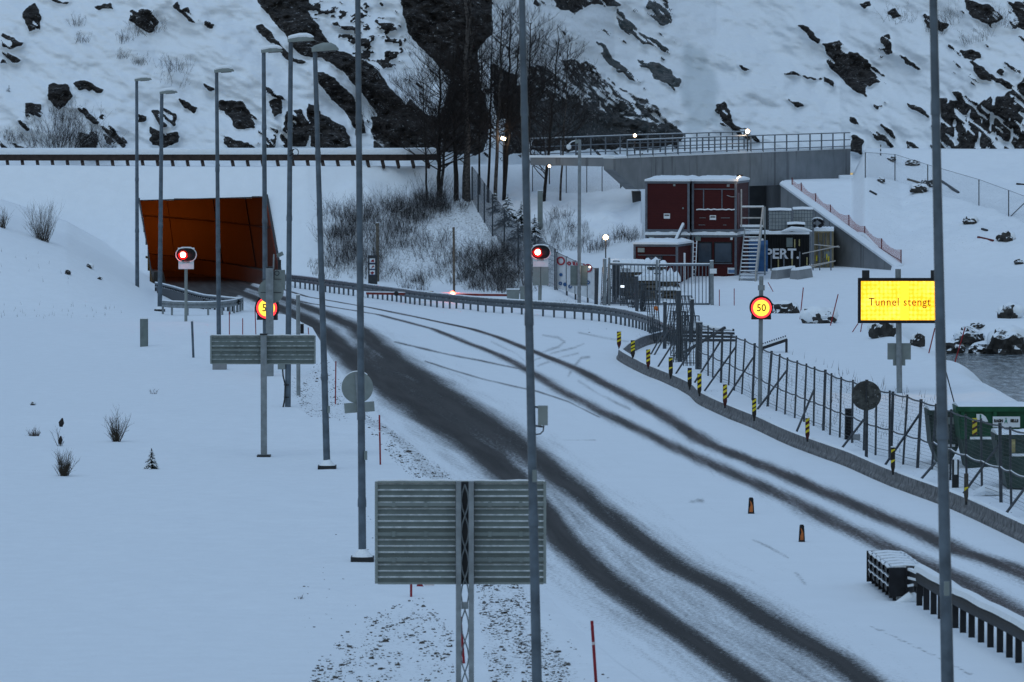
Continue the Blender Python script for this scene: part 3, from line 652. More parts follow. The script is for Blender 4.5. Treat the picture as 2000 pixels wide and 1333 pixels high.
def street_lamp(base, top, wb, wt, label, joints=(), head='snow', foot=True, hl=1.35, yaw=0.0):
    ub, vb = base[:2]; D = base[2] if len(base) > 2 else None
    p0 = G(ub, vb) if D is None else PZ(ub, vb, 0) if D == 0 else Vector(P(ub, vb, D))
    if D is not None: p0.z = float(height(p0.x, p0.y))
    p1 = P(top[0], top[1], p0.y); mpp = p0.y / F
    th = thing('street_lamp', label, 'street lamp', p0, 'grey street lamps along the road')
    pb = MB(); stops = [0.0] + [(p0.z - P(0, jv, p0.y).z) / (p0.z - p1.z) for jv in sorted(joints, reverse=True)] + [1.0]
    ns = len(stops) - 1
    for i in range(ns):
        a, b_ = stops[i], stops[i + 1]; q0 = (p0 - Vector((0, 0, 0.15))).lerp(p1, a) if i == 0 else p0.lerp(p1, a); q1 = p0.lerp(p1, b_)
        wa = wb + (wt - wb) * a; wc = wb + (wt - wb) * b_
        pb.tube([q0, q1], [wa * mpp / 2, wc * mpp / 2 * 0.98], 14)
        if i < ns - 1:
            pb.tube([q1 - (p1 - p0).normalized() * 0.12, q1 + (p1 - p0).normalized() * 0.03, q1 + (p1 - p0).normalized() * 0.14], [wc * mpp / 2 * 1.14, wc * mpp / 2 * 1.12, wc * mpp / 2 * 0.95], 14)
    pb.build('pole', M['pole'], th, True)
    if foot:
        fb = MB(); fb.box(p0.x - 0.26, p0.x + 0.26, p0.y - 0.26, p0.y + 0.26, p0.z - 0.2, p0.z + 0.10); fb.build('base_plate', M['dark'], th)
        sb = MB(); sb.tube([p0 + Vector((0, 0, 0.10)), p0 + Vector((0, 0, 0.2)), p0 + Vector((0, 0, 0.32))], [0.24, 0.15, 0.05], 12); sb.build('snow_cap', M['cap'], th, True)
    T = Matrix.Translation(p1) @ Matrix.Rotation(yaw, 4, 'Z') @ Matrix.Rotation(R(-4), 4, 'Y')
    hb = MB(); lamp_head(hb, T, hl); hd = hb.build('lamp_head', M['alu2'], th, True)
    gb = MB(T); gb.box(0.25 * hl, 0.85 * hl, -0.12, 0.12, -0.075, -0.045); gb.build('lens', M['glass'], hd)
    if head == 'snow':
        cb = MB(); lamp_head(cb, T @ Matrix.Translation((0.02, 0, 0.10)) @ Matrix.Diagonal((0.97, 0.9, 0.75, 1)), hl); cb.build('snow_cap', M['cap'], hd, True)
    return th
SL = {}
SL['a'] = street_lamp((268, 560), (267, 157), 8, 6, 'leftmost and farthest street lamp, against the left edge of the tunnel mouth', (350, 450), hl=0.80, foot=False)
SL['b'] = street_lamp((312, 608), (316, 182), 9.5, 7, 'short street lamp on a dark foot beside the left end of the roadside rail', (300, 440), hl=0.79)
SL['c'] = street_lamp((428, 716), (423, 140), 9.5, 7, 'street lamp on a grey concrete block behind the left part of the corrugated board', (330, 480), foot=False, hl=0.70)
fb = MB(); pc = G(429, 722); fb.box(pc.x - 0.27, pc.x + 0.27, pc.y - 0.27, pc.y + 0.27, pc.z - 0.2, pc.z + 0.36); fb.build('base_block', M['concrete'], SL['c'])
SL['d'] = street_lamp((519, 727), (515, 101), 11, 8, 'street lamp in line with the post of the corrugated board, snow on its head', (248, 430), foot=False, hl=0.74)
SL['e'] = street_lamp((562, 795), (568, 80), 12, 9, 'tallest visible street lamp head, cable wound round its pole near the barrier', (243, 425), foot=False, hl=0.80)
SL['f'] = street_lamp((639, 916), (615, 98), 14, 9, 'leaning street lamp with a snow free grey head and a dark foot', (210, 300, 540, 735), head='bare', hl=0.68)
SL['g'] = street_lamp((708, 1096), (698, -90), 16, 10.5, 'street lamp crossing the round sign back, head above the picture', (232, 650, 810, 980))
SL['h'] = street_lamp((1051, 1440, 84.5), (1016, -160), 21, 12, 'street lamp in front of the big sign board, with a white box', (213, 622, 1013))
SL['i'] = street_lamp((1857, 1620, 73), (1818, -230), 28, 14, 'nearest street lamp, out of focus, crossing the yellow message board', (208, 842))
# cable wound round lamp e
p0 = G(562, 795); cb = MB()
pts = [P(569 + 4 * math.cos(i * 0.8), 292 + i * 1.1, p0.y - 0.12 * math.sin(i * 0.8) - 0.05) for i in range(18)]; cb.tube(pts, 0.018, 5); cb.build('cable', M['dark'], SL['e']); cb = MB(); cb.tube([P(577 + 6 * math.cos(a), 298 + 7 * math.sin(a), p0.y - 0.1) for a in np.linspace(0, 6.2, 14)], 0.016, 5); cb.build('cable', M['dark'], SL['e']); cb = MB()
cb.tube([P(552, 722, p0.y - 0.1), P(553, 735, p0.y - 0.1), P(557, 752, p0.y - 0.15), P(556, 780, p0.y - 0.15), P(553, 796, p0.y - 0.2)], 0.03, 6); cb.build('cable', M['dark'], SL['e'])
bb = MB(); q = P(550, 716, p0.y); bb.box(q.x - 0.13, q.x + 0.13, q.y - 0.12, q.y + 0.1, q.z - 0.1, q.z + 0.1); bb.build('junction_box', M['alu2'], SL['e'])
for jv in (752, 776):
    q = P(561, jv, p0.y); bb = MB(); bb.tube([q - Vector((0, 0, 0.02)), q + Vector((0, 0, 0.02))], 0.118, 12); bb.build('cable_band', M['dark'], SL['e'])
D_ = 84.5; q = P(1060, 812, D_); bb = MB(); bb.box(q.x - 0.08, q.x + 0.085, q.y - 0.06, q.y + 0.1, q.z - 0.16, q.z + 0.16)
hb = bb.build('control_box', M['alu2'], SL['h']); bb = MB()
for jv in (795, 832):
    bb.bar(P(1044, jv, D_), P(1060, jv + 2, D_), 0.03)
bb.tube([P(1062, 831, D_), P(1061, 842, D_), P(1055, 848, D_), P(1047, 849, D_)], 0.012, 5); bb.build('bracket', M['dark'], SL['h'])
for u_, v_, y_, k2 in ((713, 890, G(708, 1096).y, 'g'), (641, 800, G(639, 916).y, 'f'), (1042, 930, 84.4, 'h'), (1847, 1150, 72.8, 'i')):
    q = P(u_, v_, y_ - 0.06); bb = MB(); bb.box(q.x - 0.02, q.x + 0.05, q.y - 0.05, q.y + 0.05, q.z - 0.1, q.z + 0.1); bb.build('fuse_hatch', M['alu3'], SL[k2])

# ------------------------------------------------------------------ corrugated sign backs
def corrugated(mb, x0, x1, z0, z1, y, pitch, d=0.020, m=0):
    """profile planks with ribs running along X, back face at -Y"""
    nrib = max(2, int(round((z1 - z0) / pitch))); ph = (z1 - z0) / nrib; pr = []
    for i in range(nrib):
        a = z0 + i * ph
        pr += [(y, a), (y, a + ph * 0.58), (y - d, a + ph * 0.62), (y - d, a + ph * 0.78), (y, a + ph * 0.96)]
    pr.append((y, z1)); nv = len(pr)
    vs = [(x, p, z) for x in (x0, x1) for p, z in pr]
    mb.add(vs, [(i, i + 1, nv + i + 1, nv + i) for i in range(nv - 1)], m)
    mb.box(x0, x1, y + 0.005, y + 0.03, z0, z1, m)
def board(label, u0, v0, u1, v1, D, pitch, spans, name='direction_sign'):
    a = P(u0, v0, D); b_ = P(u1, v1, D); th = thing(name, label, 'road sign', ((a.x + b_.x) / 2, D, 0.0))
    pb = MB(); corrugated(pb, a.x + 0.02, b_.x - 0.02, b_.z + 0.02, a.z - 0.02, D, pitch); pb.build('sign_panel', M['alu'], th)
    eb = MB()
    for x in (a.x, b_.x): eb.box(x - 0.025, x + 0.025, D - 0.05, D + 0.04, b_.z, a.z)
    eb.box(a.x + 0.026, b_.x - 0.026, D - 0.045, D + 0.04, a.z - 0.022, a.z + 0.012); eb.box(a.x + 0.026, b_.x - 0.026, D - 0.045, D + 0.04, b_.z - 0.012, b_.z + 0.022); eb.build('edge_frame', M['alu2'], th)
    for vv in spans:
        z = P(0, vv, D).z; sb = MB(); sb.box(a.x + 0.03, b_.x - 0.03, D - 0.062, D - 0.036, z - 0.03, z + 0.03)
        for k_ in range(int((b_.x - a.x) / 0.55)):
            x = a.x + 0.3 + k_ * 0.55 + 0.06 * math.sin(k_ * 3.1); sb.box(x - 0.03, x + 0.03, D - 0.085, D - 0.063, z - 0.045, z + 0.045)
        sb.build('fixing_rail', M['alu3'], th)
    cb = MB(); xs = np.linspace(a.x, b_.x, 14); cb.tube([(x, D, a.z + 0.012 + 0.008 * math.sin(x * 9)) for x in xs], 0.022, 6); cb.build('snow_cap', M['cap'], th, True)
    return th, a, b_
s1, a, b_ = board('big two panel sign back of ribbed aluminium on a lattice mast in the foreground', 735, 941, 1064, 1140, 88, 0.105, (985, 1043, 1093))
zb = float(height(a.x + 1.5, 88)) - 0.2
lt = MB(); q = P(908, 1000, 87.8)
for du in (-12.5, 12.5):
    x = q.x + du * 88 / F; lt.box(x - 0.045, x + 0.045, 87.72, 87.9, zb, a.z + 0.01); 
lt.build('mast', M['galv'], s1)
for du, s_ in ((-1, 1), (1, -1)):
    zz = zb; pts = []; i = 0
    while zz < a.z: pts.append((q.x + s_ * 0.066 * math.cos(i * math.pi / 4), 87.8 + 0.012 * s_, zz)); zz += 0.135; i += 1
    lb = MB(); lb.tube(pts, 0.013, 6); lb.build('lacing', M['galv'], s1, True)
lb = MB(); pz_ = P(908, 1183, 87.78); lb.box(pz_.x - 0.06, pz_.x + 0.06, 87.76, 87.8, pz_.z - 0.06, pz_.z + 0.06); lb.build('joint_plate', M['galv'], s1)
lb = MB(); lb.box(q.x - 0.165, q.x + 0.165, 87.91, 87.95, b_.z, a.z); lb.build('mast_cover', M['dsteel'], s1)
s2, a, b_ = board('long narrow ribbed sign back on a single post in the snowfield', 412, 656, 615, 711, 152, 0.125, (684,))
q = G(515, 893); pb = MB(); pb.box(q.x - 0.09, q.x + 0.09, 151.75, 151.93, q.z - 0.2, a.z + 0.03); pb.build('post', M['galv'], s2)
pb = MB(); pb.box(q.x - 0.11, q.x + 0.11, 151.72, 151.95, a.z + 0.03, a.z + 0.07); pb.build('post_cap', M['dark'], s2)
pb = MB(); pb.box(q.x - 0.2, q.x + 0.2, 151.6, 152.1, q.z - 0.2, q.z + 0.05); pb.build('base_plate', M['dark'], s2)

def post_at(ub, vb, ut, vt, wpx, mat_, parent, name='post', n=10, D=None):
    p0 = G(ub, vb) if D is None else P(ub, vb, D); p1 = P(ut, vt, p0.y); pb = MB()
    pb.tube([p0 - Vector((0, 0, 0.15)), p1], wpx * p0.y / F / 2, n); return pb.build(name, mat_, parent, True)
# round sign back behind lamp g
D_ = G(707, 888).y
th = thing('round_sign', 'tilted round sign back with a small plate, beside the dark wheel tracks', 'road sign', G(707, 888))
c = P(698, 757, D_); db = MB(); db.disc((c.x, D_ - 0.02, c.z), 31 * D_ / F, 0.03, 40); db.build('sign_plate', M['alu2'], th)
db = MB(Matrix.Translation(P(702, 796, D_)) @ Matrix.Rotation(R(-4), 4, 'Y')); db.box(-0.45, 0.45, -0.02, 0.01, -0.15, 0.15); db.build('sub_plate', M['alu2'], th)
pb = MB(); pb.tube([G(707, 888) - Vector((0, 0.1, 0.2)), P(695, 728, D_ - 0.08)], 0.035, 8); pb.build('post', M['galv'], th)
cb = MB(); cb.tube([P(698 + 31 * math.cos(a_), 757 - 31.4 * math.sin(a_), D_) for a_ in np.linspace(0.9, 2.4, 12)], 0.022, 6); cb.build('snow_cap', M['cap'], th)
# round sign back on the thick square post
p0 = G(527, 735); D_ = p0.y
th = thing('round_sign', 'round sign back strapped to a thick square post with a grey cabinet', 'road sign', p0)
pb = MB(); pt = P(526, 524, D_); pb.box(p0.x - 0.145, p0.x + 0.145, D_ - 0.14, D_ + 0.14, p0.z - 0.2, pt.z); pb.build('post', M['galv'], th)
pb = MB(); pb.box(p0.x - 0.12, p0.x + 0.12, D_ - 0.12, D_ + 0.12, pt.z, pt.z + 0.05); pb.build('post_cap', M['dark'], th)
c = P(529, 569, D_); db = MB(); db.disc((c.x, D_ + 0.16, c.z), 25 * D_ / F, 0.02, 40); db.build('sign_plate', M['alu2'], th)
for vv in (546, 572):
    q = P(529, vv, D_ ); db = MB(); db.box(q.x - 0.4, q.x + 0.4, D_ + 0.142, D_ + 0.158, q.z - 0.012, q.z + 0.012); db.build('strap', M['dsteel'], th)
q = P(546, 545, D_); db = MB(); db.box(q.x - 0.20, q.x + 0.20, D_ + 0.2, D_ + 0.45, q.z - 0.42, q.z + 0.33); db.build('cabinet', M['alu2'], th)
q = P(541, 534, D_); db = MB(); db.ring((q.x, D_ - 0.05, q.z), 0.07, 0.10, 0.03, 16); db.build('cable_coil', M['dark'], th)
pb = MB(); pb.tube([P(534, 526, D_), P(535, 497, D_)], 0.035, 6); pb.build('aerial', M['galv'], th)
# camera box beside the tunnel mouth
p0 = G(545, 575); D_ = p0.y
th = thing('camera_mast', 'dark mast with a tilted grey camera box at the right edge of the tunnel', 'camera', p0)
pb = MB(); pb.tube([p0 - Vector((0, 0, 0.2)), P(546, 508, D_)], 0.09, 8); pb.build('post', M['dark'], th)
db = MB(Matrix.Translation(P(547, 498, D_)) @ Matrix.Rotation(R(-24), 4, 'Y')); db.box(-0.16, 0.18, -0.2, 0.2, -0.10, 0.12); db.build('camera_box', M['alu2'], th)

# ------------------------------------------------------------------ electronic speed signs
def speed_sign(label, base, cu, cv, r, ptop, own_post=True, rot=0.0):
    p0 = G(*base); D = p0.y; s = D / F
    th = thing('speed_sign', label, 'speed sign', p0)
    pb = MB(); top = P(*ptop, D)
    if own_post: pb.tube([p0 - Vector((0, 0, 0.2)), top], 4.2 * s, 12); pb.build('post', M['galv'], th, True)
    else: q = P(cu - 4, cv, D); pb.box(q.x - 0.15, q.x + 0.15, D - 0.1, D + 0.12, q.z - 0.05, q.z + 0.05); pb.build('bracket', M['galv'], th)
    c = P(cu, cv, D - 0.22); T = Matrix.Translation(c) @ Matrix.Rotation(rot, 4, 'Z')
    hb = MB(T); rr = r * s; n_ = 36; pts = []
    for i in range(n_ + 1):
        a = R(-35) + R(250) * i / n_; pts.append((rr * 1.0 * math.cos(a), 0, rr * math.sin(a)))
    pts = [(rr * 0.84, 0, -rr * 1.02)] + pts + [(-rr * 0.84, 0, -rr * 1.02)]
    hb.prism(pts, (0, 0.18, 0)); hd = hb.build('housing', M['black'], th)
    rb = MB(T); rb.ring((0, -0.012, 0 - rr * 0.04), rr * 0.69, rr * 0.86, 0.010, 40); rb.build('red_ring', M['red_ring'], hd)
    fb = MB(T); fb.disc((0, -0.010, -rr * 0.04), rr * 0.69, 0.008, 40); fb.build('led_face', M['yel_led'], hd)
    text('50', rr * 0.86, hd, 'digits', M['black'], c + Vector((0, -0.018, -rr * 0.05)), rot=(math.pi / 2, 0, rot), xs=0.95, bold=0.004)
    kb = MB(); q = P(ptop[0], ptop[1], D); kb.tube([q, q + Vector((0, 0, 0.05))], 0.1, 10); return th, D
sg, D_ = speed_sign('lit electronic speed limit sign reading 50 beyond the mesh fence', (1484, 790), 1487, 601, 23, (1487, 540))
sb = MB(); q = P(1487, 562, D_); sb.tube([q - Vector((0, 0, 0.1)), q + Vector((0, 0, 0.08))], 0.12, 12); sb.build('clamp', M['galv'], sg)
sg2, D2 = speed_sign('lit 50 speed sign half hidden behind a thick square post', (519, 727), 521, 601, 24, (522, 640), False, rot=R(-14))

# ------------------------------------------------------------------ yellow message board
p0 = G(1757, 768); D_ = p0.y; s = D_ / F
th = thing('message_board', 'glowing yellow electronic message board reading Tunnel stengt', 'message board', p0)
a = P(1675, 543, D_); b_ = P(1840, 631, D_)
bb = MB(); bb.box(a.x, b_.x, D_ - 0.35, D_ - 0.10, b_.z, a.z); hs = bb.build('housing', M['black'], th)
m, n, l, b = newmat('led_screen'); g_ = n.new('ShaderNodeNewGeometry'); t = noise_node(n, l, 9, 3); t2 = noise_node(n, l, 1.6, 2)
vo = n.new('ShaderNodeTexVoronoi'); vo.inputs['Scale'].default_value = 6.5; vo.inputs['Randomness'].default_value = 0; l.new(g_.outputs['Position'], vo.inputs['Vector'])
f_ = math_(n, l, 'ADD', math_(n, l, 'MULTIPLY', t.outputs[0], 0.5), math_(n, l, 'MULTIPLY', t2.outputs[0], 0.5)); f_ = math_(n, l, 'SUBTRACT', f_, math_(n, l, 'MULTIPLY', vo.outputs[0], 0.55))
rr_ = ramp(n, l, f_, 0.12, 0.56, (1.0, 0.40, 0.005, 1), (1.0, 0.80, 0.12, 1)); l.new(rr_.outputs[0], b.inputs['Emission Color']); b.inputs['Emission Strength'].default_value = 1.9; b.inputs['Base Color'].default_value = (0.05, 0.03, 0, 1); M['screen'] = m
a2 = P(1680.5, 549, D_); b2 = P(1834, 625, D_); bb = MB(); bb.box(a2.x, b2.x, D_ - 0.362, D_ - 0.351, b2.z, a2.z); sc = bb.build('screen', M['screen'], hs)
M['screen2'] = emit('led_panel_seam', (1.0, 0.50, 0.02), 1.7)
x0 = P(1757, 600, D_).x; bb = MB(); bb.box(x0, x0 + 0.30, D_ - 0.366, D_ - 0.3625, b2.z, a2.z); bb.build('led_panel', M['screen2'], sc)
M['ledtext'] = simple('unlit_led', (0.05, 0.008, 0.004), 0.6, 0, 0.1, 4)
q = P(1755.5, 590, D_); text('Tunnel stengt', 22 * s, sc, 'lettering', M['ledtext'], (q.x, D_ - 0.372, q.z), xs=0.88, bold=0.001, space=1.12)
for uu in (1690, 1824):
    q = P(uu, 543, D_); bb = MB(); bb.box(q.x - 0.13, q.x + 0.13, D_ - 0.32, D_ - 0.12, q.z, q.z + 0.28); bb.build('warning_lamp', M['dark'], th)
pb = MB(); pb.tube([p0 - Vector((0, 0, 0.2)), P(1754, 526, D_)], 0.105, 14); pb.build('post', M['galv'], th, True)
q = P(1757, 688, D_); bb = MB(); bb.box(q.x - 0.42, q.x + 0.42, D_ + 0.12, D_ + 0.3, q.z - 0.28, q.z + 0.31); bb.box(q.x - 0.22, q.x + 0.22, D_ + 0.13, D_ + 0.28, q.z - 0.5, q.z - 0.281); bb.build('control_cabinet', M['alu2'], th)

# ------------------------------------------------------------------ red tunnel stop signals
def stop_signal(label, base, cu, cv, w, hpx, cabinets=False):
    p0 = G(*base); D = p0.y; s = D / F
    th = thing('stop_signal', label, 'traffic light', p0)
    pb = MB(); pb.tube([p0 - Vector((0, 0, 0.2)), P(cu, cv + hpx * 0.3, D)], 0.095 if cabinets else 0.075, 12); pb.build('post', M['alu2'], th, True)
    c = P(cu, cv, D - 0.25); hw = w * s / 2; hh = hpx * s / 2
    def capsule(a, h_): return [(c.x + (a - h_) * (1 if math.cos(t_) > 0 else -1) + h_ * math.cos(t_), c.y, c.z + h_ * math.sin(t_)) for t_ in np.linspace(0, 2 * math.pi, 41)[:-1] + 0.01]
    hb = MB(); hb.prism(capsule(hw, hh), (0, 0.2, 0)); hd = hb.build('housing', M['black'], th)
    rb = MB(); pts = [Vector(p) + Vector((0, -0.02, 0)) for p in capsule(hw, hh)]; rb.tube(pts + pts[:1], 0.024, 6); rb.build('rim', M['white'], hd, True)
    x = c.x - hw * 0.30; lb = MB(); lb.disc((x, c.y - 0.03, c.z), hh * 0.40, 0.02, 20); lb.build('signal_lamp', M['red_led2'], hd)
    M.setdefault('redglow', simple('red_reflector', (0.45, 0.01, 0.012), 0.35, 0, 0.1, 3))
    lb = MB(); lb.ring((x, c.y - 0.02, c.z), hh * 0.40, hh * 0.74, 0.015, 24); lb.build('reflector', M['redglow'], hd)
    lb = MB(); lb.disc((c.x + hw * 0.36, c.y - 0.03, c.z), hh * 0.42, 0.02, 20); lb.build('signal_lamp', M['dark'], hd)
    for dx in (-0.30, 0.36):
        vb = MB(); pts = [(c.x + hw * dx + hh * 0.5 * math.cos(t_), 0, c.z + hh * 0.5 * math.sin(t_)) for t_ in np.linspace(0.3, 2.84, 9)]
        vb.add([(a_, c.y - 0.03, b__) for a_, _, b__ in pts] + [(a_, c.y - 0.22, b__ + 0.01) for a_, _, b__ in pts], [(i, i + 1, 10 + i, 9 + i) for i in range(8)]); vb.build('visor', M['dark'], hd)
    a = P(cu - 15, cv + hpx / 2 - 1, D - 0.22); bq = P(cu + 15, cv + hpx / 2 + 15, D - 0.22); tb = MB(); tb.box(a.x, bq.x, a.y, a.y + 0.03, bq.z, a.z); pl = tb.build('text_plate', M['white'], th)
    z = (a.z + bq.z) / 2; hgt = a.z - bq.z
    text('STOPP', hgt * 0.30, pl, 'lettering', M['mark'], ((a.x + bq.x) / 2, a.y - 0.004, z + hgt * 0.30), extrude=0.002)
    pl2 = bpy.data.lights.new('red_signal_light', 'POINT'); pl2.energy = 12; pl2.color = (1, 0.06, 0.03); pl2.shadow_soft_size = 0.12
    po = bpy.data.objects.new('red_signal_light', pl2); COL.objects.link(po); po.parent = th; po.location = Vector((x, c.y - 0.14, c.z)) - ORG[th.name]
    sb = MB(); xs = np.linspace(-hw * 0.8, hw * 0.8, 9); sb.tube([(c.x + a_, c.y + 0.1, c.z + hh * (1.03 if abs(a_) < hw * 0.5 else 0.90)) for a_ in xs], 0.05, 6); sb.build('snow_cap', M['cap'], hd, True)
    if cabinets:
        for du in (-8, 8):
            q = P(cu + du, 540, D - 0.12); kb = MB(); kb.box(q.x - 0.2, q.x + 0.2, q.y - 0.1, q.y + 0.05, q.z - 0.48, q.z + 0.48); kb.build('cabinet', M['alu2'], th)
    return th
stop_signal('red stop signal on a thin post in front of the tunnel mouth', (363, 628), 363.5, 498, 40, 26)
stop_signal('red stop signal on a thick post with cabinets beside the slatted grey fence', (1054, 594), 1056, 493, 38, 27, True)

# ------------------------------------------------------------------ boom barrier
p0 = G(1003, 592); D_ = p0.y
th = thing('boom_barrier', 'lowered boom barrier across the road with a red lamp and striped plate', 'barrier gate', p0)
q0 = P(990, 566, D_); q1 = P(1014, 593, D_); bb = MB(); bb.box(q0.x, q1.x, D_ - 0.3, D_ + 0.3, q1.z - 0.2, q0.z); cbx = bb.build('drive_cabinet', M['alu2'], th)
bb = MB(); bb.box(q0.x - 0.02, q1.x + 0.02, D_ - 0.32, D_ + 0.32, q0.z, q0.z + 0.05); bb.build('snow_cap', M['cap'], cbx)
q0 = P(1016, 560, D_); q1 = P(1029, 595, D_); bb = MB(); bb.box(q0.x, q1.x, D_ - 0.2, D_ + 0.25, q1.z - 0.2, q0.z); bb.build('control_cabinet', M['alu2'], th)
M['armred'] = simple('boom_red', (0.16, 0.03, 0.025), 0.5, 0, 0.25, 3)
Da = D_ - 0.15; a = P(715, 573.5, Da); b_ = P(990, 577, Da)
bb = MB(); bb.bar(a, b_, 0.07, 0.12); am = bb.build('boom_arm', M['armred'], th)
bb = MB(); bb.bar(a + Vector((0, 0, 0.085)), b_ + Vector((0, 0, 0.085)), 0.075, 0.05); bb.build('snow_cap', M['cap'], am)
a = P(807, 569, Da); b_ = P(847, 580, Da); bb = MB(); bb.box(a.x, b_.x, Da - 0.06, Da - 0.04, b_.z, a.z, 0)
for i in range(4):
    x = a.x + (i + 0.62) * (b_.x - a.x) / 4.6; bb.box(x, x + 0.13, Da - 0.068, Da - 0.061, b_.z + 0.01, a.z - 0.01, 1)
bb.build('striped_plate', [M['black'], M['yellow']], am)
q = P(884, 575, Da); bb = MB(); bb.disc((q.x, Da - 0.16, q.z), 0.17, 0.10, 24); bb.build('warning_lamp', M['red_led'], am)
bb = MB(); bb.disc((q.x, Da - 0.166, q.z), 0.10, 0.005, 20); bb.build('lamp_core', M['red_led2'], am)
pl2 = bpy.data.lights.new('boom_lamp_light', 'POINT'); pl2.energy = 10; pl2.color = (1, 0.06, 0.03); pl2.shadow_soft_size = 0.15
po = bpy.data.objects.new('boom_lamp_light', pl2); COL.objects.link(po); po.parent = th; po.location = Vector((q.x, Da - 0.4, q.z)) - ORG[th.name]
bb = MB(); q = P(774, 574, Da); bb.disc((q.x, Da - 0.05, q.z), 0.13, 0.03, 12); bb.build('arm_light', M['dark'], am)
# ------------------------------------------------------------------ guardrails
WB = [(0.0, -0.16), (0.05, -0.13), (0.05, -0.06), (0.0, -0.02), (0.0, 0.02), (0.05, 0.06), (0.05, 0.13), (0.0, 0.16), (-0.03, 0.16), (-0.03, -0.16)]
def resample(path, step):
    out = [path[0].copy()]; need = step
    for a, b_ in zip(path[:-1], path[1:]):
        L_ = (b_ - a).length; d = need
        while d <= L_: out.append(a.lerp(b_, d / L_)); d += step
        need = d - L_
    return out
def smooth_path(path, n_=6):
    pts = []; k_ = len(path)
    for i in range(k_ - 1):
        p0, p1, p2, p3 = path[max(i - 1, 0)], path[i], path[i + 1], path[min(i + 2, k_ - 1)]
        for j in range(n_):
            t_ = j / n_; pts.append(0.5 * ((2 * p1) + (p2 - p0) * t_ + (2 * p0 - 5 * p1 + 4 * p2 - p3) * t_ ** 2 + (3 * p1 - p0 - 3 * p2 + p3) * t_ ** 3))
    pts.append(path[-1].copy()); return pts
def guardrail(label, base, h_, step, prof=WB, side=1, mat_='rail', cap=0.05, sk=1.0, psz=(0.10, 0.13), z0=0.0, pmat=None, capw=0.05):
    path = smooth_path([PZ(u, v, z0) for u, v in base]); th = thing('guardrail', label, 'guardrail', path[0])
    bp = [p + Vector((0, 0, h_)) for p in path]
    mb = MB(); mb.sweep(bp, [(a * side, b_ * sk) for a, b_ in prof]); bm2 = mb.build('rail_beam', M[mat_], th)
    if cap:
        top = max(b_ for a, b_ in prof) * sk; mb = MB(); fine = resample(bp, 0.6)
        mb.sweep([p + Vector((0, 0, top - 0.005 + 0.12 * cap * math.sin(p.y * 2.1) * math.sin(p.x * 3.7))) for p in fine], [(-capw, 0), (capw, 0), (capw * 0.75, cap * 0.7), (0, cap), (-capw * 0.75, cap * 0.7)]); mb.build('snow_cap', M['cap'], bm2, True)
    for p in resample(path, step)[:99]:
        mb = MB(); mb.box(p.x - psz[0] / 2, p.x + psz[0] / 2, p.y - psz[1] / 2 + 0.06, p.y + psz[1] / 2 + 0.06, z0 - 0.25, z0 + h_ + 0.04); mb.build('post', M[pmat or mat_], th)
    return th
guardrail('long roadside guardrail curving from the tunnel past the boom barrier', [(556, 561), (600, 566), (640, 572), (700, 580), (760, 588), (820, 597), (880, 604), (940, 610), (1000, 615), (1060, 619), (1120, 623), (1180, 629), (1230, 638), (1270, 650), (1300, 664), (1330, 680)], 0.55, 1.0, sk=1.25)
M['railpost'] = simple('dark_rail_post', (0.012, 0.013, 0.016), 0.6, 0, 0.4, 5)
TB = [(0.09 * math.cos(a), 0.15 * math.sin(a)) for a in np.linspace(0, 2 * math.pi, 13)[:-1]]
guardrail('snow topped median guardrail with dark posts at the lower right corner', [(1796, 1184), (1840, 1211), (1883, 1238), (1928, 1262), (1976, 1288), (2040, 1326), (2110, 1370), (2200, 1430)], 0.60, 0.92, prof=TB, mat_='railpost', cap=0.15, psz=(0.12, 0.10), capw=0.13)
guardrail('short free standing rail crossing behind the thin red signal post', [(318, 614), (345, 616), (400, 617), (440, 615), (462, 611), (474, 607)], 0.52, 1.1, mat_='galv')
th = guardrail('dark panelled rail leading out of the left side of the tunnel', [(304, 577), (330, 583), (360, 592), (395, 602), (425, 606), (470, 611)], 0.55, 0.7, pmat='dsteel')
mb = MB(); pa = smooth_path([PZ(u, v, 0) for u, v in [(306, 580), (330, 585), (360, 594), (396, 604)]]); mb.sweep([p + Vector((0.05, -0.05, 0)) for p in pa], [(-0.03, -0.2), (0.03, -0.2), (0.03, 0.52), (-0.03, 0.52)]); mb.build('closing_panel', M['dsteel'], th)
guardrail('second rail end seen edge on beside the tunnel road, right of the mouth', [(560, 548), (600, 549), (640, 552)], 0.45, 1.2, mat_='rail')

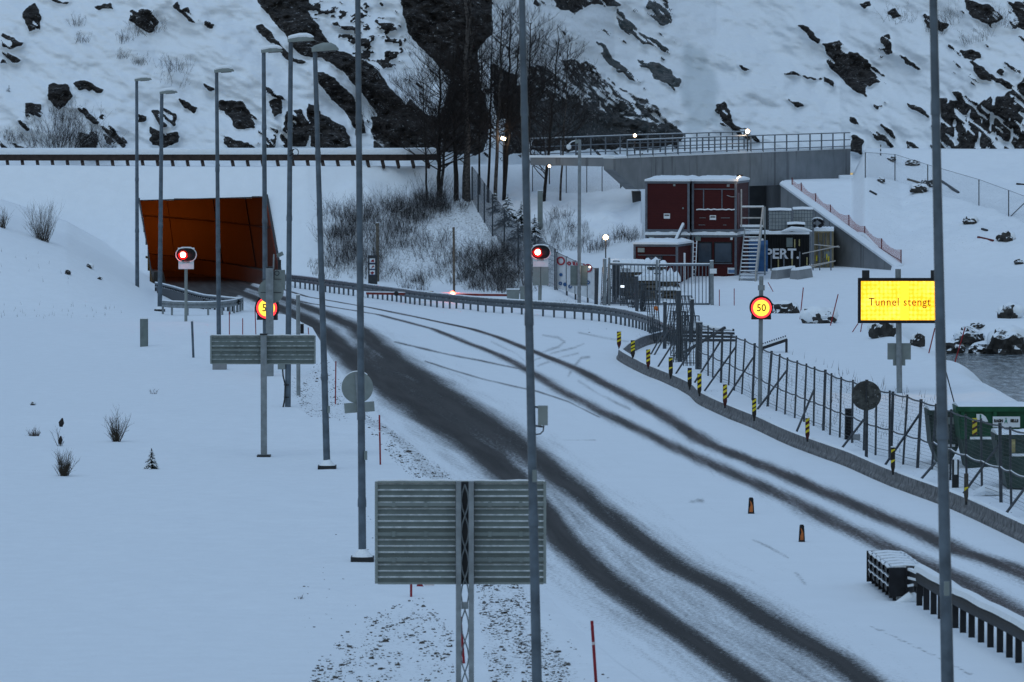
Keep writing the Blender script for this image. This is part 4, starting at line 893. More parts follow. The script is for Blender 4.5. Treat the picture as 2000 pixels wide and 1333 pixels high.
# ------------------------------------------------------------------ crash cushion at the end of the median rail
Bc = PZ(1741, 1174, 0); Fc = PZ(1700, 1141, 0)
ax = (Fc - Bc); ax.z = 0; Lc = ax.length; ax.normalize(); rx = Vector((ax.y, -ax.x, 0)); Wc = 0.62
def cc(a, b_, z): return Bc + ax * a + rx * b_ + Vector((0, 0, z))
th = thing('crash_cushion', 'black ribbed crash cushion with snowy top at the start of the median guardrail', 'crash cushion', Bc)
for sd in (0, 1):
    nb = 5
    for i in range(nb):
        a0 = i * Lc / nb; a1 = (i + 1.25) * Lc / nb; off = (0 if sd == 0 else Wc); sg_ = -1 if sd == 0 else 1
        mb = MB(); vs = []; pr = []
        for k_ in range(3):
            z_ = 0.16 + k_ * 0.19; pr += [(0.0, z_), (0.05, z_ + 0.04), (0.05, z_ + 0.13), (0.0, z_ + 0.17)]
        for a_, o_ in ((a0, 0.05), (min(a1, Lc), 0.0)): vs += [cc(a_, off + sg_ * (o_ + p), z_) for p, z_ in pr]
        n_ = len(pr); mb.add(vs, [(j, j + 1, n_ + j + 1, n_ + j) for j in range(n_ - 1)]); o = mb.build('side_panel', M['railpost'], th)
        cb = MB()
        for k_ in range(3):
            z_ = 0.16 + k_ * 0.19 + 0.165; cb.bar(cc(a0, off + sg_ * 0.06, z_), cc(min(a1, Lc) , off + sg_ * 0.02, z_), 0.06, 0.028)
        cb.build('snow_cap', M['cap'], o)
for i in range(7):
    a_ = i * Lc / 6; mb = MB(); mb.bar(cc(a_, 0.02, 0.66), cc(a_, Wc - 0.02, 0.66), 0.07, 0.08); mb.bar(cc(a_, 0.06, -0.1), cc(a_, 0.06, 0.66), 0.07, 0.07); mb.bar(cc(a_, Wc - 0.06, -0.1), cc(a_, Wc - 0.06, 0.66), 0.07, 0.07); mb.build('cross_frame', M['railpost'], th)
    if i < 6:
        mb = MB(); mb.sweep([cc(a_ + 0.10, Wc / 2, 0.67), cc(a_ + Lc / 12 + .05, Wc / 2, 0.69), cc(a_ + Lc / 6 - 0.08, Wc / 2, 0.67)], [(-Wc / 2, -0.03), (Wc / 2, -0.03), (Wc / 2 - 0.03, 0.05), (0, 0.075), (-Wc / 2 + 0.03, 0.05)]); mb.build('snow_cap', M['cap'], th, True)
mb = MB(); mb.prism([cc(0, -0.06, 0.1), cc(0, Wc + 0.06, 0.1), cc(0, Wc + 0.06, 0.70), cc(0, -0.06, 0.70)], -ax * 0.10); mb.build('end_plate', M['railpost'], th)
mb = MB(); mb.prism([cc(Lc, -0.08, 0.05), cc(Lc, Wc + 0.08, 0.05), cc(Lc, Wc + 0.08, 0.72), cc(Lc, -0.08, 0.72)], ax * 0.05); mb.build('nose_plate', M['railpost'], th)
q = cc(-0.16, 0.40, 0); mb = MB(); mb.box(q.x - 0.11, q.x + 0.11, q.y - 0.05, q.y + 0.05, -0.2, 0.74); mb.build('end_post', M['railpost'], th)
for z_ in (0.22, 0.41, 0.60):
    a_ = cc(0, Wc * 0.55, z_); e_ = PZ(1800, 1187, 0) + Vector((0, 0, 0.60)); mb = MB(); mb.bar(a_, a_.lerp(e_, 1.0 if z_ > 0.5 else 0.8 if z_ > 0.3 else 0.55) + Vector((0, 0, -0.1 if z_ < 0.5 else 0)), 0.05, 0.13); o = mb.build('transition_rail', M['railpost'], th)
    cb = MB(); cb.bar(a_ + Vector((0, 0, 0.085)), a_.lerp(e_, 0.95 if z_ > 0.5 else 0.78 if z_ > 0.3 else 0.53) + Vector((0, 0, 0.085 - (0.1 if z_ < 0.5 else 0))), 0.09, 0.05); cb.build('snow_cap', M['cap'], o)
cb = MB(); cb.tube([q + Vector((-0.35, -0.15, -0.05)), q + Vector((0, -0.12, 0.12)), q + Vector((0.3, -0.1, -0.05))], [0.05, 0.14, 0.05], 10); cb.build('snow_heap', M['cap'], th, True)

# ------------------------------------------------------------------ low concrete barrier wall along the site fence
WL = [(1300, 664), (1275, 668), (1245, 676), (1220, 688), (1208, 698), (1206, 704), (1240, 724), (1262, 735), (1306, 753), (1344, 772), (1363, 790), (1413, 814), (1468, 837), (1530, 866), (1600, 893), (1650, 911), (1738, 950), (1860, 996), (2000, 1062), (2200, 1160), (2500, 1320)]
wp_ = smooth_path([PZ(u, v, 0) for u, v in WL], 5)
th = thing('concrete_barrier', 'low grey concrete barrier wall curving between road and site fence', 'barrier', wp_[30])
mb = MB(); mb.sweep(wp_, [(0.0, -0.2), (0.0, 0.08), (0.07, 0.16), (0.10, 0.40), (0.28, 0.40), (0.32, 0.16), (0.38, 0.08), (0.38, -0.2)][::1]); 
def side_fix(mb_): return mb_
M['barrierc'] = simple('splashed_concrete', (0.13, 0.132, 0.138), 0.85, 0, 0.6, 6, 0.35, 0.1)
mb = MB(); PR = [(0.0, -0.2), (0.0, 0.08), (-0.06, 0.16), (-0.09, 0.40), (-0.27, 0.40), (-0.30, 0.16), (-0.36, 0.08), (-0.36, -0.2)]
mb.sweep(wp_, PR); mb.build('wall', M['barrierc'], th)
mb = MB(); mb.sweep([p + Vector((0, 0, 0.395 + 0.012 * math.sin(p.x * 5))) for p in wp_], [(-0.105, 0), (-0.265, 0), (-0.25, 0.035), (-0.19, 0.055), (-0.13, 0.035)]); mb.build('snow_cap', M['cap'], th, True)
# hazard marker boards standing on the wall
HM = [(1209, 678, 648, 0, 'first from the road corner, at the very tip of the concrete wall'), (1236, 698, 665, 0, 'second from the tip of the concrete wall'), (1266, 717, 683, 0, 'third from the tip of the concrete wall'),
      (1310, 736, 698, 1, 'mostly blackened, fourth from the tip of the wall'), (1347, 757, 719, 1, 'dirty, left one of a close pair on the wall'), (1366, 770, 730, 0, 'clean, right one of a close pair on the wall'),
      (1416, 793, 751, 0, 'clean, standing below the fence brace left of the red one'), (1473, 818, 778, 0, 'reddish, below the lit 50 sign post'), (1577, 858, 817, 0, 'alone halfway along the wall, left of the round dark disc'),
      (1744, 922, 874, 1, 'mud spattered, right below the round dark disc'), (1887, 980, 925, 2, 'almost all grey dirt, right of the nearest lamp post')]
M['mred'] = simple('dirty_dark_red', (0.055, 0.012, 0.010), 0.6, 0, 0.4, 12); M['mgrey'] = simple('road_dirt', (0.06, 0.055, 0.048), 0.8, 0, 0.4, 12)
for i, (u, v, vt, dirt, lab) in enumerate(HM):
    p = PZ(u, v, 0.43); D = p.y; s = D / F; hgt = (v - vt) * s; w = 8.2 * s
    th = thing('hazard_marker', 'striped hazard marker, ' + lab, 'road marker', p, 'hazard markers on the concrete wall')
    mb = MB(); poly = [(-w * 0.25, 0), (w * 0.25, 0), (w / 2, hgt * 0.2), (w / 2, hgt), (-w / 2, hgt), (-w / 2, hgt * 0.2)]
    mb.prism([p + Vector((a, -0.03, c)) for a, c in poly], (0, 0.06, 0)); o = mb.build('board', M['mgrey'] if dirt == 2 else M['mark'] if dirt or i % 2 else M['mred'], th)
    mb = MB(); nst = 1 if dirt == 2 else 2 if dirt else 3
    for k_ in range(nst):
        z = hgt * ((0.30 + 0.235 * k_) if not dirt else (0.35 + 0.4 * k_)); j = 0.03 * math.sin(i * 2.1 + k_ * 1.7) * hgt
        mb.prism([p + Vector((a, -0.038, z + j + c)) for a, c in ((-w * 0.46, 0), (w * 0.46, hgt * 0.12), (w * 0.46, hgt * (0.24 if not dirt else 0.16)), (-w * 0.46, hgt * 0.12))], (0, 0.006, 0))
    mb.build('stripes', M['yellow'], o)
    mb = MB(); mb.box(p.x - 0.03, p.x + 0.03, p.y - 0.02, p.y + 0.02, p.z - 0.08, p.z + 0.02); mb.build('foot', M['dark'], th)
    if i % 3 != 1:
        mb = MB(); mb.box(p.x - w * 0.5, p.x + w * 0.5, p.y - 0.03, p.y + 0.03, p.z + hgt, p.z + hgt + 0.03); mb.build('snow_cap', M['cap'], o)
# delineators in the median
for u, v, vt, lab in ((1467, 1004, 972, 'farther of two black road delineators with an orange arrow in the median'), (1566, 1059, 1025, 'nearer of two black road delineators with an orange arrow in the median')):
    p = PZ(u, v, 0.0); s = p.y / F; hgt = (v - vt) * s; th = thing('delineator', lab, 'road marker', p, 'delineators in the median')
    mb = MB(); mb.prism([p + Vector((a * s, -0.05, c)) for a, c in ((-6.5, -0.05), (6.5, -0.05), (4.4, hgt - 0.03), (3, hgt), (-3, hgt), (-4.4, hgt - 0.03))], (0, 0.1, 0)); o = mb.build('post', M['black'], th)
    mb = MB(); mb.prism([p + Vector((a * s, -0.056, c * hgt)) for a, c in ((-3.5, 0.12), (3.2, 0.12), (3.0, 0.5), (0.5, 0.72), (-2.6, 0.85), (-1.0, 0.55), (-3.2, 0.35))], (0, 0.005, 0)); mb.build('arrow', M['orange'], o)

# ------------------------------------------------------------------ site fence with mesh panels
def mesh_mat(name, c, su, sv, wu, wv, base=0.0, rough=0.6):
    """welded wire mesh: wires drawn from the panel's own UV in metres, open in between"""
    m, n, l, b = newmat(name); uv = n.new('ShaderNodeUVMap'); sp = n.new('ShaderNodeSeparateXYZ'); l.new(uv.outputs[0], sp.inputs[0])
    def wires(o, per, wd):
        f_ = math_(n, l, 'FRACT', math_(n, l, 'DIVIDE', o, per)); return math_(n, l, 'LESS_THAN', f_, wd / per)
    a = math_(n, l, 'MAXIMUM', wires(sp.outputs[0], su, wu), wires(sp.outputs[1], sv, wv))
    if base: a = math_(n, l, 'MAXIMUM', a, base)
    l.new(a, b.inputs['Alpha']); b.inputs['Base Color'].default_value = (*c, 1); b.inputs['Roughness'].default_value = rough; return m
def panel(name, m_, parent, quads):
    """thin mesh sheets; UV in metres along and up"""
    mb = MB(); uvs = []; run = 0.0
    for a, b_, c, d in quads:
        mb.add([a, b_, c, d], [(0, 1, 2, 3)]); L_ = (b_ - a).length; h0 = (d - a).length; h1 = (c - b_).length
        uvs += [(run, 0), (run + L_, 0), (run + L_, h1), (run, h0)]; run += L_
    o = mb.build(name, m_, parent, nofix=True); ul = o.data.uv_layers.new(name='UVMap'); ul.data.foreach_set('uv', [x for p in uvs for x in p]); return o
M['mesh'] = mesh_mat('fence_mesh', (0.06, 0.07, 0.08), 0.05, 0.10, 0.0045, 0.005)
FP = [(1365, 633, 1363, 726), (1383, 639, 1383, 736), (1394, 644, 1392, 739), (1411, 648, 1408, 750), (1428, 653, 1423, 755), (1438, 659, 1434, 763), (1455, 665, 1449, 769), (1474, 674, 1470, 780), (1488, 681, 1485, 788), (1507, 689, 1499, 797),
      (1523, 695, 1516, 805), (1538, 702, 1533, 813), (1557, 708, 1552, 820), (1575, 714, 1570, 829), (1591, 720, 1589, 836), (1612, 726, 1608, 843), (1624, 733, 1621, 850), (1643, 740, 1640, 857), (1666, 746, 1664, 867), (1690, 755, 1687, 878),
      (1712, 761, 1710, 888), (1738, 767, 1737, 894), (1744, 769, 1740, 897), (1772, 775, 1764, 906), (1799, 784, 1792, 913), (1828, 793, 1820, 922), (1858, 804, 1856, 938), (1886, 814, 1888, 950), (1916, 822, 1918, 965), (1953, 831, 1955, 978), (1973, 838, 1975, 986), (2005, 846, 2006, 1002), (2060, 862, 2062, 1024)]
fb_ = []; ft_ = []
for ut, vt, ub, vb in FP:
    p = PZ(ub, vb, 0.02); fb_.append(p); ft_.append(P(ut, vt, p.y))
th = thing('mesh_fence', 'long leaning steel mesh fence with braces along the concrete barrier', 'fence', fb_[10])
for i, (a, b_) in enumerate(zip(fb_, ft_)):
    mb = MB(); w = 0.085 if i in (0, 3, 7, 9, 15, 22, 24, 29) else 0.06
    d = (b_ - a).normalized(); mb.bar(a - d * 0.1, b_ + d * 0.06, w); mb.build('post', M['fsteel'], th)
sag = lambda a, b_, s_: [a.lerp(b_, t_) - Vector((0, 0, s_ * 4 * t_ * (1 - t_))) for t_ in np.linspace(0, 1, 6)]
rl = [p for a, b_ in zip(ft_[:-1], ft_[1:]) for p in sag(a, b_, 0.035)[:-1]] + [ft_[-1]]
mb = MB(); mb.tube(rl, 0.024, 6); mb.build('top_rail', M['fsteel'], th, True)
md = [a.lerp(b_, 0.44) for a, b_ in zip(fb_, ft_)]
rl = [p + Vector((0, -0.04, 0)) for a, b_ in zip(md[:-1], md[1:]) for p in sag(a, b_, 0.045)[:-1]] + [md[-1]]
mb = MB(); mb.tube(rl, 0.022, 6); mb.build('middle_cable', M['fsteel'], th, True)
md = [a.lerp(b_, 0.10) for a, b_ in zip(fb_, ft_)]; mb = MB(); mb.tube(md, 0.006, 4); mb.build('bottom_wire', M['fsteel'], th)
cb = MB(); cb.tube([p + Vector((0, -0.02, 0.028)) for p in [q_.lerp(r_, t_) - Vector((0, 0, 0.045 * 4 * t_ * (1 - t_))) for q_, r_ in zip([a.lerp(b_, 0.44) for a, b_ in zip(fb_, ft_)][25:-1], [a.lerp(b_, 0.44) for a, b_ in zip(fb_, ft_)][26:]) for t_ in np.linspace(0, 1, 6)]], 0.016, 5); cb.build('snow_cap', M['cap'], th, True)
panel('mesh_panel', M['mesh'], th, [(a, b_, d, c) for a, b_, c, d in zip(fb_[:-1], fb_[1:], ft_[:-1], ft_[1:])])
for (u0, v0, u1, v1) in ((1272, 691, 1294, 652), (1279, 692, 1306, 644), (1285, 717, 1315, 670), (1319, 732, 1356, 674), (1354, 752, 1407, 667), (1376, 764, 1437, 678), (1421, 776, 1471, 699), (1478, 802, 1538, 722), (1480, 798, 1505, 768), (1554, 848, 1591, 759), (1641, 880, 1687, 820), (1725, 914, 1797, 808), (1794, 942, 1826, 905), (1877, 971, 1950, 870), (1962, 1007, 2012, 940)):
    a = PZ(u0, v0, 0.02); pb_ = P(u1, v1, a.y + 0.9); mb = MB(); mb.bar(a - (pb_ - a).normalized() * 0.1, pb_, 0.05); mb.build('brace', M['fsteel'], th)
# tangle of stored fence panels and poles at the fence corner
def leaning_panel(label, ub, vb, wpx, htpx, lean, mid=2, dd=0.0, z0=0.0, skew=0.0):
    p = PZ(ub, vb, z0); D = p.y + dd; s = D / F; th = thing('fence_panel', label, 'fence panel', p, 'loose fence panels at the site corner')
    a = Vector((p.x, D, p.z - 0.05)); b_ = a + Vector((wpx * s, 0.25, -0.02 + skew * s)); up = Vector((lean * s, 0.2, htpx * s)); mb = MB()
    mb.tube([a, a + up], 0.024, 6); mb.tube([b_, b_ + up], 0.024, 6); mb.tube([a + up, b_ + up], 0.02, 6); mb.tube([a + up * 0.08, b_ + up * 0.08], 0.02, 6)
    for i in range(mid):
        t_ = (i + 1) / (mid + 1); mb.tube([a.lerp(b_, t_), a.lerp(b_, t_) + up], 0.02, 6)
    mb.tube([a + up * 0.1, b_ + up * 0.9], 0.018, 6); mb.build('panel_frame', M['fsteel'], th)
    panel('mesh_panel', M['mesh2'], th, [(a, b_, b_ + up, a + up)]); return th
M['mesh2'] = mesh_mat('stacked_mesh', (0.045, 0.055, 0.065), 0.085, 0.12, 0.017, 0.012)
for i, (u, v, w, hh, le, lab) in enumerate([(1196, 592, 12, 84, 2, 'leftmost loose mesh panel by the banner, upright'), (1206, 594, 18, 76, -6, 'loose mesh panel tilted left near the gate hinge'), (1174, 596, 14, 74, 3, 'loose mesh panel upright beside the left gate hinge'),
        (1228, 602, 18, 62, -8, 'broad loose mesh panel tilted left below the timber'), (1242, 606, 12, 54, 4, 'dark loose panel right of the small lit plate'), (1255, 612, 14, 44, -4, 'dense dark loose panel behind the guardrail bend'),
        (1186, 594, 16, 70, 2, 'loose mesh panel in front of the left gate leaf hinge'), (1212, 598, 14, 74, 4, 'loose mesh panel behind the small lit plate'), (1236, 604, 12, 64, -3, 'loose mesh panel overlapping the snowy timber'), (1250, 611, 10, 58, 3, 'narrow loose mesh panel at the guardrail bend'), (1270, 672, 22, 106, -8, 'tall leaning panel at the open end of the concrete wall'), (1296, 676, 26, 84, 12, 'panel tilted right beside the tall dark stack'), (1310, 700, 30, 94, 0, 'widest dark panel of the tall stack at the fence corner'),
        (1316, 708, 26, 100, 2, 'front panel of the tall stack at the fence corner'), (1336, 716, 34, 100, -3, 'panel right of the tall stack, first before the long fence'), (1330, 660, 34, 84, -12, 'farther tilted panel behind the tall stack, above the wall end')]):
    leaning_panel('grey ' + lab, u, v, w, hh, le, 4, dd=0.3 * (i % 3))
for i, (u0, v0, u1, v1, w, lab) in enumerate([(1328, 706, 1325, 568, 0.11, 'thickest dark pole in the stack at the fence corner'), (1364, 724, 1366, 630, 0.13, 'stout dark post where the long mesh fence begins'), (1164, 598, 1166, 524, 0.10, 'dark post at the right end of the banner fence'), (1298, 680, 1299, 590, 0.08, 'thin dark pole standing left of the tall stack'), (1350, 668, 1352, 585, 0.09, 'dark pole with an orange mark behind the fence corner'), (1244, 612, 1243, 540, 0.09, 'dark pole at the guardrail bend below the timber')]):
    p = PZ(u0, v0, 0.0); th = thing('steel_post', lab, 'post', p, 'loose posts at the site corner'); mb = MB(); mb.tube([p - Vector((0, 0, 0.1)), P(u1, v1, p.y)], w, 8); mb.build('post', M['fsteel'], th)
    mb = MB(); q = P(u1, v1, p.y); mb.tube([q, q + Vector((0, 0, 0.04))], w * 0.95, 8); mb.build('snow_cap', M['cap'], th)
for lab, u, v in (('small orange reflector hanging on the loose panels at the fence corner', 1281, 602),):
    p = P(u, v, PZ(1281, 676, 0).y - 0.1); mb = MB(); mb.disc(p, 0.09, 0.03, 12); mb.disc(p + Vector((0.05, 0.0, -0.08)), 0.05, 0.028, 8); tag(mb.build('reflector', M['orange'], None, org=p), lab, 'reflector')

# ------------------------------------------------------------------ red snow stakes
ST = [(743, 908, 741, 811, 0.035, 'red snow stake with one pale joint between lamp posts and dark tracks'), (655, 790, 656, 706, 0.03, 'red snow stake on the stony verge left of the round sign back'), (803, 1166, 803, 1080, 0.035, 'red snow stake peeking below the left panel of the big sign'),
      (907, 1296, 899, 1205, 0.035, 'red snow stake seen through the lattice mast'), (1166, 1350, 1156, 1213, 0.04, 'red snow stake with a white band at the bottom of the picture'), (448, 655, 448, 610, 0.03, 'thin red stake left of three behind the narrow sign'), (474, 656, 474, 622, 0.03, 'thin red stake in the middle of three behind the narrow sign'),
      (500, 655, 498, 600, 0.03, 'thin red stake right of three, next to the half hidden speed sign'), (603, 655, 602, 640, 0.03, 'short red stake right of the two black guide posts'), (1405, 598, 1405, 566, 0.03, 'red stake just right of the steel gate'), (1434, 597, 1434, 564, 0.03, 'red stake in front of the foot of the outside stair'),
      (1562, 624, 1569, 562, 0.035, 'red stake leaning right between the two snowy rocks'), (1621, 636, 1637, 575, 0.035, 'red stake leaning far right beside the right snowy rock'), (1662, 649, 1676, 632, 0.03, 'red stake under the left corner of the message board'), (1680, 649, 1684, 630, 0.03, 'red stake under the board, right of another tilted one'),
      (1713, 655, 1702, 630, 0.03, 'red stake crossed with another in front of the dark boulder'), (1813, 690, 1826, 641, 0.035, 'red stake leaning right, left of the nearest lamp post'), (1864, 707, 1885, 640, 0.035, 'red stake leaning right, by the far edge of the river'), (1714, 650, 1726, 634, 0.03, 'red stake crossing the front of the dark boulder, tilted right'), (1866, 790, 1848, 728, 0.03, 'dark thin stake leaning left behind the green skip'), (1512, 570, 1500, 552, 0.03, 'thin stake tilted left beside the 50 sign'), (1490, 585, 1488, 545, 0.025, 'red stake hidden behind the 50 sign housing')]
M['stakew'] = simple('stake_white', (0.55, 0.5, 0.5), 0.5, 0, 0.1, 4)
for i, (u0, v0, u1, v1, w, lab) in enumerate(ST):
    p = G(u0, v0); q = P(u1, v1, p.y); th = thing('snow_stake', lab, 'snow stake', p, 'snow stakes beside the roads')
    mb = MB(); mb.tube([p - Vector((0, 0, 0.1)), q], w * 0.8, 6); o = mb.build('stake', M['dsteel'] if 'dark' in lab and 'thin' in lab else M['stake'], th)
    if i in (0, 4): mb = MB(); mb.tube([p.lerp(q, 0.66), p.lerp(q, 0.70 if i else 0.68)], w * 0.86, 6); mb.build('white_band', M['stakew'], o)
# broken red and white triangle lying below the big sign
p = G(826, 1146); mb = MB(); mb.prism([p + Vector((a, 0, c)) for a, c in ((-0.14, 0.0), (0.02, 0.0), (-0.09, 0.14))], (0, 0.02, 0), 0); mb.prism([p + Vector((a, 0, c)) for a, c in ((0.03, 0.02), (0.24, 0.02), (0.24, 0.10), (0.0, 0.12))], (0, 0.02, 0), 1); th = thing('fallen_sign', 'broken red and white sign piece in the snow below the big board', 'road sign', p); mb.build('sign_piece', [M['stake'], M['stakew']], th)
# guide posts and cabinets in the field
def cabinet(label, u0, v0, u1, v1, m_, dpt=0.3, cap=True, name='cabinet', cat='cabinet', D=None):
    p = G((u0 + u1) / 2, v1) if D is None else P((u0 + u1) / 2, v1, D); s = p.y / F; w = (u1 - u0) * s / 2; h_ = (v1 - v0) * s
    th = thing(name, label, cat, p); mb = MB(); mb.box(p.x - w, p.x + w, p.y - dpt / 2, p.y + dpt / 2, p.z - 0.15, p.z + h_); o = mb.build('body', m_, th)
    mb = MB(); mb.box(p.x - w * 0.92, p.x + w * 0.92, p.y - dpt / 2 - 0.012, p.y - dpt / 2, p.z + h_ * 0.1, p.z + h_ * 0.94); mb.build('door', m_, th)
    if cap: mb = MB(); mb.box(p.x - w - 0.01, p.x + w + 0.01, p.y - dpt / 2, p.y + dpt / 2, p.z + h_, p.z + h_ + 0.045); mb.build('snow_cap', M['cap'], th)
    return th
cabinet('narrow pale green utility cabinet alone in the snowfield', 274, 623, 289, 677, M['alu'], 0.3)
cabinet('tall narrow grey cabinet post on the slope beside the snowy spruces', 1050, 373, 1060, 445, M['alu2'], 0.25)
def plain_post(label, u0, v0, u1, v1, r_, m_, cat='post', name='post', cap=True, D=None):
    p = G(u0, v0) if D is None else P(u0, v0, D); q = P(u1, v1, p.y); th = thing(name, label, cat, p); mb = MB(); mb.tube([p - Vector((0, 0, 0.15)), q], r_, 10); mb.build('shaft', m_, th)
    mb = MB(); mb.tube([q, q + (q - p).normalized() * 0.04], r_ * 1.05, 10); mb.build('cap', M['cap'] if cap else M['dark'], th); return th
plain_post('slim grey post leaning slightly in the field behind the utility cabinet', 378, 699, 375, 628, 0.05, M['pole'], name='guide_post')
plain_post('pale thin square post on the verge between lamp posts', 583, 773, 582, 577, 0.075, M['galv'], name='guide_post')
plain_post('black guide post left of the pale thin post', 581, 652, 581, 633, 0.06, M['black'], 'road marker', 'guide_post')
plain_post('black guide post with a snow cap right of the pale thin post', 590, 652, 590, 633, 0.085, M['black'], 'road marker', 'guide_post')
plain_post('grey wooden post in the thicket behind the picture board', 738, 552, 737, 436, 0.09, M['wood'], name='wooden_post')
plain_post('tall grey post rising behind the boom barrier lamp', 887, 590, 886, 444, 0.065, M['wood'], name='wooden_post')
# small picture board beside the guardrail
p = P(727, 548, 294); p.z = float(height(p.x, p.y)); s = p.y / F; th = thing('notice_board', 'narrow dark notice board with three red and white panels beyond the guardrail', 'notice board', p)
a = P(719, 499, p.y); b_ = P(737, 546, p.y); mb = MB(); mb.box(a.x, b_.x, p.y, p.y + 0.12, min(b_.z, p.z), a.z); bd = mb.build('board', M['dsteel'], th)
M['panelb'] = simple('faded_blue', (0.05, 0.09, 0.20), 0.6, 0, 0.3, 8); M['panelr'] = simple('faded_red', (0.20, 0.02, 0.03), 0.6, 0, 0.3, 8)
for k_, vv in enumerate((510, 522, 533)):
    q = P(727, vv, p.y); mb = MB(); mb.box(q.x - 0.15, q.x + 0.16, p.y - 0.02, p.y - 0.001, q.z - 0.14, q.z + 0.14, 0); mb.prism([(q.x + x, p.y - 0.026, q.z + z) for x, z in (((-0.10, -0.05), (0.12, -0.08), (0.10, 0.09), (-0.02, 0.06)), ((-0.06, -0.11), (0.03, -0.02), (0.13, 0.02), (0.08, 0.10), (0.0, 0.06)), ((-0.12, 0.0), (0.0, -0.12), (0.12, 0.0), (0.03, 0.08)))[k_]], (0, 0.005, 0), 1); mb.box(q.x - 0.15, q.x + 0.16, p.y - 0.024, p.y - 0.0205, q.z - 0.14, q.z - 0.10, 2); mb.build('picture_panel', [M['white'], M['panelr'], M['panelb']], bd)
# ------------------------------------------------------------------ concrete underpass with parapet and wing wall
def zof(u, v, D): return P(u, v, D)
a0 = P(1200, 310, 300); a1 = P(1661, 291, 330); z0a = P(1238, 371, 301).z; z1a = P(1661, 358, 330).z
th = thing('underpass', 'grey concrete underpass portal with long snow topped parapet behind the red containers', 'underpass', (a0 + a1) / 2)
dv = (a1 - a0); dv.z = 0; dv.normalize(); nb_ = Vector((-dv.y, dv.x, 0))
mb = MB(); mb.prism([a0, a1, Vector((a1.x, a1.y, z1a)), Vector(a0.lerp(a1, 0.085).to_tuple()[:2] + (z0a,)), Vector((a0.x, a0.y, a0.z - 0.65))], nb_ * 0.7)
m, n, l, b = newmat('cast_concrete'); t = noise_node(n, l, 1.1, 6); b.inputs['Roughness'].default_value = 0.85
mp = n.new('ShaderNodeMapping'); gg = n.new('ShaderNodeNewGeometry'); l.new(gg.outputs['Position'], mp.inputs[0]); mp.inputs['Scale'].default_value = (1.6, 1.6, 0.12); t2 = noise_node(n, l, 1.5, 5, mp.outputs[0])
c_ = mixc(n, l, ramp(n, l, t.outputs[0], .3, .7).outputs[0], (0.17, 0.18, 0.19), (0.235, 0.245, 0.255)); c_ = mixc(n, l, ramp(n, l, t2.outputs[0], .56, .72).outputs[0], c_, (0.10, 0.105, 0.11))
l.new(c_, b.inputs['Base Color']); bump(n, l, b, t.outputs[0], 0.12); M['cast'] = m
M['castdark'] = simple('shaded_concrete', (0.060, 0.062, 0.066), 0.85, 0, 0.2, 1.2, 0.1)  # shade of the underpass recess painted as darker concrete; also colours the wall joint
mb.build('parapet', M['cast'], th)
mb = MB(); pts = [a0.lerp(a1, i / 40) + nb_ * 0.35 for i in range(41)]; mb.sweep(pts, [(-0.38, -0.005), (0.38, -0.005), (0.37, 0.10), (0.15, 0.17), (-0.2, 0.16), (-0.38, 0.08)]); mb.build('snow_cap', M['cap'], th, True)
# deck behind the parapet
d0 = a0 + dv * 4.5 + nb_ * 0.71; d1 = a1 + nb_ * 0.71; DK = [d0, d1, d1 + Vector((0, 7, 0)), d0 + Vector((4, 14, 0))]
mb = MB(); mb.prism([p + Vector((0, 0, -0.25)) for p in DK], (0, 0, -0.7)); mb.build('deck', M['castdark'], th)
mb = MB(); mb.prism([p + Vector((0, 0, -0.245)) for p in DK], (0, 0, 0.16)); mb.build('deck_snow', M['cap'], th)
# inner walls
wl = [P(1216, 375, 305), P(1524, 365, 327)]
mb = MB(); mb.box(P(1252, 0, 304).x - 0.5, P(1252, 0, 304).x, 303.5, 338, 0.3, 5.4); mb.box(P(1216, 0, 305).x, P(1535, 0, 340).x, 338, 338.6, 0.3, 5.5); mb.box(P(1527, 0, 318).x, P(1527, 0, 318).x + 0.5, 318, 338, 0.3, 5.5); mb.build('inner_wall', M['castdark'], th)
# wing wall
w0 = P(1525, 361, 313); w1 = P(1753, 526, 296)
ww = thing('wing_wall', 'sloping concrete wing wall with snowy coping below the orange net', 'retaining wall', (w0 + w1) / 2)
dw = (w1 - w0); dw.z = 0; dw.normalize(); nw = Vector((-dw.y, dw.x, 0)); nw = nw if nw.y > 0 else -nw
mb = MB(); mb.prism([w0, w1, Vector((w1.x, w1.y, 0.3)), Vector((w0.x, w0.y, 0.3))], nw * 0.45); mb.build('wall', M['cast'], ww)
mb = MB(); n_ = 30; pr = [w0.lerp(w1, i / n_) + nw * 0.22 for i in range(n_ + 1)]; mb.sweep(pr, [(-0.30, -0.02), (0.30, -0.02), (0.30, 0.10), (0.12, 0.24), (-0.14, 0.24), (-0.32, 0.09)]); mb.build('snow_cap', M['cap'], ww, True)
mb = MB(); q = w0.lerp(w1, 0.43); mb.box(q.x - 0.012, q.x + 0.012, q.y - 0.03, q.y + 0.01, 0.6, q.z); mb.build('joint', M['castdark'], ww)
mb = MB(); e_ = w1 + nw * 0.2; mb.tube([w0.lerp(w1, .80) - nw * 0.25 + Vector((0, 0, -3)), w0.lerp(w1, .95) - nw * 0.25 + Vector((0, 0, -0.9)), e_ + Vector((0.5, -0.4, -0.7))], [0.05, 0.25, 0.3], 8); mb.build('snow_drift', M['cap'], ww, True)
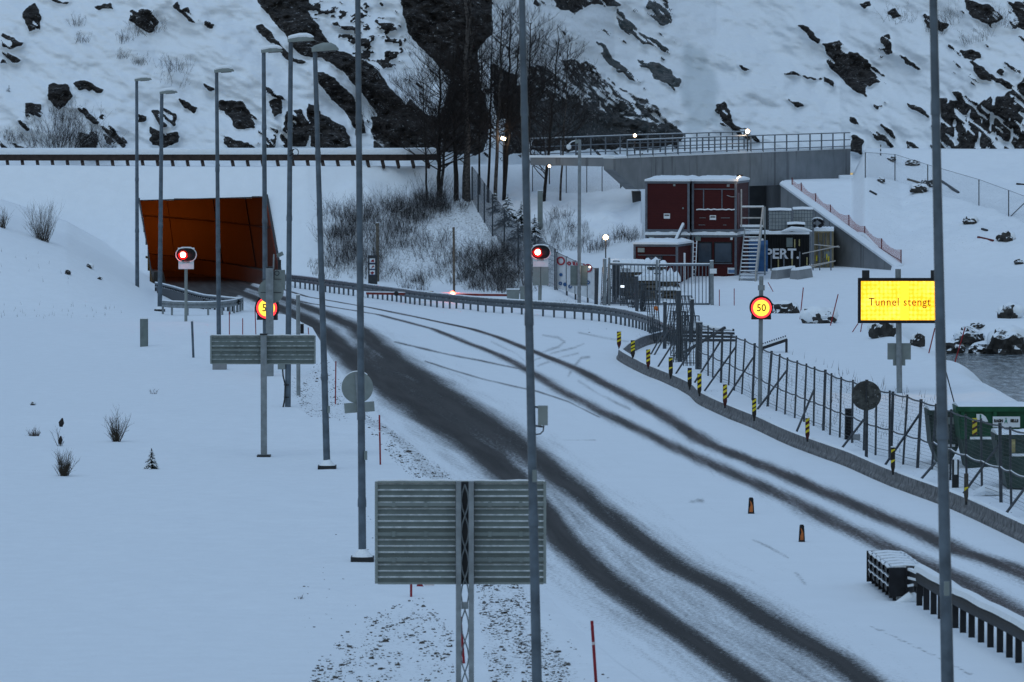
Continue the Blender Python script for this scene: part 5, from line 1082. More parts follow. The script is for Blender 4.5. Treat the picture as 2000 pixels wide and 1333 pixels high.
# concrete block at the parapet end
q = P(1655, 366, 326); s = 326 / F; cb_ = thing('concrete_block', 'square concrete block with thick snow cap at the right end of the parapet', 'block', q)
mb = MB(); mb.box(q.x - 15 * s, q.x + 15 * s, 325.4, 326.6, q.z - 0.2, q.z + 16 * s); mb.build('block', M['concrete'], cb_)
mb = MB(); mb.sweep([q + Vector((-16.5 * s, 0, 16 * s)), q + Vector((0, 0, 16.5 * s)), q + Vector((16.5 * s, 0, 16 * s))], [(-0.65, 0), (0.65, 0), (0.62, 0.16), (0.3, 0.24), (-0.4, 0.24), (-0.65, 0.1)]); mb.build('snow_cap', M['cap'], cb_, True)
# railings
def railing(label, pts, hpx, step_px, m_=None, rails=(1.0, 0.52, 0.08)):
    """pts: foot line as (u, v, D)"""
    ps = [P(*p) for p in pts]; th = thing('railing', label, 'railing', ps[0]); hz = hpx * ps[0].y / F
    L_ = sum((b_ - a).length for a, b_ in zip(ps[:-1], ps[1:]))
    for p in resample(ps, step_px * L_ / abs(pts[-1][0] - pts[0][0])):
        mb = MB(); mb.box(p.x - 0.045, p.x + 0.045, p.y - 0.04, p.y + 0.04, p.z - 0.1, p.z + hz); mb.build('post', M['galvd'], th)
    for r_ in rails:
        mb = MB(); mb.tube([p + Vector((0, -0.05, hz * r_)) for p in ps], 0.034, 6); mb.build('rail', M['galvd'], th)
    mb = MB(); mb.tube([p + Vector((0, -0.05, hz + 0.04)) for p in resample(ps, 0.7)], 0.022, 5); mb.build('snow_cap', M['cap'], th)
    return th
M['galvd'] = simple('railing_steel', (0.13, 0.15, 0.175), 0.5, 0.4, 0.15, 5)
railing('near grey steel railing along the top of the concrete parapet', [(1225, 306, 301.5), (1440, 296, 315), (1660, 288, 329.5)], 31, 23.5)
railing('far steel railing behind the near one, from the trees to the lamp', [(1036, 305, 309), (1250, 296, 320), (1462, 288, 334)], 33, 26)
lw = thing('low_wall', 'low snow topped concrete wall under the far railing, left of the parapet', 'wall', P(1110, 315, 305)); b0 = P(1036, 308, 305); b1 = P(1206, 308, 303.5)
mb = MB(); mb.prism([b0, b1, b1 + Vector((0, 0, -0.55)), b0 + Vector((0, 0, -0.45))], (0, 0.5, 0)); mb.build('wall', M['cast'], lw); mb = MB(); mb.sweep([b0.lerp(b1, i / 10) + Vector((0, 0.25, 0)) for i in range(11)], [(-0.27, -0.005), (0.27, -0.005), (0.2, 0.13), (-0.2, 0.13)]); mb.build('snow_cap', M['cap'], lw, True)
# orange safety net along the wing wall
M['net'] = mesh_mat('orange_net', (0.40, 0.06, 0.035), 0.045, 0.045, 0.013, 0.013)
M['netpost'] = simple('net_post', (0.12, 0.02, 0.02), 0.6, 0, 0.2, 4)
NT = [(1547, 372, 347, 312.0), (1565, 383, 357, 310.8), (1593, 402, 378, 308.6), (1622, 424, 400, 306.5), (1658, 448, 420, 303.7), (1689, 470, 442, 301.2), (1722, 494, 466, 298.6), (1760, 515, 488, 296.0)]
nt = thing('safety_net', 'orange plastic safety net on stakes along the wing wall coping', 'safety net', P(1622, 424, 306.5)); nb1 = []; nt1 = []
for u, vb, vt, D in NT:
    a = P(u, vb, D + 0.6); b_ = P(u, vt, D + 0.6); nb1.append(a); nt1.append(b_); mb = MB(); mb.tube([a - Vector((0, 0, 0.5)), b_], 0.035, 6); mb.build('stake', M['netpost'], nt)
qs = []
for i in range(len(nb1) - 1):
    for j in range(4):
        f0, f1 = j / 4, (j + 1) / 4; sg0 = 0.22 * 4 * f0 * (1 - f0); sg1 = 0.22 * 4 * f1 * (1 - f1)
        qs.append((nb1[i].lerp(nb1[i + 1], f0), nb1[i].lerp(nb1[i + 1], f1), nt1[i].lerp(nt1[i + 1], f1) - Vector((0, 0, sg1)), nt1[i].lerp(nt1[i + 1], f0) - Vector((0, 0, sg0))))
panel('net', M['net'], nt, qs)
mb = MB(); mb.tube([a.lerp(b_, 0.25) + Vector((0, -0.02, -0.06 * (i % 2))) for i, (a, b_) in enumerate(zip(nb1, nt1))], 0.022, 5); mb.build('rope', M['netpost'], nt)

# ------------------------------------------------------------------ red site cabins
RZ = R(-9.5)
m, n, l, b = newmat('red_cladding'); gg = n.new('ShaderNodeNewGeometry'); sp = n.new('ShaderNodeSeparateXYZ'); l.new(gg.outputs['Position'], sp.inputs[0])
t = noise_node(n, l, 1.2, 5); c_ = mixc(n, l, t.outputs[0], (0.036, 0.0045, 0.0055), (0.060, 0.0085, 0.009)); l.new(c_, b.inputs['Base Color']); b.inputs['Roughness'].default_value = 0.7; b.inputs['Specular IOR Level'].default_value = 0.2
wv = math_(n, l, 'SINE', math_(n, l, 'MULTIPLY', sp.outputs[2], 42.0)); bump(n, l, b, wv, 0.12, 0.02); M['clad'] = m
def cabin(label, u0, u1, v0, v1, D, L_, rz=RZ, name='site_cabin'):
    """short end towards the road; u0..u1, v0..v1 the front face in the picture"""
    a = P(u0, v1, D); s = D / F; w = (u1 - u0) * s / math.cos(rz); hgt = (v1 - v0) * s
    T = Matrix.Translation(a) @ Matrix.Rotation(rz, 4, 'Z'); th = thing(name, label, 'site cabin', a)
    mb = MB(T); mb.box(0.05, w - 0.05, 0.04, L_ - 0.04, 0.08, hgt - 0.02); mb.build('body', M['clad'], th)
    mb = MB(T)
    for x in (0, w - 0.12):
        for y in (0, L_ - 0.12): mb.box(x, x + 0.12, y, y + 0.12, 0, hgt)
    for z in (0, hgt - 0.14):
        for y in (0.0, L_ - 0.12): mb.box(0.121, w - 0.121, y, y + 0.12, z, z + 0.14)
        for x in (0, w - 0.12): mb.box(x, x + 0.12, 0.121, L_ - 0.121, z, z + 0.14)
    mb.build('steel_frame', M['frame'], th)
    mb = MB(T); k_ = 10; vs = []; fs = []
    for i in range(k_ + 1):
        for j in range(7):
            x = -0.03 + (w + 0.06) * i / k_; y = -0.05 + (L_ + 0.1) * j / 6; e_ = 0.10 if i in (0, k_) or j in (0, 6) else 0.24 + 0.05 * math.sin(i * 1.9 + j * 2.3); vs.append((x, y, hgt + e_))
    for i in range(k_ + 1):
        for j in range(7): vs.append((-0.03 + (w + 0.06) * i / k_, -0.05 + (L_ + 0.1) * j / 6, hgt - 0.01 + (0.012 if 0 < i < k_ and 0 < j < 6 else 0)))
    g_ = 7 * (k_ + 1)
    for i in range(k_):
        for j in range(6): fs += [(i * 7 + j, (i + 1) * 7 + j, (i + 1) * 7 + j + 1, i * 7 + j + 1)]
    rimi = [i * 7 for i in range(k_ + 1)] + [k_ * 7 + j for j in range(1, 7)] + [i * 7 + 6 for i in range(k_ - 1, -1, -1)] + [j for j in range(5, 0, -1)]
    for a_, b2_ in zip(rimi, rimi[1:] + rimi[:1]): fs.append((a_, b2_, b2_ + g_, a_ + g_))
    mb.add(vs, fs); mb.build('snow_cap', M['cap'], th, True)
    return th, T, w, hgt, s
ul, T, w, hg, s = cabin('plain red upper cabin on the left of the stacked pair', 1260, 1346, 354, 453, 291.4, 6.0)
mb = MB(T); mb.box(0.42 * w, 0.56 * w, 0.02, 0.039, 0.26 * hg, 0.36 * hg); mb.build('notice', M['white'], ul); mb = MB(T); mb.box(0.435 * w, 0.545 * w, 0.012, 0.019, 0.315 * hg, 0.34 * hg); mb.build('notice_band', M['dark'], ul)
mb = MB(T); mb.box(0.63 * w, 0.68 * w, 0.02, 0.039, 0.90 * hg, 0.94 * hg); mb.build('vent', M['alu2'], ul); mb = MB(T); mb.box(0.84 * w, 0.87 * w, -0.02, 0.039, 0.45 * hg, 0.48 * hg); mb.build('bracket_plate', M['alu2'], ul)
ur, T, w, hg, s = cabin('red upper cabin with boarded window frames beside the top of the stair', 1351, 1438, 354, 453, 291.4, 6.0)
mb = MB(T)
for x in (0.25, 0.66): mb.box(x * w, x * w + 0.06, 0.01, 0.039, 0.46 * hg, 0.83 * hg)
mb.box(0.04 * w, 0.96 * w, 0.006, 0.039, 0.83 * hg, 0.85 * hg); mb.build('window_bars', M['frame'], ur)
mb = MB(T); mb.tube([(x * w, 0.0, 0.44 * hg + 0.02 * math.sin(x * 40)) for x in np.linspace(0.10, 0.96, 14)], 0.035, 5); mb.build('snow_ledge', M['cap'], ur)
mb = MB(T); mb.box(0.40 * w, 0.54 * w, 0.02, 0.039, 0.235 * hg, 0.325 * hg); mb.build('notice', M['white'], ur); mb = MB(T); mb.box(0.415 * w, 0.525 * w, 0.012, 0.019, 0.28 * hg, 0.305 * hg); mb.build('notice_band', M['dark'], ur)
mb = MB(T)
for x, z, L2 in ((0.17, .27, .14), (0.65, .27, .2), (0.15, .13, .15), (0.70, .13, .07)): mb.box(x * w, (x + L2) * w, 0.02, 0.039, z * hg, z * hg + 0.025)
mb.build('vent_slots', M['galv'], ur)
mb = MB(T); mb.box(0.78 * w, 0.84 * w, 0.01, 0.039, 0.885 * hg, 0.935 * hg); mb.build('vent', M['galv'], ur)
mb = MB(T); mb.tube([(0.78 * w, -0.02, 0.72 * hg), (0.88 * w, -0.05, 0.69 * hg), (0.98 * w, -0.03, 0.69 * hg)], 0.02, 5); mb.build('cable', M['galv'], ur)
mb = MB(T); mb.box(w - 0.06, w - 0.045 + 0.012, 0.7, 1.6, 0.1, 2.2); mb.build('side_door', M['red'], ur)
mb = MB(T); mb.bar((w + 0.02, 0.15, hg + 0.18), (w + 0.12, 0.15, hg + 0.33), 0.06); mb.box(w - 0.02, w + 0.35, 0.02, 0.3, hg + 0.28, hg + 0.36); lf = mb.build('lamp_bracket', M['black'], ur)
mb = MB(T); mb.bar((w + 0.02, -0.02, hg + 0.14), (w + 0.20, -0.02, hg + 0.28), 0.06); mb.build('wall_lamp', M['lamp'], lf)
pl2 = bpy.data.lights.new('wall_lamp_light', 'POINT'); pl2.energy = 12; pl2.color = (1, 0.62, 0.34); pl2.shadow_soft_size = 0.1; po = bpy.data.objects.new('wall_lamp_light', pl2); COL.objects.link(po); po.parent = ur; po.location = (T @ Vector((w + 0.35, -0.15, hg + 0.05))) - ORG[ur.name]
lr, T, w, hg, s = cabin('red lower cabin with two windows under the boarded upper cabin', 1351, 1438, 459, 556, 291.0, 6.0)
for x0, x1 in ((0.15, 0.43), (0.52, 0.88)):
    mb = MB(T); mb.box(x0 * w - 0.06, x1 * w + 0.06, 0.005, 0.039, 0.42 * hg, 0.86 * hg); o = mb.build('window', M['black'], lr); mb = MB(T); mb.box(x0 * w, x1 * w, -0.005, 0.004, 0.45 * hg, 0.83 * hg); mb.build('pane', M['glass'], o)
    mb = MB(T); mb.box(x0 * w - 0.06, x1 * w + 0.06, -0.012, 0.004, 0.415 * hg, 0.43 * hg); mb.build('sill', M['frame'], o)
mb = MB(T); mb.box(0.80 * w, 0.98 * w, 0.01, 0.039, 0.22 * hg, 0.34 * hg); mb.build('notice', M['white'], lr); mb = MB(T); mb.box(0.815 * w, 0.965 * w, 0.002, 0.009, 0.235 * hg, 0.30 * hg); mb.build('blue_print', simple('notice_blue', (0.10, 0.17, 0.30), 0.6), lr)
mb = MB(T); mb.box(0.08 * w, 0.20 * w, -0.05, 0.039, 0.88 * hg, 0.97 * hg); mb.build('junction_box', M['alu'], lr); mb = MB(T); mb.box(0.86 * w, 0.91 * w, 0.0, 0.039, 0.90 * hg, 0.95 * hg); mb.build('vent', M['white'], lr)
mb = MB(T); mb.box(0.0, w, 0.1, 5.9, -0.30, 0.0); mb.build('skid', M['wood'], lr)
mb = MB(T)
for x in (0.45, 0.62): mb.disc((x * w, -0.15, -0.05), 0.16, 0.2, 14)
mb.build('support_wheel', M['dark'], lr)
ll, T, w, hg, s = cabin('red lower cabin mostly hidden by the low annex', 1260, 1346, 459, 556, 291.0, 6.0)
mb = MB(T); mb.box(0.08 * w, 0.20 * w, -0.05, 0.039, 0.88 * hg, 0.97 * hg); mb.build('junction_box', M['alu'], ll); mb = MB(T); mb.box(0.0, w, 0.1, 5.9, -0.30, 0.0); mb.build('skid', M['wood'], ll)
an, T, w, hg, s = cabin('low red annex cabin with a curtained window and thick roof snow', 1237, 1323, 477, 571, 286.5, 4.2, R(-13))
mb = MB(T); mb.box(0.28 * w, 0.66 * w, 0.005, 0.039, 0.30 * hg, 0.76 * hg); o = mb.build('window', M['black'], an); mb = MB(T); mb.box(0.30 * w, 0.64 * w, -0.003, 0.004, 0.33 * hg, 0.74 * hg); mb.build('pane', M['glass'], o)
mb = MB(T)
for k_ in range(5): mb.box((0.33 + k_ * 0.065) * w, (0.36 + k_ * 0.065) * w, -0.008, -0.0035, 0.33 * hg, 0.74 * hg)
mb.build('curtain', simple('curtain', (0.09, 0.06, 0.07), 0.8), o)
mb = MB(T); mb.box(0.10 * w, 0.25 * w, -0.02, 0.039, 0.83 * hg, 0.92 * hg); mb.build('vent', M['alu2'], an); mb = MB(T); mb.box(0.1 * w, 0.98 * w, 0.008, 0.039, 0.765 * hg, 0.78 * hg); mb.build('trim', M['frame'], an)
# snowy downpipe and ladder
p = P(1333, 440, 290.5); th = thing('downpipe', 'slanting snow covered pipe running down to the annex roof', 'pipe', p); mb = MB(); mb.tube([P(1335, 441, 290.8), P(1320, 470, 288.5)], 0.10, 8); o = mb.build('pipe', M['frame'], th); mb = MB(); mb.tube([P(1334, 440, 290.8) + Vector((0, -0.06, 0.07)), P(1320, 469, 288.5) + Vector((0, -0.06, 0.07))], 0.08, 8); mb.build('snow_cap', M['cap'], th, True)
p = P(1358, 565, 286); th = thing('ladder', 'light ladder leaning between the annex and the lower cabin', 'ladder', p); mb = MB(); a0_, a1_ = P(1352, 566, 285.8), P(1354, 471, 288.3); b0_, b1_ = P(1357, 566, 285.8), P(1361, 471, 288.3); mb.tube([a0_, a1_], 0.025, 6); mb.tube([b0_, b1_], 0.025, 6)
for i in range(11): mb.tube([a0_.lerp(a1_, (i + .5) / 11), b0_.lerp(b1_, (i + .5) / 11)], 0.018, 5)
mb.build('ladder_frame', M['white'], th)
# outside stair
D0, D1 = 286.6, 290.6
th = thing('outside_stair', 'steep metal stair with snowy treads up to the upper red cabin', 'stair', P(1457, 570, D0)); NS = 17
bl, br, tl_, tr_ = P(1441, 570, D0), P(1474, 572, D0), P(1455, 446, D1), P(1488, 446, D1)
for i in range(NS):
    t_ = (i + 0.5) / NS; a = bl.lerp(tl_, t_); b_ = br.lerp(tr_, t_); mb = MB(); mb.box(a.x, b_.x, a.y - 0.02, a.y + 0.22, a.z - 0.03, a.z); o = mb.build('tread', M['galvd'], th); mb = MB(); mb.box(a.x + 0.02, b_.x - 0.02, a.y - 0.03, a.y + 0.2, a.z, a.z + 0.045); mb.build('snow_cap', M['cap'], o)
for a, b_ in ((bl, tl_), (br, tr_)): mb = MB(); mb.bar(a - Vector((0, 0, 0.2)), b_, 0.05, 0.2); mb.build('stringer', M['galv'], th)
pa_ = P(1447, 443, D1); pb_ = P(1489, 443, D1); mb = MB(); mb.box(pa_.x, pb_.x, D1, D1 + 1.3, pa_.z - 0.12, pa_.z - 0.02); o = mb.build('platform', M['galvd'], th); mb = MB(); mb.box(pa_.x - 0.02, pb_.x + 0.02, D1 - 0.02, D1 + 1.32, pa_.z - 0.02, pa_.z + 0.08); mb.build('snow_cap', M['cap'], o)
M['rail2'] = simple('pale_handrail', (0.36, 0.34, 0.32), 0.5, 0.2, 0.15, 5)
for pp in ([P(1448, 443, D1), P(1448, 370, D1)], [P(1448, 405, D1), P(1492, 405, D1)], [P(1448, 426, D1), P(1490, 426, D1)], [P(1491, 445, D1), P(1491, 405, D1)], [P(1490, 405, D1), P(1476, 530, D0 + 0.4)], [P(1476, 528, D0 + 0.4), P(1475, 570, D0 + 0.3)]):
    mb = MB(); mb.tube(pp, 0.05 if pp[0].z > pp[1].z + 2 else 0.042, 8); o = mb.build('handrail', M['rail2'], th)
mb = MB(); mb.tube([P(1448, 403.5, D1), P(1492, 403.5, D1)], 0.04, 6); mb.build('snow_cap', M['cap'], th)
for pp in ([P(1494, 404, D1 + 1.2), P(1494, 560, D1 + 1.2)],): mb = MB(); mb.tube(pp, 0.05, 6); mb.build('support_post', M['galv'], th)
# black and beige containers, blue tank, tanks and clutter on top
def container(label, u0, u1, v0, v1, D, dep, m_, rz=0.0, cap=0.16, right=True):
    a = P(u0, v1, D); s = D / F; w = (u1 - u0) * s; hgt = (v1 - v0) * s; T = Matrix.Translation(a) @ Matrix.Rotation(rz, 4, 'Z'); th = thing('shipping_container', label, 'container', a)
    mb = MB(T); nk = max(6, int(w / 0.16)); vs = []
    prof = []
    for i in range(nk):
        x0 = 0.08 + (w - 0.16) * i / nk; dx = (w - 0.16) / nk; prof += [(x0, 0.06), (x0 + dx * 0.3, 0.06), (x0 + dx * 0.45, 0.025), (x0 + dx * 0.85, 0.025)]
    prof.append((w - 0.08, 0.06)); np_ = len(prof)
    mb.add([(x, y, 0.1) for x, y in prof] + [(x, y, hgt - 0.1) for x, y in prof], [(i, i + 1, np_ + i + 1, np_ + i) for i in range(np_ - 1)]); mb.box(0.05, w - 0.05, 0.065, dep - 0.03, 0.05, hgt - 0.03); mb.build('body', m_, th)
    mb = MB(T)
    for x in (0, w - 0.10):
        for y in (0, dep - 0.1): mb.box(x, x + 0.10, y, y + 0.10, 0, hgt)
    for z in (0, hgt - 0.11):
        for y in (0, dep - 0.1): mb.box(0.101, w - 0.101, y, y + 0.10, z, z + 0.11)
        for x in (0, w - 0.1): mb.box(x, x + 0.1, 0.101, dep - 0.101, z, z + 0.11)
    mb.build('steel_frame', m_, th)
    mb = MB(T); n_ = 16; pts = [Vector((w * i / n_, dep / 2, hgt + 0.02 * math.sin(i * 2.3))) for i in range(n_ + 1)]; mb.sweep(pts, [(-dep / 2, -0.03), (dep / 2, -0.03), (dep / 2 - 0.05, cap), (0, cap * 1.3), (-dep / 2 + 0.05, cap)]); mb.build('snow_cap', M['cap'], th, True)
    return th, T, w, hgt
bk, T, w, hg = container('black corrugated container with big white lettering PERT behind the stair', 1392, 1581, 458, 530, 299.5, 2.4, simple('container_black', (0.005, 0.0055, 0.007), 0.7, 0, 0.4, 2))
c = P(1527, 497, 299.4); M['letter'] = simple('white_lettering', (0.55, 0.57, 0.60), 0.6, 0, 0.15, 8)
text('PERT.', 27 * 299.5 / F, bk, 'lettering', M['letter'], (c.x + 0.02, 299.5 - 0.03, c.z), bold=0.022, xs=1.02)
a = P(1536, 465, 299.5); b_ = P(1548, 483, 299.5); mb = MB(); mb.box(a.x, b_.x, 299.47, 299.52, b_.z, a.z); mb.build('document_box', M['alu'], bk)
M['fadedy'] = simple('faded_yellow', (0.30, 0.26, 0.12), 0.6, 0, 0.3, 8); 
for uu, v0, v1 in ((1519, 507, 523), (1546, 505, 520), (1575, 503, 518), (1551, 468, 484), (1560, 468, 481), (1494, 508, 522)):
    mb = MB(); a = P(uu, v0, 299.5); b_ = P(uu + 2.4, v1, 299.5); mb.box(a.x, b_.x, 299.488, 299.523, b_.z, a.z); mb.build('reflective_mark', M['fadedy'], bk)

bg, T, w, hg = container('beige end of a container beside the sloping wing wall', 1590, 1628, 452, 531, 301.5, 5.0, M['beige'], R(-4))
mb = MB(T)
for x in (0.22, 0.46, 0.60, 0.82): mb.tube([(x * w, -0.02, 0.12), (x * w, -0.02, hg - 0.1)], 0.025, 6)
mb.build('door_bars', M['galvd'], bg); mb = MB(T); mb.box(0.52 * w, 0.80 * w, 0.0, 0.024, 0.34 * hg, 0.50 * hg); mb.build('label_plate', M['alu2'], bg)
mb = MB(T)
for x, z in ((0.1, .26), (0.62, .30), (0.72, .24)): mb.box(x * w, x * w + 0.07, -0.005, 0.02, z * hg, (z + .14) * hg)
mb.build('reflective_marks', M['yellow'], bg)
q = P(1481, 531, 293.5); s = 293.5 / F; th = thing('blue_tank', 'blue plastic tank behind the lower half of the outside stair', 'tank', q); mb = MB(); mb.sweep([q + Vector((-0.55, 0.5, 0)), q + Vector((0.55, 0.5, 0))], [(-0.5, 0), (0.5, 0), (0.5, 1.55), (0.38, 1.78), (-0.38, 1.78), (-0.5, 1.55)]); mb.build('tank_body', M['blue'], th)
mb = MB(); mb.box(q.x - 0.5, q.x + 0.3, q.y + 0.1, q.y + 0.9, q.z + 1.78, q.z + 1.88); mb.build('snow_cap', M['cap'], th)
for k_ in range(3): mb = MB(); mb.box(q.x - 0.56, q.x + 0.56, q.y - 0.03, q.y - 0.001, q.z + 0.3 + 0.5 * k_, q.z + 0.38 + 0.5 * k_); mb.build('rib', M['blue'], th)
def ibc(label, u0, u1, v0, v1, D):
    a = P(u0, v1, D); s = D / F; w = (u1 - u0) * s; hgt = (v1 - v0) * s; th = thing('tank_crate', label, 'liquid tank', a); d = 1.0
    mb = MB(); mb.box(a.x + 0.05, a.x + w - 0.05, D + 0.05, D + d - 0.05, a.z + 0.1, a.z + hgt - 0.05); mb.build('bottle', M['ibc'], th)
    mb = MB()
    for i in range(8):
        x = a.x + w * i / 7; mb.bar((x, D, a.z + 0.08), (x, D, a.z + hgt), 0.026)
    for j in range(6):
        z = a.z + 0.1 + (hgt - 0.1) * j / 5; mb.bar((a.x, D - 0.015, z), (a.x + w, D - 0.015, z), 0.026); mb.bar((a.x + w, D, z), (a.x + w, D + d, z), 0.026); mb.bar((a.x, D, z), (a.x, D + d, z), 0.026)
    mb.build('cage', M['galvd'], th); mb = MB(); mb.box(a.x, a.x + w, D, D + d, a.z, a.z + 0.1); mb.build('pallet', M['wood'], th)
    mb = MB(); mb.sweep([(a.x, D + d / 2, a.z + hgt), (a.x + w / 2, D + d / 2, a.z + hgt + 0.03), (a.x + w, D + d / 2, a.z + hgt)], [(-d / 2, 0), (d / 2, 0), (d / 2 - 0.1, 0.14), (-d / 2 + 0.1, 0.14)]); mb.build('snow_cap', M['cap'], th, True)
zt = P(0, 458, 299.5).z + 0.16
def vz(z, D): return proj(0, D, z)[1]
ibc('caged white liquid tank on the black container, left one', 1502, 1546, vz(zt + 1.2, 300.2), vz(zt, 300.2), 300.2); ibc('caged white liquid tank on the black container, right one', 1549, 1588, vz(zt + 1.25, 300.8), vz(zt, 300.8), 300.8)
q = Vector((P(1556, 440, 299.6).x, 299.7, zt)); th = thing('tarpaulin_bundle', 'black bundle with snow lumps on the right end of the black container', 'bundle', q); mb = MB(); mb.box(q.x - 0.5, q.x + 0.45, q.y, q.y + 0.5, q.z - 0.05, q.z + 0.42); mb.bar(q + Vector((-0.4, -0.1, 0.12)), q + Vector((0.9, 0.1, 0.05)), 0.1, 0.12); mb.build('bundle', M['black'], th); mb = MB(); mb.sweep([q + Vector((-0.55, 0.2, 0.42)), q + Vector((0, 0.2, 0.46)), q + Vector((0.5, 0.2, 0.42))], [(-0.3, -0.02), (0.3, -0.02), (0.2, 0.12), (-0.2, 0.12)]); mb.tube([q + Vector((-0.9, -0.2, 0.0)), q + Vector((-0.3, -0.2, 0.16)), q + Vector((0.4, -0.15, 0.12)), q + Vector((0.9, -0.1, 0.02))], [0.04, 0.14, 0.13, 0.04], 8); mb.build('snow_cap', M['cap'], th, True)
q = Vector((P(1597, 440, 301.8).x, 302.2, P(0, 452, 301.5).z + 0.24)); th = thing('tyre', 'lugged tyre with snow on it standing on the beige container', 'tyre', q); mb = MB(); mb.tube([q + Vector((0.33 * math.cos(a), 0, 0.22 + 0.2 * math.sin(a))) for a in np.linspace(0, 2 * math.pi, 17)], 0.10, 8)
for a in np.linspace(0.2, 2.9, 7): mb.bar(q + Vector((0.30 * math.cos(a), -0.14, 0.22 + 0.2 * math.sin(a))), q + Vector((0.42 * math.cos(a), 0.1, 0.22 + 0.31 * math.sin(a))), 0.07)
mb.build('tread', M['black'], th); mb = MB(); mb.tube([q + Vector((0.34 * math.cos(a), 0, 0.26 + 0.27 * math.sin(a))) for a in np.linspace(0.5, 2.6, 9)], 0.06, 6); mb.build('snow_cap', M['cap'], th, True)
# scaffold rail fence in front of the wing wall
th = thing('tube_railing', 'rusty scaffold tube railing in front of the black and beige containers', 'railing', P(1562, 540, 297)); D = 296.5
for u, v0, v1 in ((1506, 552, 499), (1531, 546, 497), (1562, 541, 492), (1583, 545, 462), (1601, 541, 474), (1623, 536, 452), (1588, 533, 448)):
    mb = MB(); mb.tube([P(u, v0 + 6, D), P(u, v1, D)], 0.04, 6); mb.build('post', M['galvd'], th)
for pp in ([(1567, 496), (1638, 481)], [(1531, 527), (1562, 523), (1632, 510)], [(1590, 478), (1640, 483)], [(1567, 526), (1625, 512)]):
    mb = MB(); mb.tube([P(u, v, D - 0.06) for u, v in pp], 0.035, 6); mb.build('rail', M['rail2'], th)
for i, (u0, v0, u1, v1, lab) in enumerate(((1512, 565, 1549, 552, 'left of two low concrete barrier blocks below the tube railing'), (1550, 558, 1580, 548, 'right of two low concrete barrier blocks below the tube railing'))):
    a = P(u0, v0, 288.5); b_ = P(u1, v1 + 2, 290.5); a.z = float(height(a.x, a.y)); b_.z = float(height(b_.x, b_.y)) ; th = thing('barrier_block', lab, 'concrete block', a); mb = MB(); mb.sweep([a, b_], [(-0.28, -0.2), (0.28, -0.2), (0.16, 0.5), (-0.16, 0.5)]); mb.build('block', M['concrete'], th); mb = MB(); mb.sweep([a.lerp(b_, t_) for t_ in (0, .5, 1)], [(-0.18, 0.5), (0.18, 0.5), (0.1, 0.62), (-0.1, 0.62)]); mb.build('snow_cap', M['cap'], th, True)

# ------------------------------------------------------------------ steel bar gate
def gate(label, u0, u1, vt0, vt1, vb0, vb1, D, nb):
    a = P(u0, vb0, D); b_ = P(u1, vb1, D + 0.3); at = P(u0, vt0, D); bt = P(u1, vt1, D + 0.3); th = thing('steel_gate', label, 'gate', a)
    mb = MB(); mb.tube([a, at], 0.055, 8); mb.tube([b_, bt], 0.055, 8); mb.tube([at, bt], 0.055, 8); mb.tube([a, b_], 0.05, 8); mb.build('gate_frame', M['galvd'], th)
    mb = MB()
    for i in range(1, nb): mb.tube([a.lerp(b_, i / nb), at.lerp(bt, i / nb)], 0.026, 6)
    mb.build('bars', M['galvd'], th); mb = MB(); mb.tube([at + Vector((0, 0, 0.06)), bt + Vector((0, 0, 0.06))], 0.045, 6); mb.build('snow_cap', M['cap'], th); return th
gate('left leaf of the grey steel bar gate in front of the snowy timber', 1189, 1282, 516, 518, 593, 594, 269, 13)
gate('right leaf of the grey steel bar gate in front of the red annex', 1288, 1386, 518, 518, 594, 594, 269, 14)
g1 = plain_post('stout gate post with a white plate, right of the steel gate', 1391, 598, 1390, 510, 0.10, M['galv'], 'gate post', 'gate_post', D=269); q = P(1393, 530, 268.8); mb = MB(); mb.box(q.x - 0.18, q.x + 0.18, q.y - 0.02, q.y + 0.01, q.z - 0.13, q.z + 0.13); mb.build('plate', M['white'], g1)
plain_post('pair post where the two gate leaves meet, left one', 1283, 600, 1283, 508, 0.05, M['galv'], 'gate post', 'gate_post', D=269.2); plain_post('pair post where the two gate leaves meet, right one', 1288, 600, 1288, 508, 0.05, M['galv'], 'gate post', 'gate_post', D=269.2)
plain_post('pale pipe standing upright in front of the annex side wall', 1337, 574, 1337, 496, 0.055, M['white'], 'pipe', 'upright_pipe', D=281)
plain_post('stout post at the left hinge of the steel gate', 1181, 600, 1181, 506, 0.10, M['galv'], 'gate post', 'gate_post', D=268); plain_post('thinner second post beside the left gate hinge post', 1190, 600, 1190, 504, 0.06, M['galv'], 'gate post', 'gate_post', D=268.4)
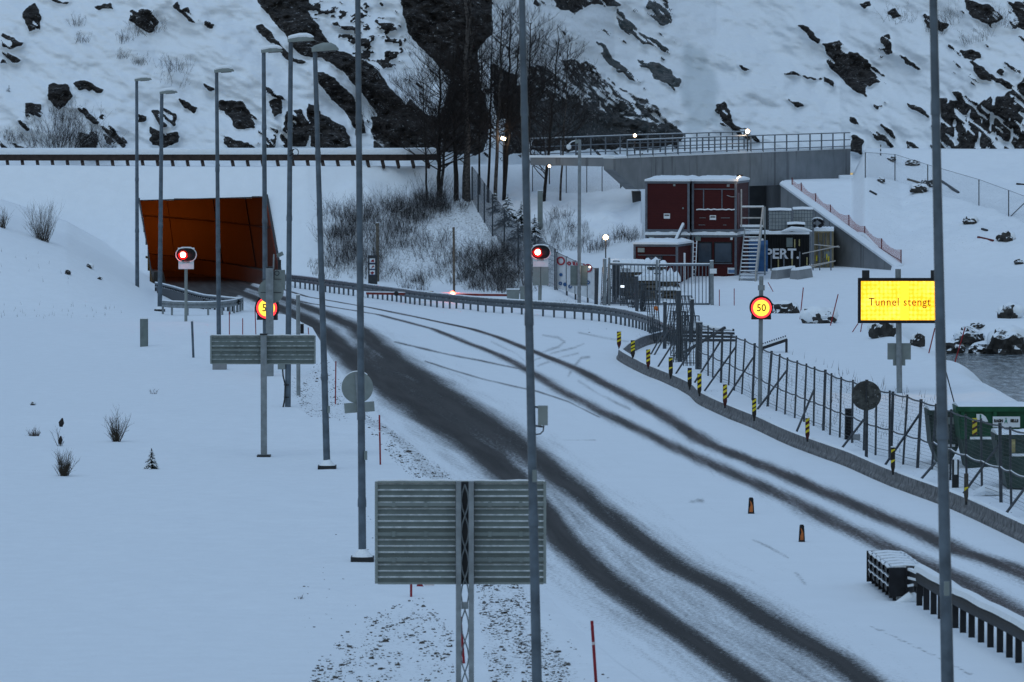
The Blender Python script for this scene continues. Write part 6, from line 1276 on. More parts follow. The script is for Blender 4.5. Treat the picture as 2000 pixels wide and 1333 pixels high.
# snow covered timber stacks behind the gate
for i, (u0, u1, vb, vt, D, lab) in enumerate(((1212, 1262, 566, 516, 277, 'snowy timber heap at the left behind the gate, lumpy'), (1244, 1288, 574, 536, 274, 'smaller snowy timber heap in front, broken ends showing'), (1250, 1302, 548, 510, 280, 'highest snowy timber heap beside the annex window'), (1288, 1328, 588, 534, 276, 'square timber stack with two snow layers right of the gate middle'))):
    a = P(u0, vb, D); b_ = P(u1, vt, D); th = thing('timber_stack', lab, 'timber stack', a); rg = random.Random(i); w = b_.x - a.x; hgt = b_.z - a.z; mb = MB(); z = min(a.z, 0.3)
    zz = z - 0.1
    while zz < a.z + hgt * 0.72:
        for k_ in range(4):
            x0 = a.x + rg.uniform(0, 0.2) * w; x1 = b_.x - rg.uniform(0, 0.2) * w; mb.bar((x0, D + k_ * 0.4, zz), (x1, D + k_ * 0.4 + rg.uniform(-.2, .2), zz + rg.uniform(-.05, .1)), 0.28, 0.14)
        zz += 0.19
    mb.build('planks', M['wood'], th)
    for zc in ((a.z + hgt * 0.72, a.z + hgt * 0.40) if i in (2, 3) else (a.z + hgt * 0.70,)):
        mb = MB(); n_ = 12; pts = [Vector((a.x - 0.05 + (w + 0.1) * j / n_, D + 0.45, zc)) for j in range(n_ + 1)]; vs = []; top = zc > a.z + hgt * 0.5
        for j, p in enumerate(pts):
            e_ = (hgt * 0.48 if top else 0.3) * (math.sin(math.pi * (j + 0.6) / (n_ + 1.2)) ** 0.5) * (0.85 + 0.2 * math.sin(j * 1.7 + i))
            vs += [p + Vector((0, -0.75, -0.02)), p + Vector((0, -0.70, e_ * 0.55)), p + Vector((0, -0.35, e_)), p + Vector((0, 0.45, e_ * 0.9)), p + Vector((0, 0.8, -0.02))]
        fs = [(j * 5 + k_, j * 5 + (k_ + 1) % 5, (j + 1) * 5 + (k_ + 1) % 5, (j + 1) * 5 + k_) for j in range(n_) for k_ in range(5)] + [tuple(range(5)), tuple(n_ * 5 + k_ for k_ in range(5))]
        mb.add(vs, fs); mb.build('snow_cap', M['cap'], th, True)
# small snowy roof left of the gate
p = P(1225, 520, 283); th = thing('snowy_shelter', 'flat snow mound on a low shed roof between gate and annex', 'shed', p); p.z = float(height(p.x, p.y)); mb = MB(); mb.box(p.x - 0.8, p.x + 0.8, p.y, p.y + 1.5, p.z - 0.2, P(0, 516, 283).z); mb.build('shed', M['dsteel'], th); mb = MB(); q = P(1225, 517, 283); mb.sweep([(q.x - 0.95, p.y + .7, q.z), (q.x, p.y + .7, q.z + 0.04), (q.x + 0.95, p.y + .7, q.z)], [(-0.85, 0), (0.85, 0), (0.6, 0.24), (-0.6, 0.24)]); mb.build('snow_cap', M['cap'], th, True)
# small lit plate on the loose panels
p = P(1216, 560, PZ(1222, 598, 0).y - 0.4); th = thing('site_lamp', 'small bright lit plate hanging on the loose mesh panels', 'lamp', p); mb = MB(); mb.prism([p + Vector((a, 0, c)) for a, c in ((-0.10, -0.05), (0.08, -0.06), (0.09, 0.05), (-0.11, 0.06))], (0, 0.03, 0)); mb.build('plate', emit('lit_plate', (0.9, 0.95, 1.0), 1.1), th)

# ------------------------------------------------------------------ banner fence
BN = [(1088, 566, 494), (1107, 571, 503), (1124, 577, 511), (1148, 584, 520), (1163, 590, 526)]
D = [274.2, 273.4, 272.7, 271.8, 271.2]
th = thing('banner_fence', 'fence with white printed banner, red rings and blue circles, right of the stop signal', 'fence', P(1125, 577, 273)); bb_ = []; bt_ = []
for (u, vb, vt), d in zip(BN, D):
    a = P(u, vb, d); b_ = P(u, vt, d); bb_.append(a); bt_.append(b_); mb = MB(); mb.tube([Vector((a.x, a.y, min(a.z, float(height(a.x, a.y))) - 0.3)), b_ + Vector((0, 0, 0.05))], 0.05, 8); mb.build('post', M['fsteel'], th)
M['banner'] = simple('banner_cloth', (0.55, 0.58, 0.61), 0.7, 0, 0.1, 3, 0.1); off = Vector((0, -0.06, 0))
mb = MB()
for a, b_, c, d in zip(bb_[:-1], bb_[1:], bt_[1:], bt_[:-1]): mb.prism([a + off + Vector((0, 0, .06)), b_ + off + Vector((0, 0, .06)), c + off, d + off], (0, 0.01, 0))
bn = mb.build('banner', M['banner'], th)
mb = MB()
for t_, in ((0.2,), (0.62,)): pass
mb.tube(bt_, 0.03, 6); mb.build('top_rail', M['fsteel'], th)
def onb(u, v):  # point on the banner face
    d = np.interp(u, [b_[0] for b_ in BN], D) - 0.075; return P(u, v, float(d))
M['bred'] = simple('banner_red', (0.32, 0.03, 0.045), 0.7, 0, 0.15, 5); M['bblue'] = simple('banner_blue', (0.03, 0.09, 0.22), 0.7, 0, 0.15, 5)
for u, v, r0, r1 in ((1096, 510, 5.6, 8.4), (1149, 524, 5.6, 8.4), (1112, 515, 1.6, 4.0)):
    p = onb(u, v); s = p.y / F; mb = MB(Matrix.Translation(p) @ Matrix.Rotation(R(-62), 4, 'Z') if False else Matrix.Translation(p) @ Matrix.Rotation(R(-56), 4, 'Z') @ Matrix.Diagonal((1.7, 1, 1, 1))); mb.ring((0, -0.03, 0), r0 * s, r1 * s, 0.01, 28); mb.build('red_ring', M['bred'], bn)
for u, v, r0, r1 in ((1096, 537, 0, 3.4), (1095, 554, 1.5, 3.6), (1104, 556, 0, 3.8), (1114, 560, 1.8, 3.8), (1149, 552, 1.8, 4.0)):
    p = onb(u, v); s = p.y / F; mb = MB(Matrix.Translation(p) @ Matrix.Rotation(R(-56), 4, 'Z') @ Matrix.Diagonal((1.6, 1, 1, 1)))
    if r0: mb.ring((0, -0.03, 0), r0 * s, r1 * s, 0.01, 24)
    else: mb.disc((0, -0.03, 0), r1 * s, 0.01, 24)
    mb.build('blue_circle', M['bblue'], bn)
mb = MB()
for u, v0, v1 in ((1119, 511, 518), (1122, 512, 519), (1126, 513, 520), (1140, 515, 519)): mb.bar(onb(u, v0) + Vector((0, -0.03, 0)), onb(u + 1, v1) + Vector((0, -0.03, 0)), 0.05)
mb.build('red_strokes', M['bred'], bn)
# cctv pole with a sign back
p = G(1131, 596); th = thing('camera_pole', 'pale slim pole with dome camera and grey sign back beside the banner', 'camera pole', p); Dp = p.y
mb = MB(); mb.tube([p - Vector((0, 0, 0.2)), P(1132, 273, Dp)], [0.095, 0.085], 12); mb.build('pole', M['galv'], th, True)
mb = MB(); mb.tube([P(1132, 277, Dp), P(1124, 275, Dp), P(1117, 277, Dp), P(1111, 282, Dp)], 0.035, 6); mb.build('arm', M['white'], th); q = P(1111, 287, Dp)
mb = MB(); mb.tube([q + Vector((0, 0, 0.12)), q + Vector((0, 0, 0.05)), q + Vector((0, 0, -0.05)), q + Vector((0, 0, -0.12)), q + Vector((0, 0, -0.15))], [0.07, 0.13, 0.13, 0.09, 0.03], 12); mb.build('dome_camera', M['white'], th, True); q = P(1127, 277, Dp); mb = MB(); mb.box(q.x - 0.1, q.x + 0.08, Dp - 0.1, Dp + 0.1, q.z - 0.1, q.z + 0.1); mb.build('control_box', M['alu2'], th)
a = P(1114, 519, Dp); b_ = P(1147, 557, Dp); mb = MB(); mb.box(a.x, b_.x, Dp + 0.1, Dp + 0.13, b_.z, a.z); mb.build('sign_plate', M['alu'], th); mb = MB(); mb.box(a.x, b_.x, Dp - 0.08, Dp + 0.2, b_.z - 0.06, b_.z); mb.build('shelf', M['galv'], th)
# floodlights
def flood(label, u, v, D, r_=0.16, post=None, box=False, e_=25, col=(1, 0.86, 0.66)):
    r_ *= 0.82; c = P(u, v, D); zb = P(u, post, D) if post else None; th = thing('floodlight', label, 'floodlight', c, 'lit floodlights on the site')
    mb = MB(); mb.box(c.x - r_ * 1.25, c.x + r_ * 1.25, c.y, c.y + 0.16, c.z - r_ * 1.0, c.z + r_ * 1.05); hd = mb.build('housing', M['dark'], th)
    mb = MB(Matrix.Translation(c) @ Matrix.Rotation(R(20), 4, 'Y'));
    if box: mb.box(-r_ * 1.1, r_ * 1.1, -0.03, 0, -r_ * 0.75, r_ * 0.75)
    else: mb.disc((0, -0.03, 0), r_, 0.025, 18)
    mb.build('glass', M['lamp'], hd)
    if zb: mb = MB(); mb.tube([zb, c + Vector((0, 0.1, -r_))], 0.04, 6); mb.build('post', M['dsteel'], th)
    pl2 = bpy.data.lights.new('flood_light', 'POINT'); pl2.energy = e_; pl2.color = (1, 0.72, 0.46); pl2.shadow_soft_size = 0.15; po = bpy.data.objects.new('flood_light', pl2); COL.objects.link(po); po.parent = th; po.location = (0, -0.35, 0.0)
flood('lit square floodlight among the birch trunks', 983, 271, 306, 0.15, 330, True, 20); flood('lit floodlight on the far railing left of the parapet', 1240, 265, 309, 0.12, 306, False, 8)
flood('brightest floodlight at the right end of the far railing', 1460, 257, 316, 0.16, 296, False, 18); flood('small round lamp on a thin post by the leaning tree', 1073, 325, 304, 0.10, 360, False, 5); flood('floodlight on a short black post above the gate', 1183, 464, 285, 0.17, 512, False, 25)
flood('small bright lamp low on the post at the right end of the banner', 1165, 528, 268.5, 0.05, None, False, 3); flood('tiny tube lamp above the sign back on the camera pole', 1152, 522, 268.5, 0.05, None, True, 3)

# ------------------------------------------------------------------ chain link fences on the slopes and the dark slatted fence
M['chain'] = mesh_mat('chain_link', (0.14, 0.16, 0.18), 0.06, 0.06, 0.0035, 0.0035)
M['slat'] = mesh_mat('dense_fence', (0.055, 0.065, 0.08), 0.055, 0.25, 0.030, 0.02)
def slope_fence(label, pts, m_, pr=0.035, hnames='mesh_panel', extra=()):
    a_ = [G(u, vb) for u, vb, vt in pts] if m_ is not None else []; t_ = [P(u, vt, p.y) for (u, vb, vt), p in zip(pts, a_)]
    th = thing('chain_fence', label, 'fence', a_[0])
    for a, b_ in zip(a_, t_): mb = MB(); mb.tube([a - Vector((0, 0, 0.2)), b_], pr, 6); mb.build('post', M['fsteel'], th)
    panel(hnames, m_, th, [(a, b_, d, c) for a, b_, c, d in zip(a_[:-1], a_[1:], t_[:-1], t_[1:])])
    mb = MB(); mb.tube(t_, 0.012, 5); mb.build('top_wire', M['fsteel'], th)
    for (u0, v0, u1, v1) in extra: q = G(u0, v0); mb = MB(); mb.tube([q, P(u1, v1, q.y + 0.2)], 0.03, 6); mb.build('brace', M['fsteel'], th)
    return th
slope_fence('faint chain link fence climbing the snowy slope at the right', [(1690, 346, 298), (1748, 353, 302), (1812, 374, 322), (1912, 402, 351), (1970, 423, 372), (2040, 452, 398)], M['chain'], 0.035, extra=((1974, 423, 2002, 396),))
slope_fence('chain link fence on the white slope left of the parapet', [(1040, 374, 325), (1106, 377, 323), (1146, 376, 321), (1176, 374, 320), (1212, 368, 318)], M['chain'], 0.03, extra=((1213, 366, 1233, 312),))
slope_fence('dark slatted fence running down the knoll beside the birches', [(922, 391, 326), (934, 414, 341), (946, 434, 358), (962, 462, 380), (985, 492, 408), (1012, 522, 438), (1046, 548, 462), (1084, 566, 486)], M['slat'], 0.05)

# ------------------------------------------------------------------ waste skips at the right edge
def skip(label, u0, u1, vt, vb, rim, skew, m1, m2, D=None, wl=4.2, dep=1.9, ledge=0.50):
    """open skip: upper ribbed box over a lower hull with slanted ends"""
    p = PZ(u0, vb, 0.0); D = p.y; s = D / F; x0 = p.x; x1 = P(u1, vb, D).x; hgt = (vb - vt) * s; th = thing('waste_skip', label, 'skip', p); y0 = D; y1 = D + dep
    zl = hgt * ledge
    mb = MB(); mb.prism([(x0 + 0.25, y0 - 0.0, 0.05), (x1 - 0.25, y0, 0.05), (x1, y0, zl), (x0 + 0.06, y0, zl)], (0, dep, 0)); mb.build('lower_hull', m2, th)
    mb = MB(); mb.prism([(x0 + 0.04, y0 + 0.12, zl + 0.001), (x1, y0 + 0.12, zl + 0.001), (x1, y0 + 0.12, hgt), (x0 - 0.06, y0 + 0.12, hgt)], (0, dep - 0.2, 0)); mb.build('upper_box', m1, th)
    mb = MB(); mb.box(x0 - 0.10, x1 + 0.02, y0 + 0.05, y0 + 0.119, hgt - 0.12, hgt + 0.02)
    mb.build('rim', m1, th)
    nr = int((x1 - x0) / 0.75)
    for i in range(nr + 1):
        x = x0 + 0.1 + i * (x1 - x0 - 0.2) / max(nr, 1); mb = MB(); mb.box(x - 0.05, x + 0.05, y0 + 0.03, y0 + 0.119, zl + 0.001, hgt - 0.121); mb.build('rib', m1, th)
    mb = MB(); mb.box(x0 + 0.3, x1 - 0.1, y0 + 0.01, y0 + 0.03 + 0.09, zl + 0.001, zl + 0.07); mb.build('ledge_snow', M['cap'], th)
    mb = MB(); n_ = 10; vs = []
    for i in range(n_ + 1):
        x = x0 - 0.03 + (x1 - x0 + 0.03) * i / n_; e_ = rim * (0.8 + 0.2 * math.sin(i * 1.3)); vs += [(x, y0 + 0.10, hgt + 0.02), (x, y0 + 0.3, hgt + e_ * 0.5), (x, y0 + 1.0, hgt + e_), (x, y1 - 0.1, hgt + e_ * 0.7), (x, y1, hgt + 0.0)]
    mb.add(vs, [(j * 5 + k_, j * 5 + (k_ + 1) % 5, (j + 1) * 5 + (k_ + 1) % 5, (j + 1) * 5 + k_) for j in range(n_) for k_ in range(5)] + [tuple(range(5)), tuple(n_ * 5 + k_ for k_ in range(5))]); mb.build('snow_fill', M['cap'], th, True)
    return th, D, s
sk, D, s = skip('tall green waste skip with white name plate and hazard stripes', 1874, 2075, 796, 921, 0.10, 0, M['green'], M['green2'])
def onf(u, v): return P(u, v, D + 0.02)
a = onf(1939, 814); b_ = onf(1992, 835); mb = MB(); mb.box(a.x, b_.x, a.y - 0.02, a.y, b_.z, a.z); np_ = mb.build('name_plate', M['white'], sk)
q = onf(1950, 822.5); text('RAGN', 7.6 * s, np_, 'lettering', M['mark'], (q.x, a.y - 0.026, q.z), bold=0.008, xs=0.82); q = onf(1981, 822.5); text('SELLS', 7.6 * s, np_, 'lettering', M['mark'], (q.x, a.y - 0.026, q.z), bold=0.008, xs=0.84)
M['emb'] = simple('emblem_green', (0.02, 0.14, 0.09), 0.5); q = onf(1964.5, 822.5); mb = MB(); mb.disc((q.x, a.y - 0.026, q.z + 5.0 * s), 1.3 * s, 0.005, 10); mb.prism([(q.x + x * s, a.y - 0.026, q.z + z * s) for x, z in ((-0.6, 3.5), (1.3, 3.2), (3.4, -4.6), (1.8, -4.6), (0.2, -1.2), (-1.8, -4.6), (-3.2, -4.6), (-1.2, 0.4))], (0, 0.005, 0)); mb.build('emblem', M['emb'], np_)
a2 = onf(1907, 809); c2 = onf(1930, 824); mb = MB(); mb.prism([(a2.x, a2.y - 0.02, a2.z), (a2.x + 11 * s, a2.y - 0.02, a2.z), (a2.x + 18 * s, a2.y - 0.02, a2.z - 5 * s), (c2.x, a2.y - 0.02, c2.z), (a2.x, a2.y - 0.02, c2.z)], (0, 0.015, 0)); o = mb.build('emblem_plate', M['white'], sk); q = onf(1915, 816); mb = MB(); mb.box(q.x - 1.6 * s, q.x + 1.6 * s, a2.y - 0.026, a2.y - 0.021, q.z - 5 * s, q.z + 6 * s); mb.build('emblem_mark', M['emb'], o)
a3 = onf(1899, 817); b3 = onf(1908, 849); mb = MB(); mb.box(a3.x, b3.x, a3.y - 0.03, a3.y - 0.01, b3.z, a3.z, 0)
for k_ in range(3):
    z = a3.z - (2 + k_ * 12) * s; mb.prism([(a3.x, a3.y - 0.036, z - 6 * s), (b3.x, a3.y - 0.036, z), (b3.x, a3.y - 0.036, z - 5.5 * s if k_ < 2 else z - 5 * s), (a3.x, a3.y - 0.036, z - 11 * s if k_ < 2 else z - 9 * s)], (0, 0.005, 0), 1)
mb.build('hazard_stripes', [M['yellow'], M['mred']], sk)
sk2, D, s = skip('dark green skip half hidden behind the nearest lamp post', 1818, 1872, 803, 911, 0.12, 0, M['green2'], M['green2'], ledge=0.35)
a = onf(1851, 815); b_ = onf(1869, 829); mb = MB(); mb.box(a.x, b_.x, a.y - 0.02, a.y, b_.z, a.z); mb.build('plate', M['alu2'], sk2)
sk3, D, s = skip('grey green lidded skip in front at the right picture edge', 1950, 2080, 851, 958, 0.14, 0, M['green2'], M['green2'], ledge=0.62)
a = onf(1975, 858); b_ = onf(1982, 884); mb = MB(); mb.box(a.x, b_.x, a.y - 0.13, a.y - 0.11, b_.z, a.z); mb.build('reflective_marks', M['fadedy'], sk3)
a = PZ(1940, 864, 0.0); 
# bollard and debris beside the skips
q = PZ(1866, 952, 0.0); th = thing('snowy_bollard', 'short black bollard with a snow strip beside the nearest lamp post', 'bollard', q); mb = MB(); mb.box(q.x - 0.09, q.x + 0.09, q.y - 0.06, q.y + 0.1, -0.1, 0.75); mb.build('bollard', M['dark'], th); mb = MB(); mb.box(q.x - 0.04, q.x + 0.04, q.y - 0.09, q.y - 0.061, 0.35, 0.82); mb.build('snow_cap', M['cap'], th)
q = PZ(1925, 968, 0.0); mb = MB(); mb.tube([q + Vector((-0.3, 0.1, 0.0)), q + Vector((0.0, 0, 0.14)), q + Vector((0.5, 0, 0.08))], [0.1, 0.16, 0.08], 8); tag(mb.build('snow_lump', M['cap'], None, True, org=q), 'rounded snow lump on the ground between the two right skips', 'snow lump')
# round dark disc on a post, corrugated pipe, ladder rack
p = PZ(1692, 898, 0.0); th = thing('round_sign', 'dark dirty round sign back standing in front of the mesh fence', 'road sign', p)
m, n, l, b = newmat('grimy_sign'); t = noise_node(n, l, 5.0, 6, rough=0.7); t2 = noise_node(n, l, 14.0, 4); c_ = mixc(n, l, ramp(n, l, t.outputs[0], .42, .62).outputs[0], (0.012, 0.013, 0.013), (0.06, 0.065, 0.062)); c_ = mixc(n, l, ramp(n, l, t2.outputs[0], .62, .72).outputs[0], c_, (0.22, 0.23, 0.24)); l.new(c_, b.inputs['Base Color']); M['grimy'] = m
c = P(1692, 773, p.y); mb = MB(); mb.disc((c.x, p.y - 0.03, c.z), 29 * p.y / F, 0.03, 40); mb.build('sign_plate', M['grimy'], th); mb = MB(); mb.tube([p - Vector((0, 0, 0.2)), P(1693, 742, p.y + 0.03)], 0.05, 10); mb.build('post', M['fsteel'], th); mb = MB(); mb.bar(P(1692, 745, p.y - 0.06), P(1692, 786, p.y - 0.06), 0.09, 0.05); mb.build('clamp_bar', M['dsteel'], th)
p = PZ(1657, 862, 0.0); th = thing('drain_pipe', 'upright black corrugated pipe end behind the mesh fence', 'pipe', p); mb = MB(); q = P(1658, 797, p.y); pts = []; rs = []
for i in range(25):
    pts += [p.lerp(q, i / 25), p.lerp(q, (i + .5) / 25)]; rs += [0.14, 0.11]
mb.tube(pts, rs, 12); mb.build('pipe', M['black'], th); mb = MB(); mb.box(p.x + 0.05, p.x + 0.35, p.y - 0.3, p.y, -0.1, 0.22); mb.build('foot_block', M['concrete'], th)
p = G(1508, 690); th = thing('metal_rack', 'snowy toothed metal rack lying behind the mesh fence, right of the speed sign post', 'rack', p); s = p.y / F; mb = MB(); a = P(1488, 690, p.y); b_ = P(1536, 672, p.y + 0.6); a.z = float(height(a.x, a.y)) + 0.25; b_.z = a.z + 0.32; mb.bar(a, b_, 0.12, 0.08); mb.bar(a + Vector((0, .6, -.1)), b_ + Vector((0, .6, -.1)), 0.10, 0.08); mb.bar(a + Vector((0, 0, -0.35)), a + Vector((0, 0, 0)), 0.1); mb.bar(b_ + Vector((0, 0, -0.6)), b_, 0.1); mb.build('frame', M['dsteel'], th)
mb = MB()
for i in range(11): q = a.lerp(b_, (i + 0.5) / 11); mb.box(q.x - 0.025, q.x + 0.025, q.y - 0.03, q.y + 0.03, q.z, q.z + 0.17)
mb.build('teeth', M['dsteel'], th); mb = MB(); mb.bar(a + Vector((0, -.08, .07)), b_ + Vector((0, -.08, .07)), 0.12, 0.06); mb.build('snow_cap', M['cap'], th)
p = G(1375, 690); mb = MB(); mb.bar(P(1335, 690, p.y), P(1416, 640, p.y + 1.2), 0.12, 0.10); tag(mb.build('beam', M['dsteel'], None, org=p), 'single dark beam poking up right behind the start of the mesh fence', 'beam')
p = G(1352, 668); th = thing('dark_pallet', 'dark frame pile lying behind the fence corner', 'debris', p); mb = MB(); q = p
for i in range(4): mb.bar(q + Vector((-0.9, i * 0.3, 0.1 + 0.16 * i)), q + Vector((1.9, i * 0.3 + .3, 0.05 + 0.14 * i)), 0.3, 0.1)
mb.build('beams', M['dsteel'], th); mb = MB(); mb.tube([q + Vector((-0.8, .4, 0.5)), q + Vector((0.5, .5, 0.66)), q + Vector((1.8, .6, 0.5))], [0.05, 0.16, 0.05], 8); mb.build('snow_cap', M['cap'], th, True)
p = G(1720, 304); th = thing('marker_pole', 'thin black and white striped pole by the dark rock above the right slope', 'marker pole', p); s = p.y / F
for i in range(5):
    mb = MB(); mb.tube([p + Vector((0, 0, i * 4.2 * s - (0.1 if i == 0 else 0))), p + Vector((0, 0, (i + 1) * 4.2 * s))], 0.04, 6); mb.build('band', M['black'] if i % 2 == 0 else M['white'], th)
# ------------------------------------------------------------------ boulders with snow on them
def boulder(label, u, v, wpx, hpx, seed, dcap=True, name='boulder', cat='rock', flat=0.8):
    p = G(u, v); s = p.y / F; w = wpx * s / 2; hz = hpx * s * 1.1
    th = thing(name, label, cat, p, 'rocks on the snowy banks')
    bm = bmesh.new(); bmesh.ops.create_icosphere(bm, subdivisions=3, radius=1.0)
    for vv in bm.verts:
        c = vv.co; n_ = 1 + 0.9 * (float(fbm(c.x * 1.7 + seed * 9, c.y * 1.7 + c.z * 1.3, seed, 3)) - 0.5) + 0.45 * (float(vnoise(c.x * 5 + seed, c.z * 5 + c.y * 3, seed + 3)) - 0.5)
        vv.co = Vector((c.x * n_ * w, c.y * n_ * w * 0.8, max(-0.4, c.z * n_) * hz * 0.75 + hz * 0.22))
    mb = MB(Matrix.Translation(p)); mb.add([tuple(x.co) for x in bm.verts], [tuple(x.index for x in f.verts) for f in bm.faces]); bm.free()
    mb.build('rock_body', M['rock'], th, False)
    bm = bmesh.new(); bmesh.ops.create_icosphere(bm, subdivisions=3, radius=1.0)
    for vv in bm.verts:
        c = vv.co; n_ = 1 + 1.0 * (float(fbm(c.x * 1.5 + seed * 5, c.y * 1.5, seed + 8, 3)) - 0.5)
        vv.co = Vector((c.x * n_ * w * 1.12 + 0.10 * w, c.y * n_ * w * 1.1 + 0.62 * w, max(-0.9, c.z * n_) * hz * 0.62 + hz * 0.45))
    mb = MB(Matrix.Translation(p)); mb.add([tuple(x.co) for x in bm.verts], [tuple(x.index for x in f.verts) for f in bm.faces]); bm.free(); mb.build('snow_cap', M['cap'], th, True)
BO = [(1530, 612, 52, 20, 'flat snowy boulder right of the 50 sign'), (1597, 632, 66, 30, 'broad layered boulder between two leaning red stakes'), (1722, 658, 44, 34, 'dark boulder under the yellow message board'), (1792, 676, 24, 22, 'small dark pointed boulder left of the nearest lamp post'),
      (1894, 668, 56, 24, 'low dark boulder crossed by a leaning stake above the river'), (1965, 692, 78, 44, 'biggest dark boulder on the river bank at the right edge'), (1970, 622, 46, 26, 'dark boulder high on the river bank near the right edge'), (1912, 692, 44, 20, 'snowy boulder at the waterline left of the biggest one'), (1862, 690, 40, 22, 'rough small boulder at the waterline beside the lamp post'),
      (1908, 640, 26, 10, 'thin dark rock edge above the low boulder'), (1794, 375, 30, 14, 'grey rock by the chain link fence left of the lamp post'), (1812, 364, 26, 12, 'dark rock touching the lamp post on the right slope'), (1895, 436, 26, 12, 'grey rock below the chain link fence'), (1965, 470, 30, 16, 'dark rock low on the right slope near the edge'),
      (1720, 356, 16, 8, 'small dark rock right of the concrete block'), (1990, 516, 18, 8, 'small dark rock at the right edge above the site road'), (1740, 314, 18, 8, 'dark rock sticking out near the striped pole'), (1782, 322, 30, 9, 'long flat rock on the slope right of the fence post'), (64, 792, 10, 6, 'small stone poking from the snowfield at far left'), (176, 524, 12, 8, 'dark stone on the left bank below the lamp'), (132, 536, 10, 8, 'stone on the left bank, lower than the other'), (194, 546, 10, 5, 'flat stone at the foot of the left bank')]
for i, (u, v, w, h_, lab) in enumerate(BO): boulder(lab, u, v, w, h_, i + 3)
# lying planks and pipe on the right slope
for i, (u0, v0, u1, v1, lab, mm) in enumerate(((1699, 375, 1712, 382, 'short dark plank in the snow below the fence', 'dsteel'), (1773, 352, 1796, 359, 'dark plank lying above the grey rock', 'wood'), (1910, 465, 1940, 472, 'reddish plank in the snow at the right', 'netpost'), (1918, 449, 1928, 452, 'stub of a plank on the right slope', 'dsteel'), (1838, 355, 1872, 378, 'grey lattice lying in the snow behind the lamp post', 'fsteel'), (1986, 361, 2012, 364, 'black pole at the far right edge of the slope', 'black'), (1985, 742, 2030, 752, 'red board lying on the near river bank', 'netpost'))):
    a = G(u0, v0); b_ = G(u1, v1); mb = MB(); mb.bar(a + Vector((0, 0, 0.05)), b_ + Vector((0, 0, 0.05)), 0.14, 0.1); tag(mb.build('plank', M[mm], None, org=a), lab, 'plank')

# ------------------------------------------------------------------ stones showing through the snow on the verge
rg = random.Random(5); mb = MB(); base = []
ZON = [([(560, 745), (640, 700), (690, 830), (600, 815)], 1200, 1.6), ([(650, 720), (700, 795), (830, 885), (890, 940), (800, 935), (690, 810)], 3200, 2.0), ([(930, 1140), (1010, 1140), (1060, 1230), (1130, 1333), (950, 1345)], 2600, 3.4), ([(620, 1290), (700, 1210), (820, 1170), (885, 1230), (885, 1340), (600, 1340)], 1500, 3.6),
       ([(1230, 1340), (950, 1340), (1060, 1180), (1140, 1290)], 160, 3.0), ([(1060, 625), (1280, 655), (1240, 664), (1080, 640)], 160, 1.2), ([(1290, 735), (1480, 830), (1560, 850), (1400, 762)], 120, 1.2), ([(1700, 925), (2000, 1040), (2000, 1010), (1760, 905)], 160, 1.8), ([(560, 1100), (735, 1000), (735, 1180), (600, 1290)], 60, 2.6)]
for poly, cnt, size in ZON:
    xs = [p[0] for p in poly]; ys_ = [p[1] for p in poly]; k_ = 0
    while k_ < cnt:
        u = rg.uniform(min(xs), max(xs)); v = rg.uniform(min(ys_), max(ys_))
        if not bool(inpoly(u, v, poly)) or float(vnoise(u / 22, v / 16, 4)) < rg.uniform(0.15, 0.75): 
            k_ += 0.34; continue
        p = PZ(u, v, 0.0); p.z = float(height(p.x, p.y)); r_ = size * p.y / F * rg.lognormvariate(-0.35, 0.55) * 0.55; k_ += 1
        T = Matrix.Translation(p + Vector((0, 0, r_ * 0.15))) @ Matrix.Rotation(rg.uniform(0, 6.28), 4, 'Z') @ Matrix.Rotation(rg.uniform(-.4, .4), 4, 'X'); a = [rg.uniform(0.6, 1.1) for _ in range(8)]
        vs = [T @ Vector((sx * r_ * a[i] * 1.15, sy * r_ * a[(i + 3) % 8], sz * r_ * 0.62 * a[(i + 5) % 8])) for i, (sx, sy, sz) in enumerate([(-1, -1, -1), (1, -1, -1), (1, 1, -1), (-1, 1, -1), (-.7, -.7, 1), (.7, -.7, 1), (.7, .7, 1), (-.7, .7, 1)])]
        mb.add(vs, [(0, 3, 2, 1), (4, 5, 6, 7), (0, 1, 5, 4), (1, 2, 6, 5), (2, 3, 7, 6), (3, 0, 4, 7)])
o = mb.build('verge_stones', M['stone']); tag(o, 'dark stones showing through thin snow along the road verge', 'stones', kind='stuff')

# ------------------------------------------------------------------ leafless trees and shrubs
def twiggy(mb, rg, a, d, L_, r_, lev, n_sub, up=0.25, sides=4, wig=0.12):
    """a wandering tapering limb with sub limbs"""
    k_ = 5 if lev else 3; pts = [a.copy()]; dd = d.normalized()
    for i in range(k_):
        dd = (dd + Vector((rg.uniform(-wig, wig), rg.uniform(-wig, wig), rg.uniform(-wig, wig) + up * 0.2))).normalized(); pts.append(pts[-1] + dd * (L_ / k_))
    mb.tube(pts, [r_ * (1 - 0.8 * i / k_) for i in range(k_ + 1)], sides, cap=False)
    if lev:
        for j in range(n_sub):
            t_ = rg.uniform(0.15, 1.0); i = min(k_ - 1, int(t_ * k_)); q = pts[i].lerp(pts[i + 1], t_ * k_ - i); ax_ = Vector((rg.uniform(-1, 1), rg.uniform(-1, 1), rg.uniform(-0.1, 0.9))); nd_ = (dd * 0.9 + ax_ * 0.85).normalized()
            twiggy(mb, rg, q, nd_, L_ * rg.uniform(0.35, 0.6) * (1.1 - 0.5 * t_), r_ * 0.45, lev - 1, max(3, n_sub - 2), up, 3, wig * 1.3)
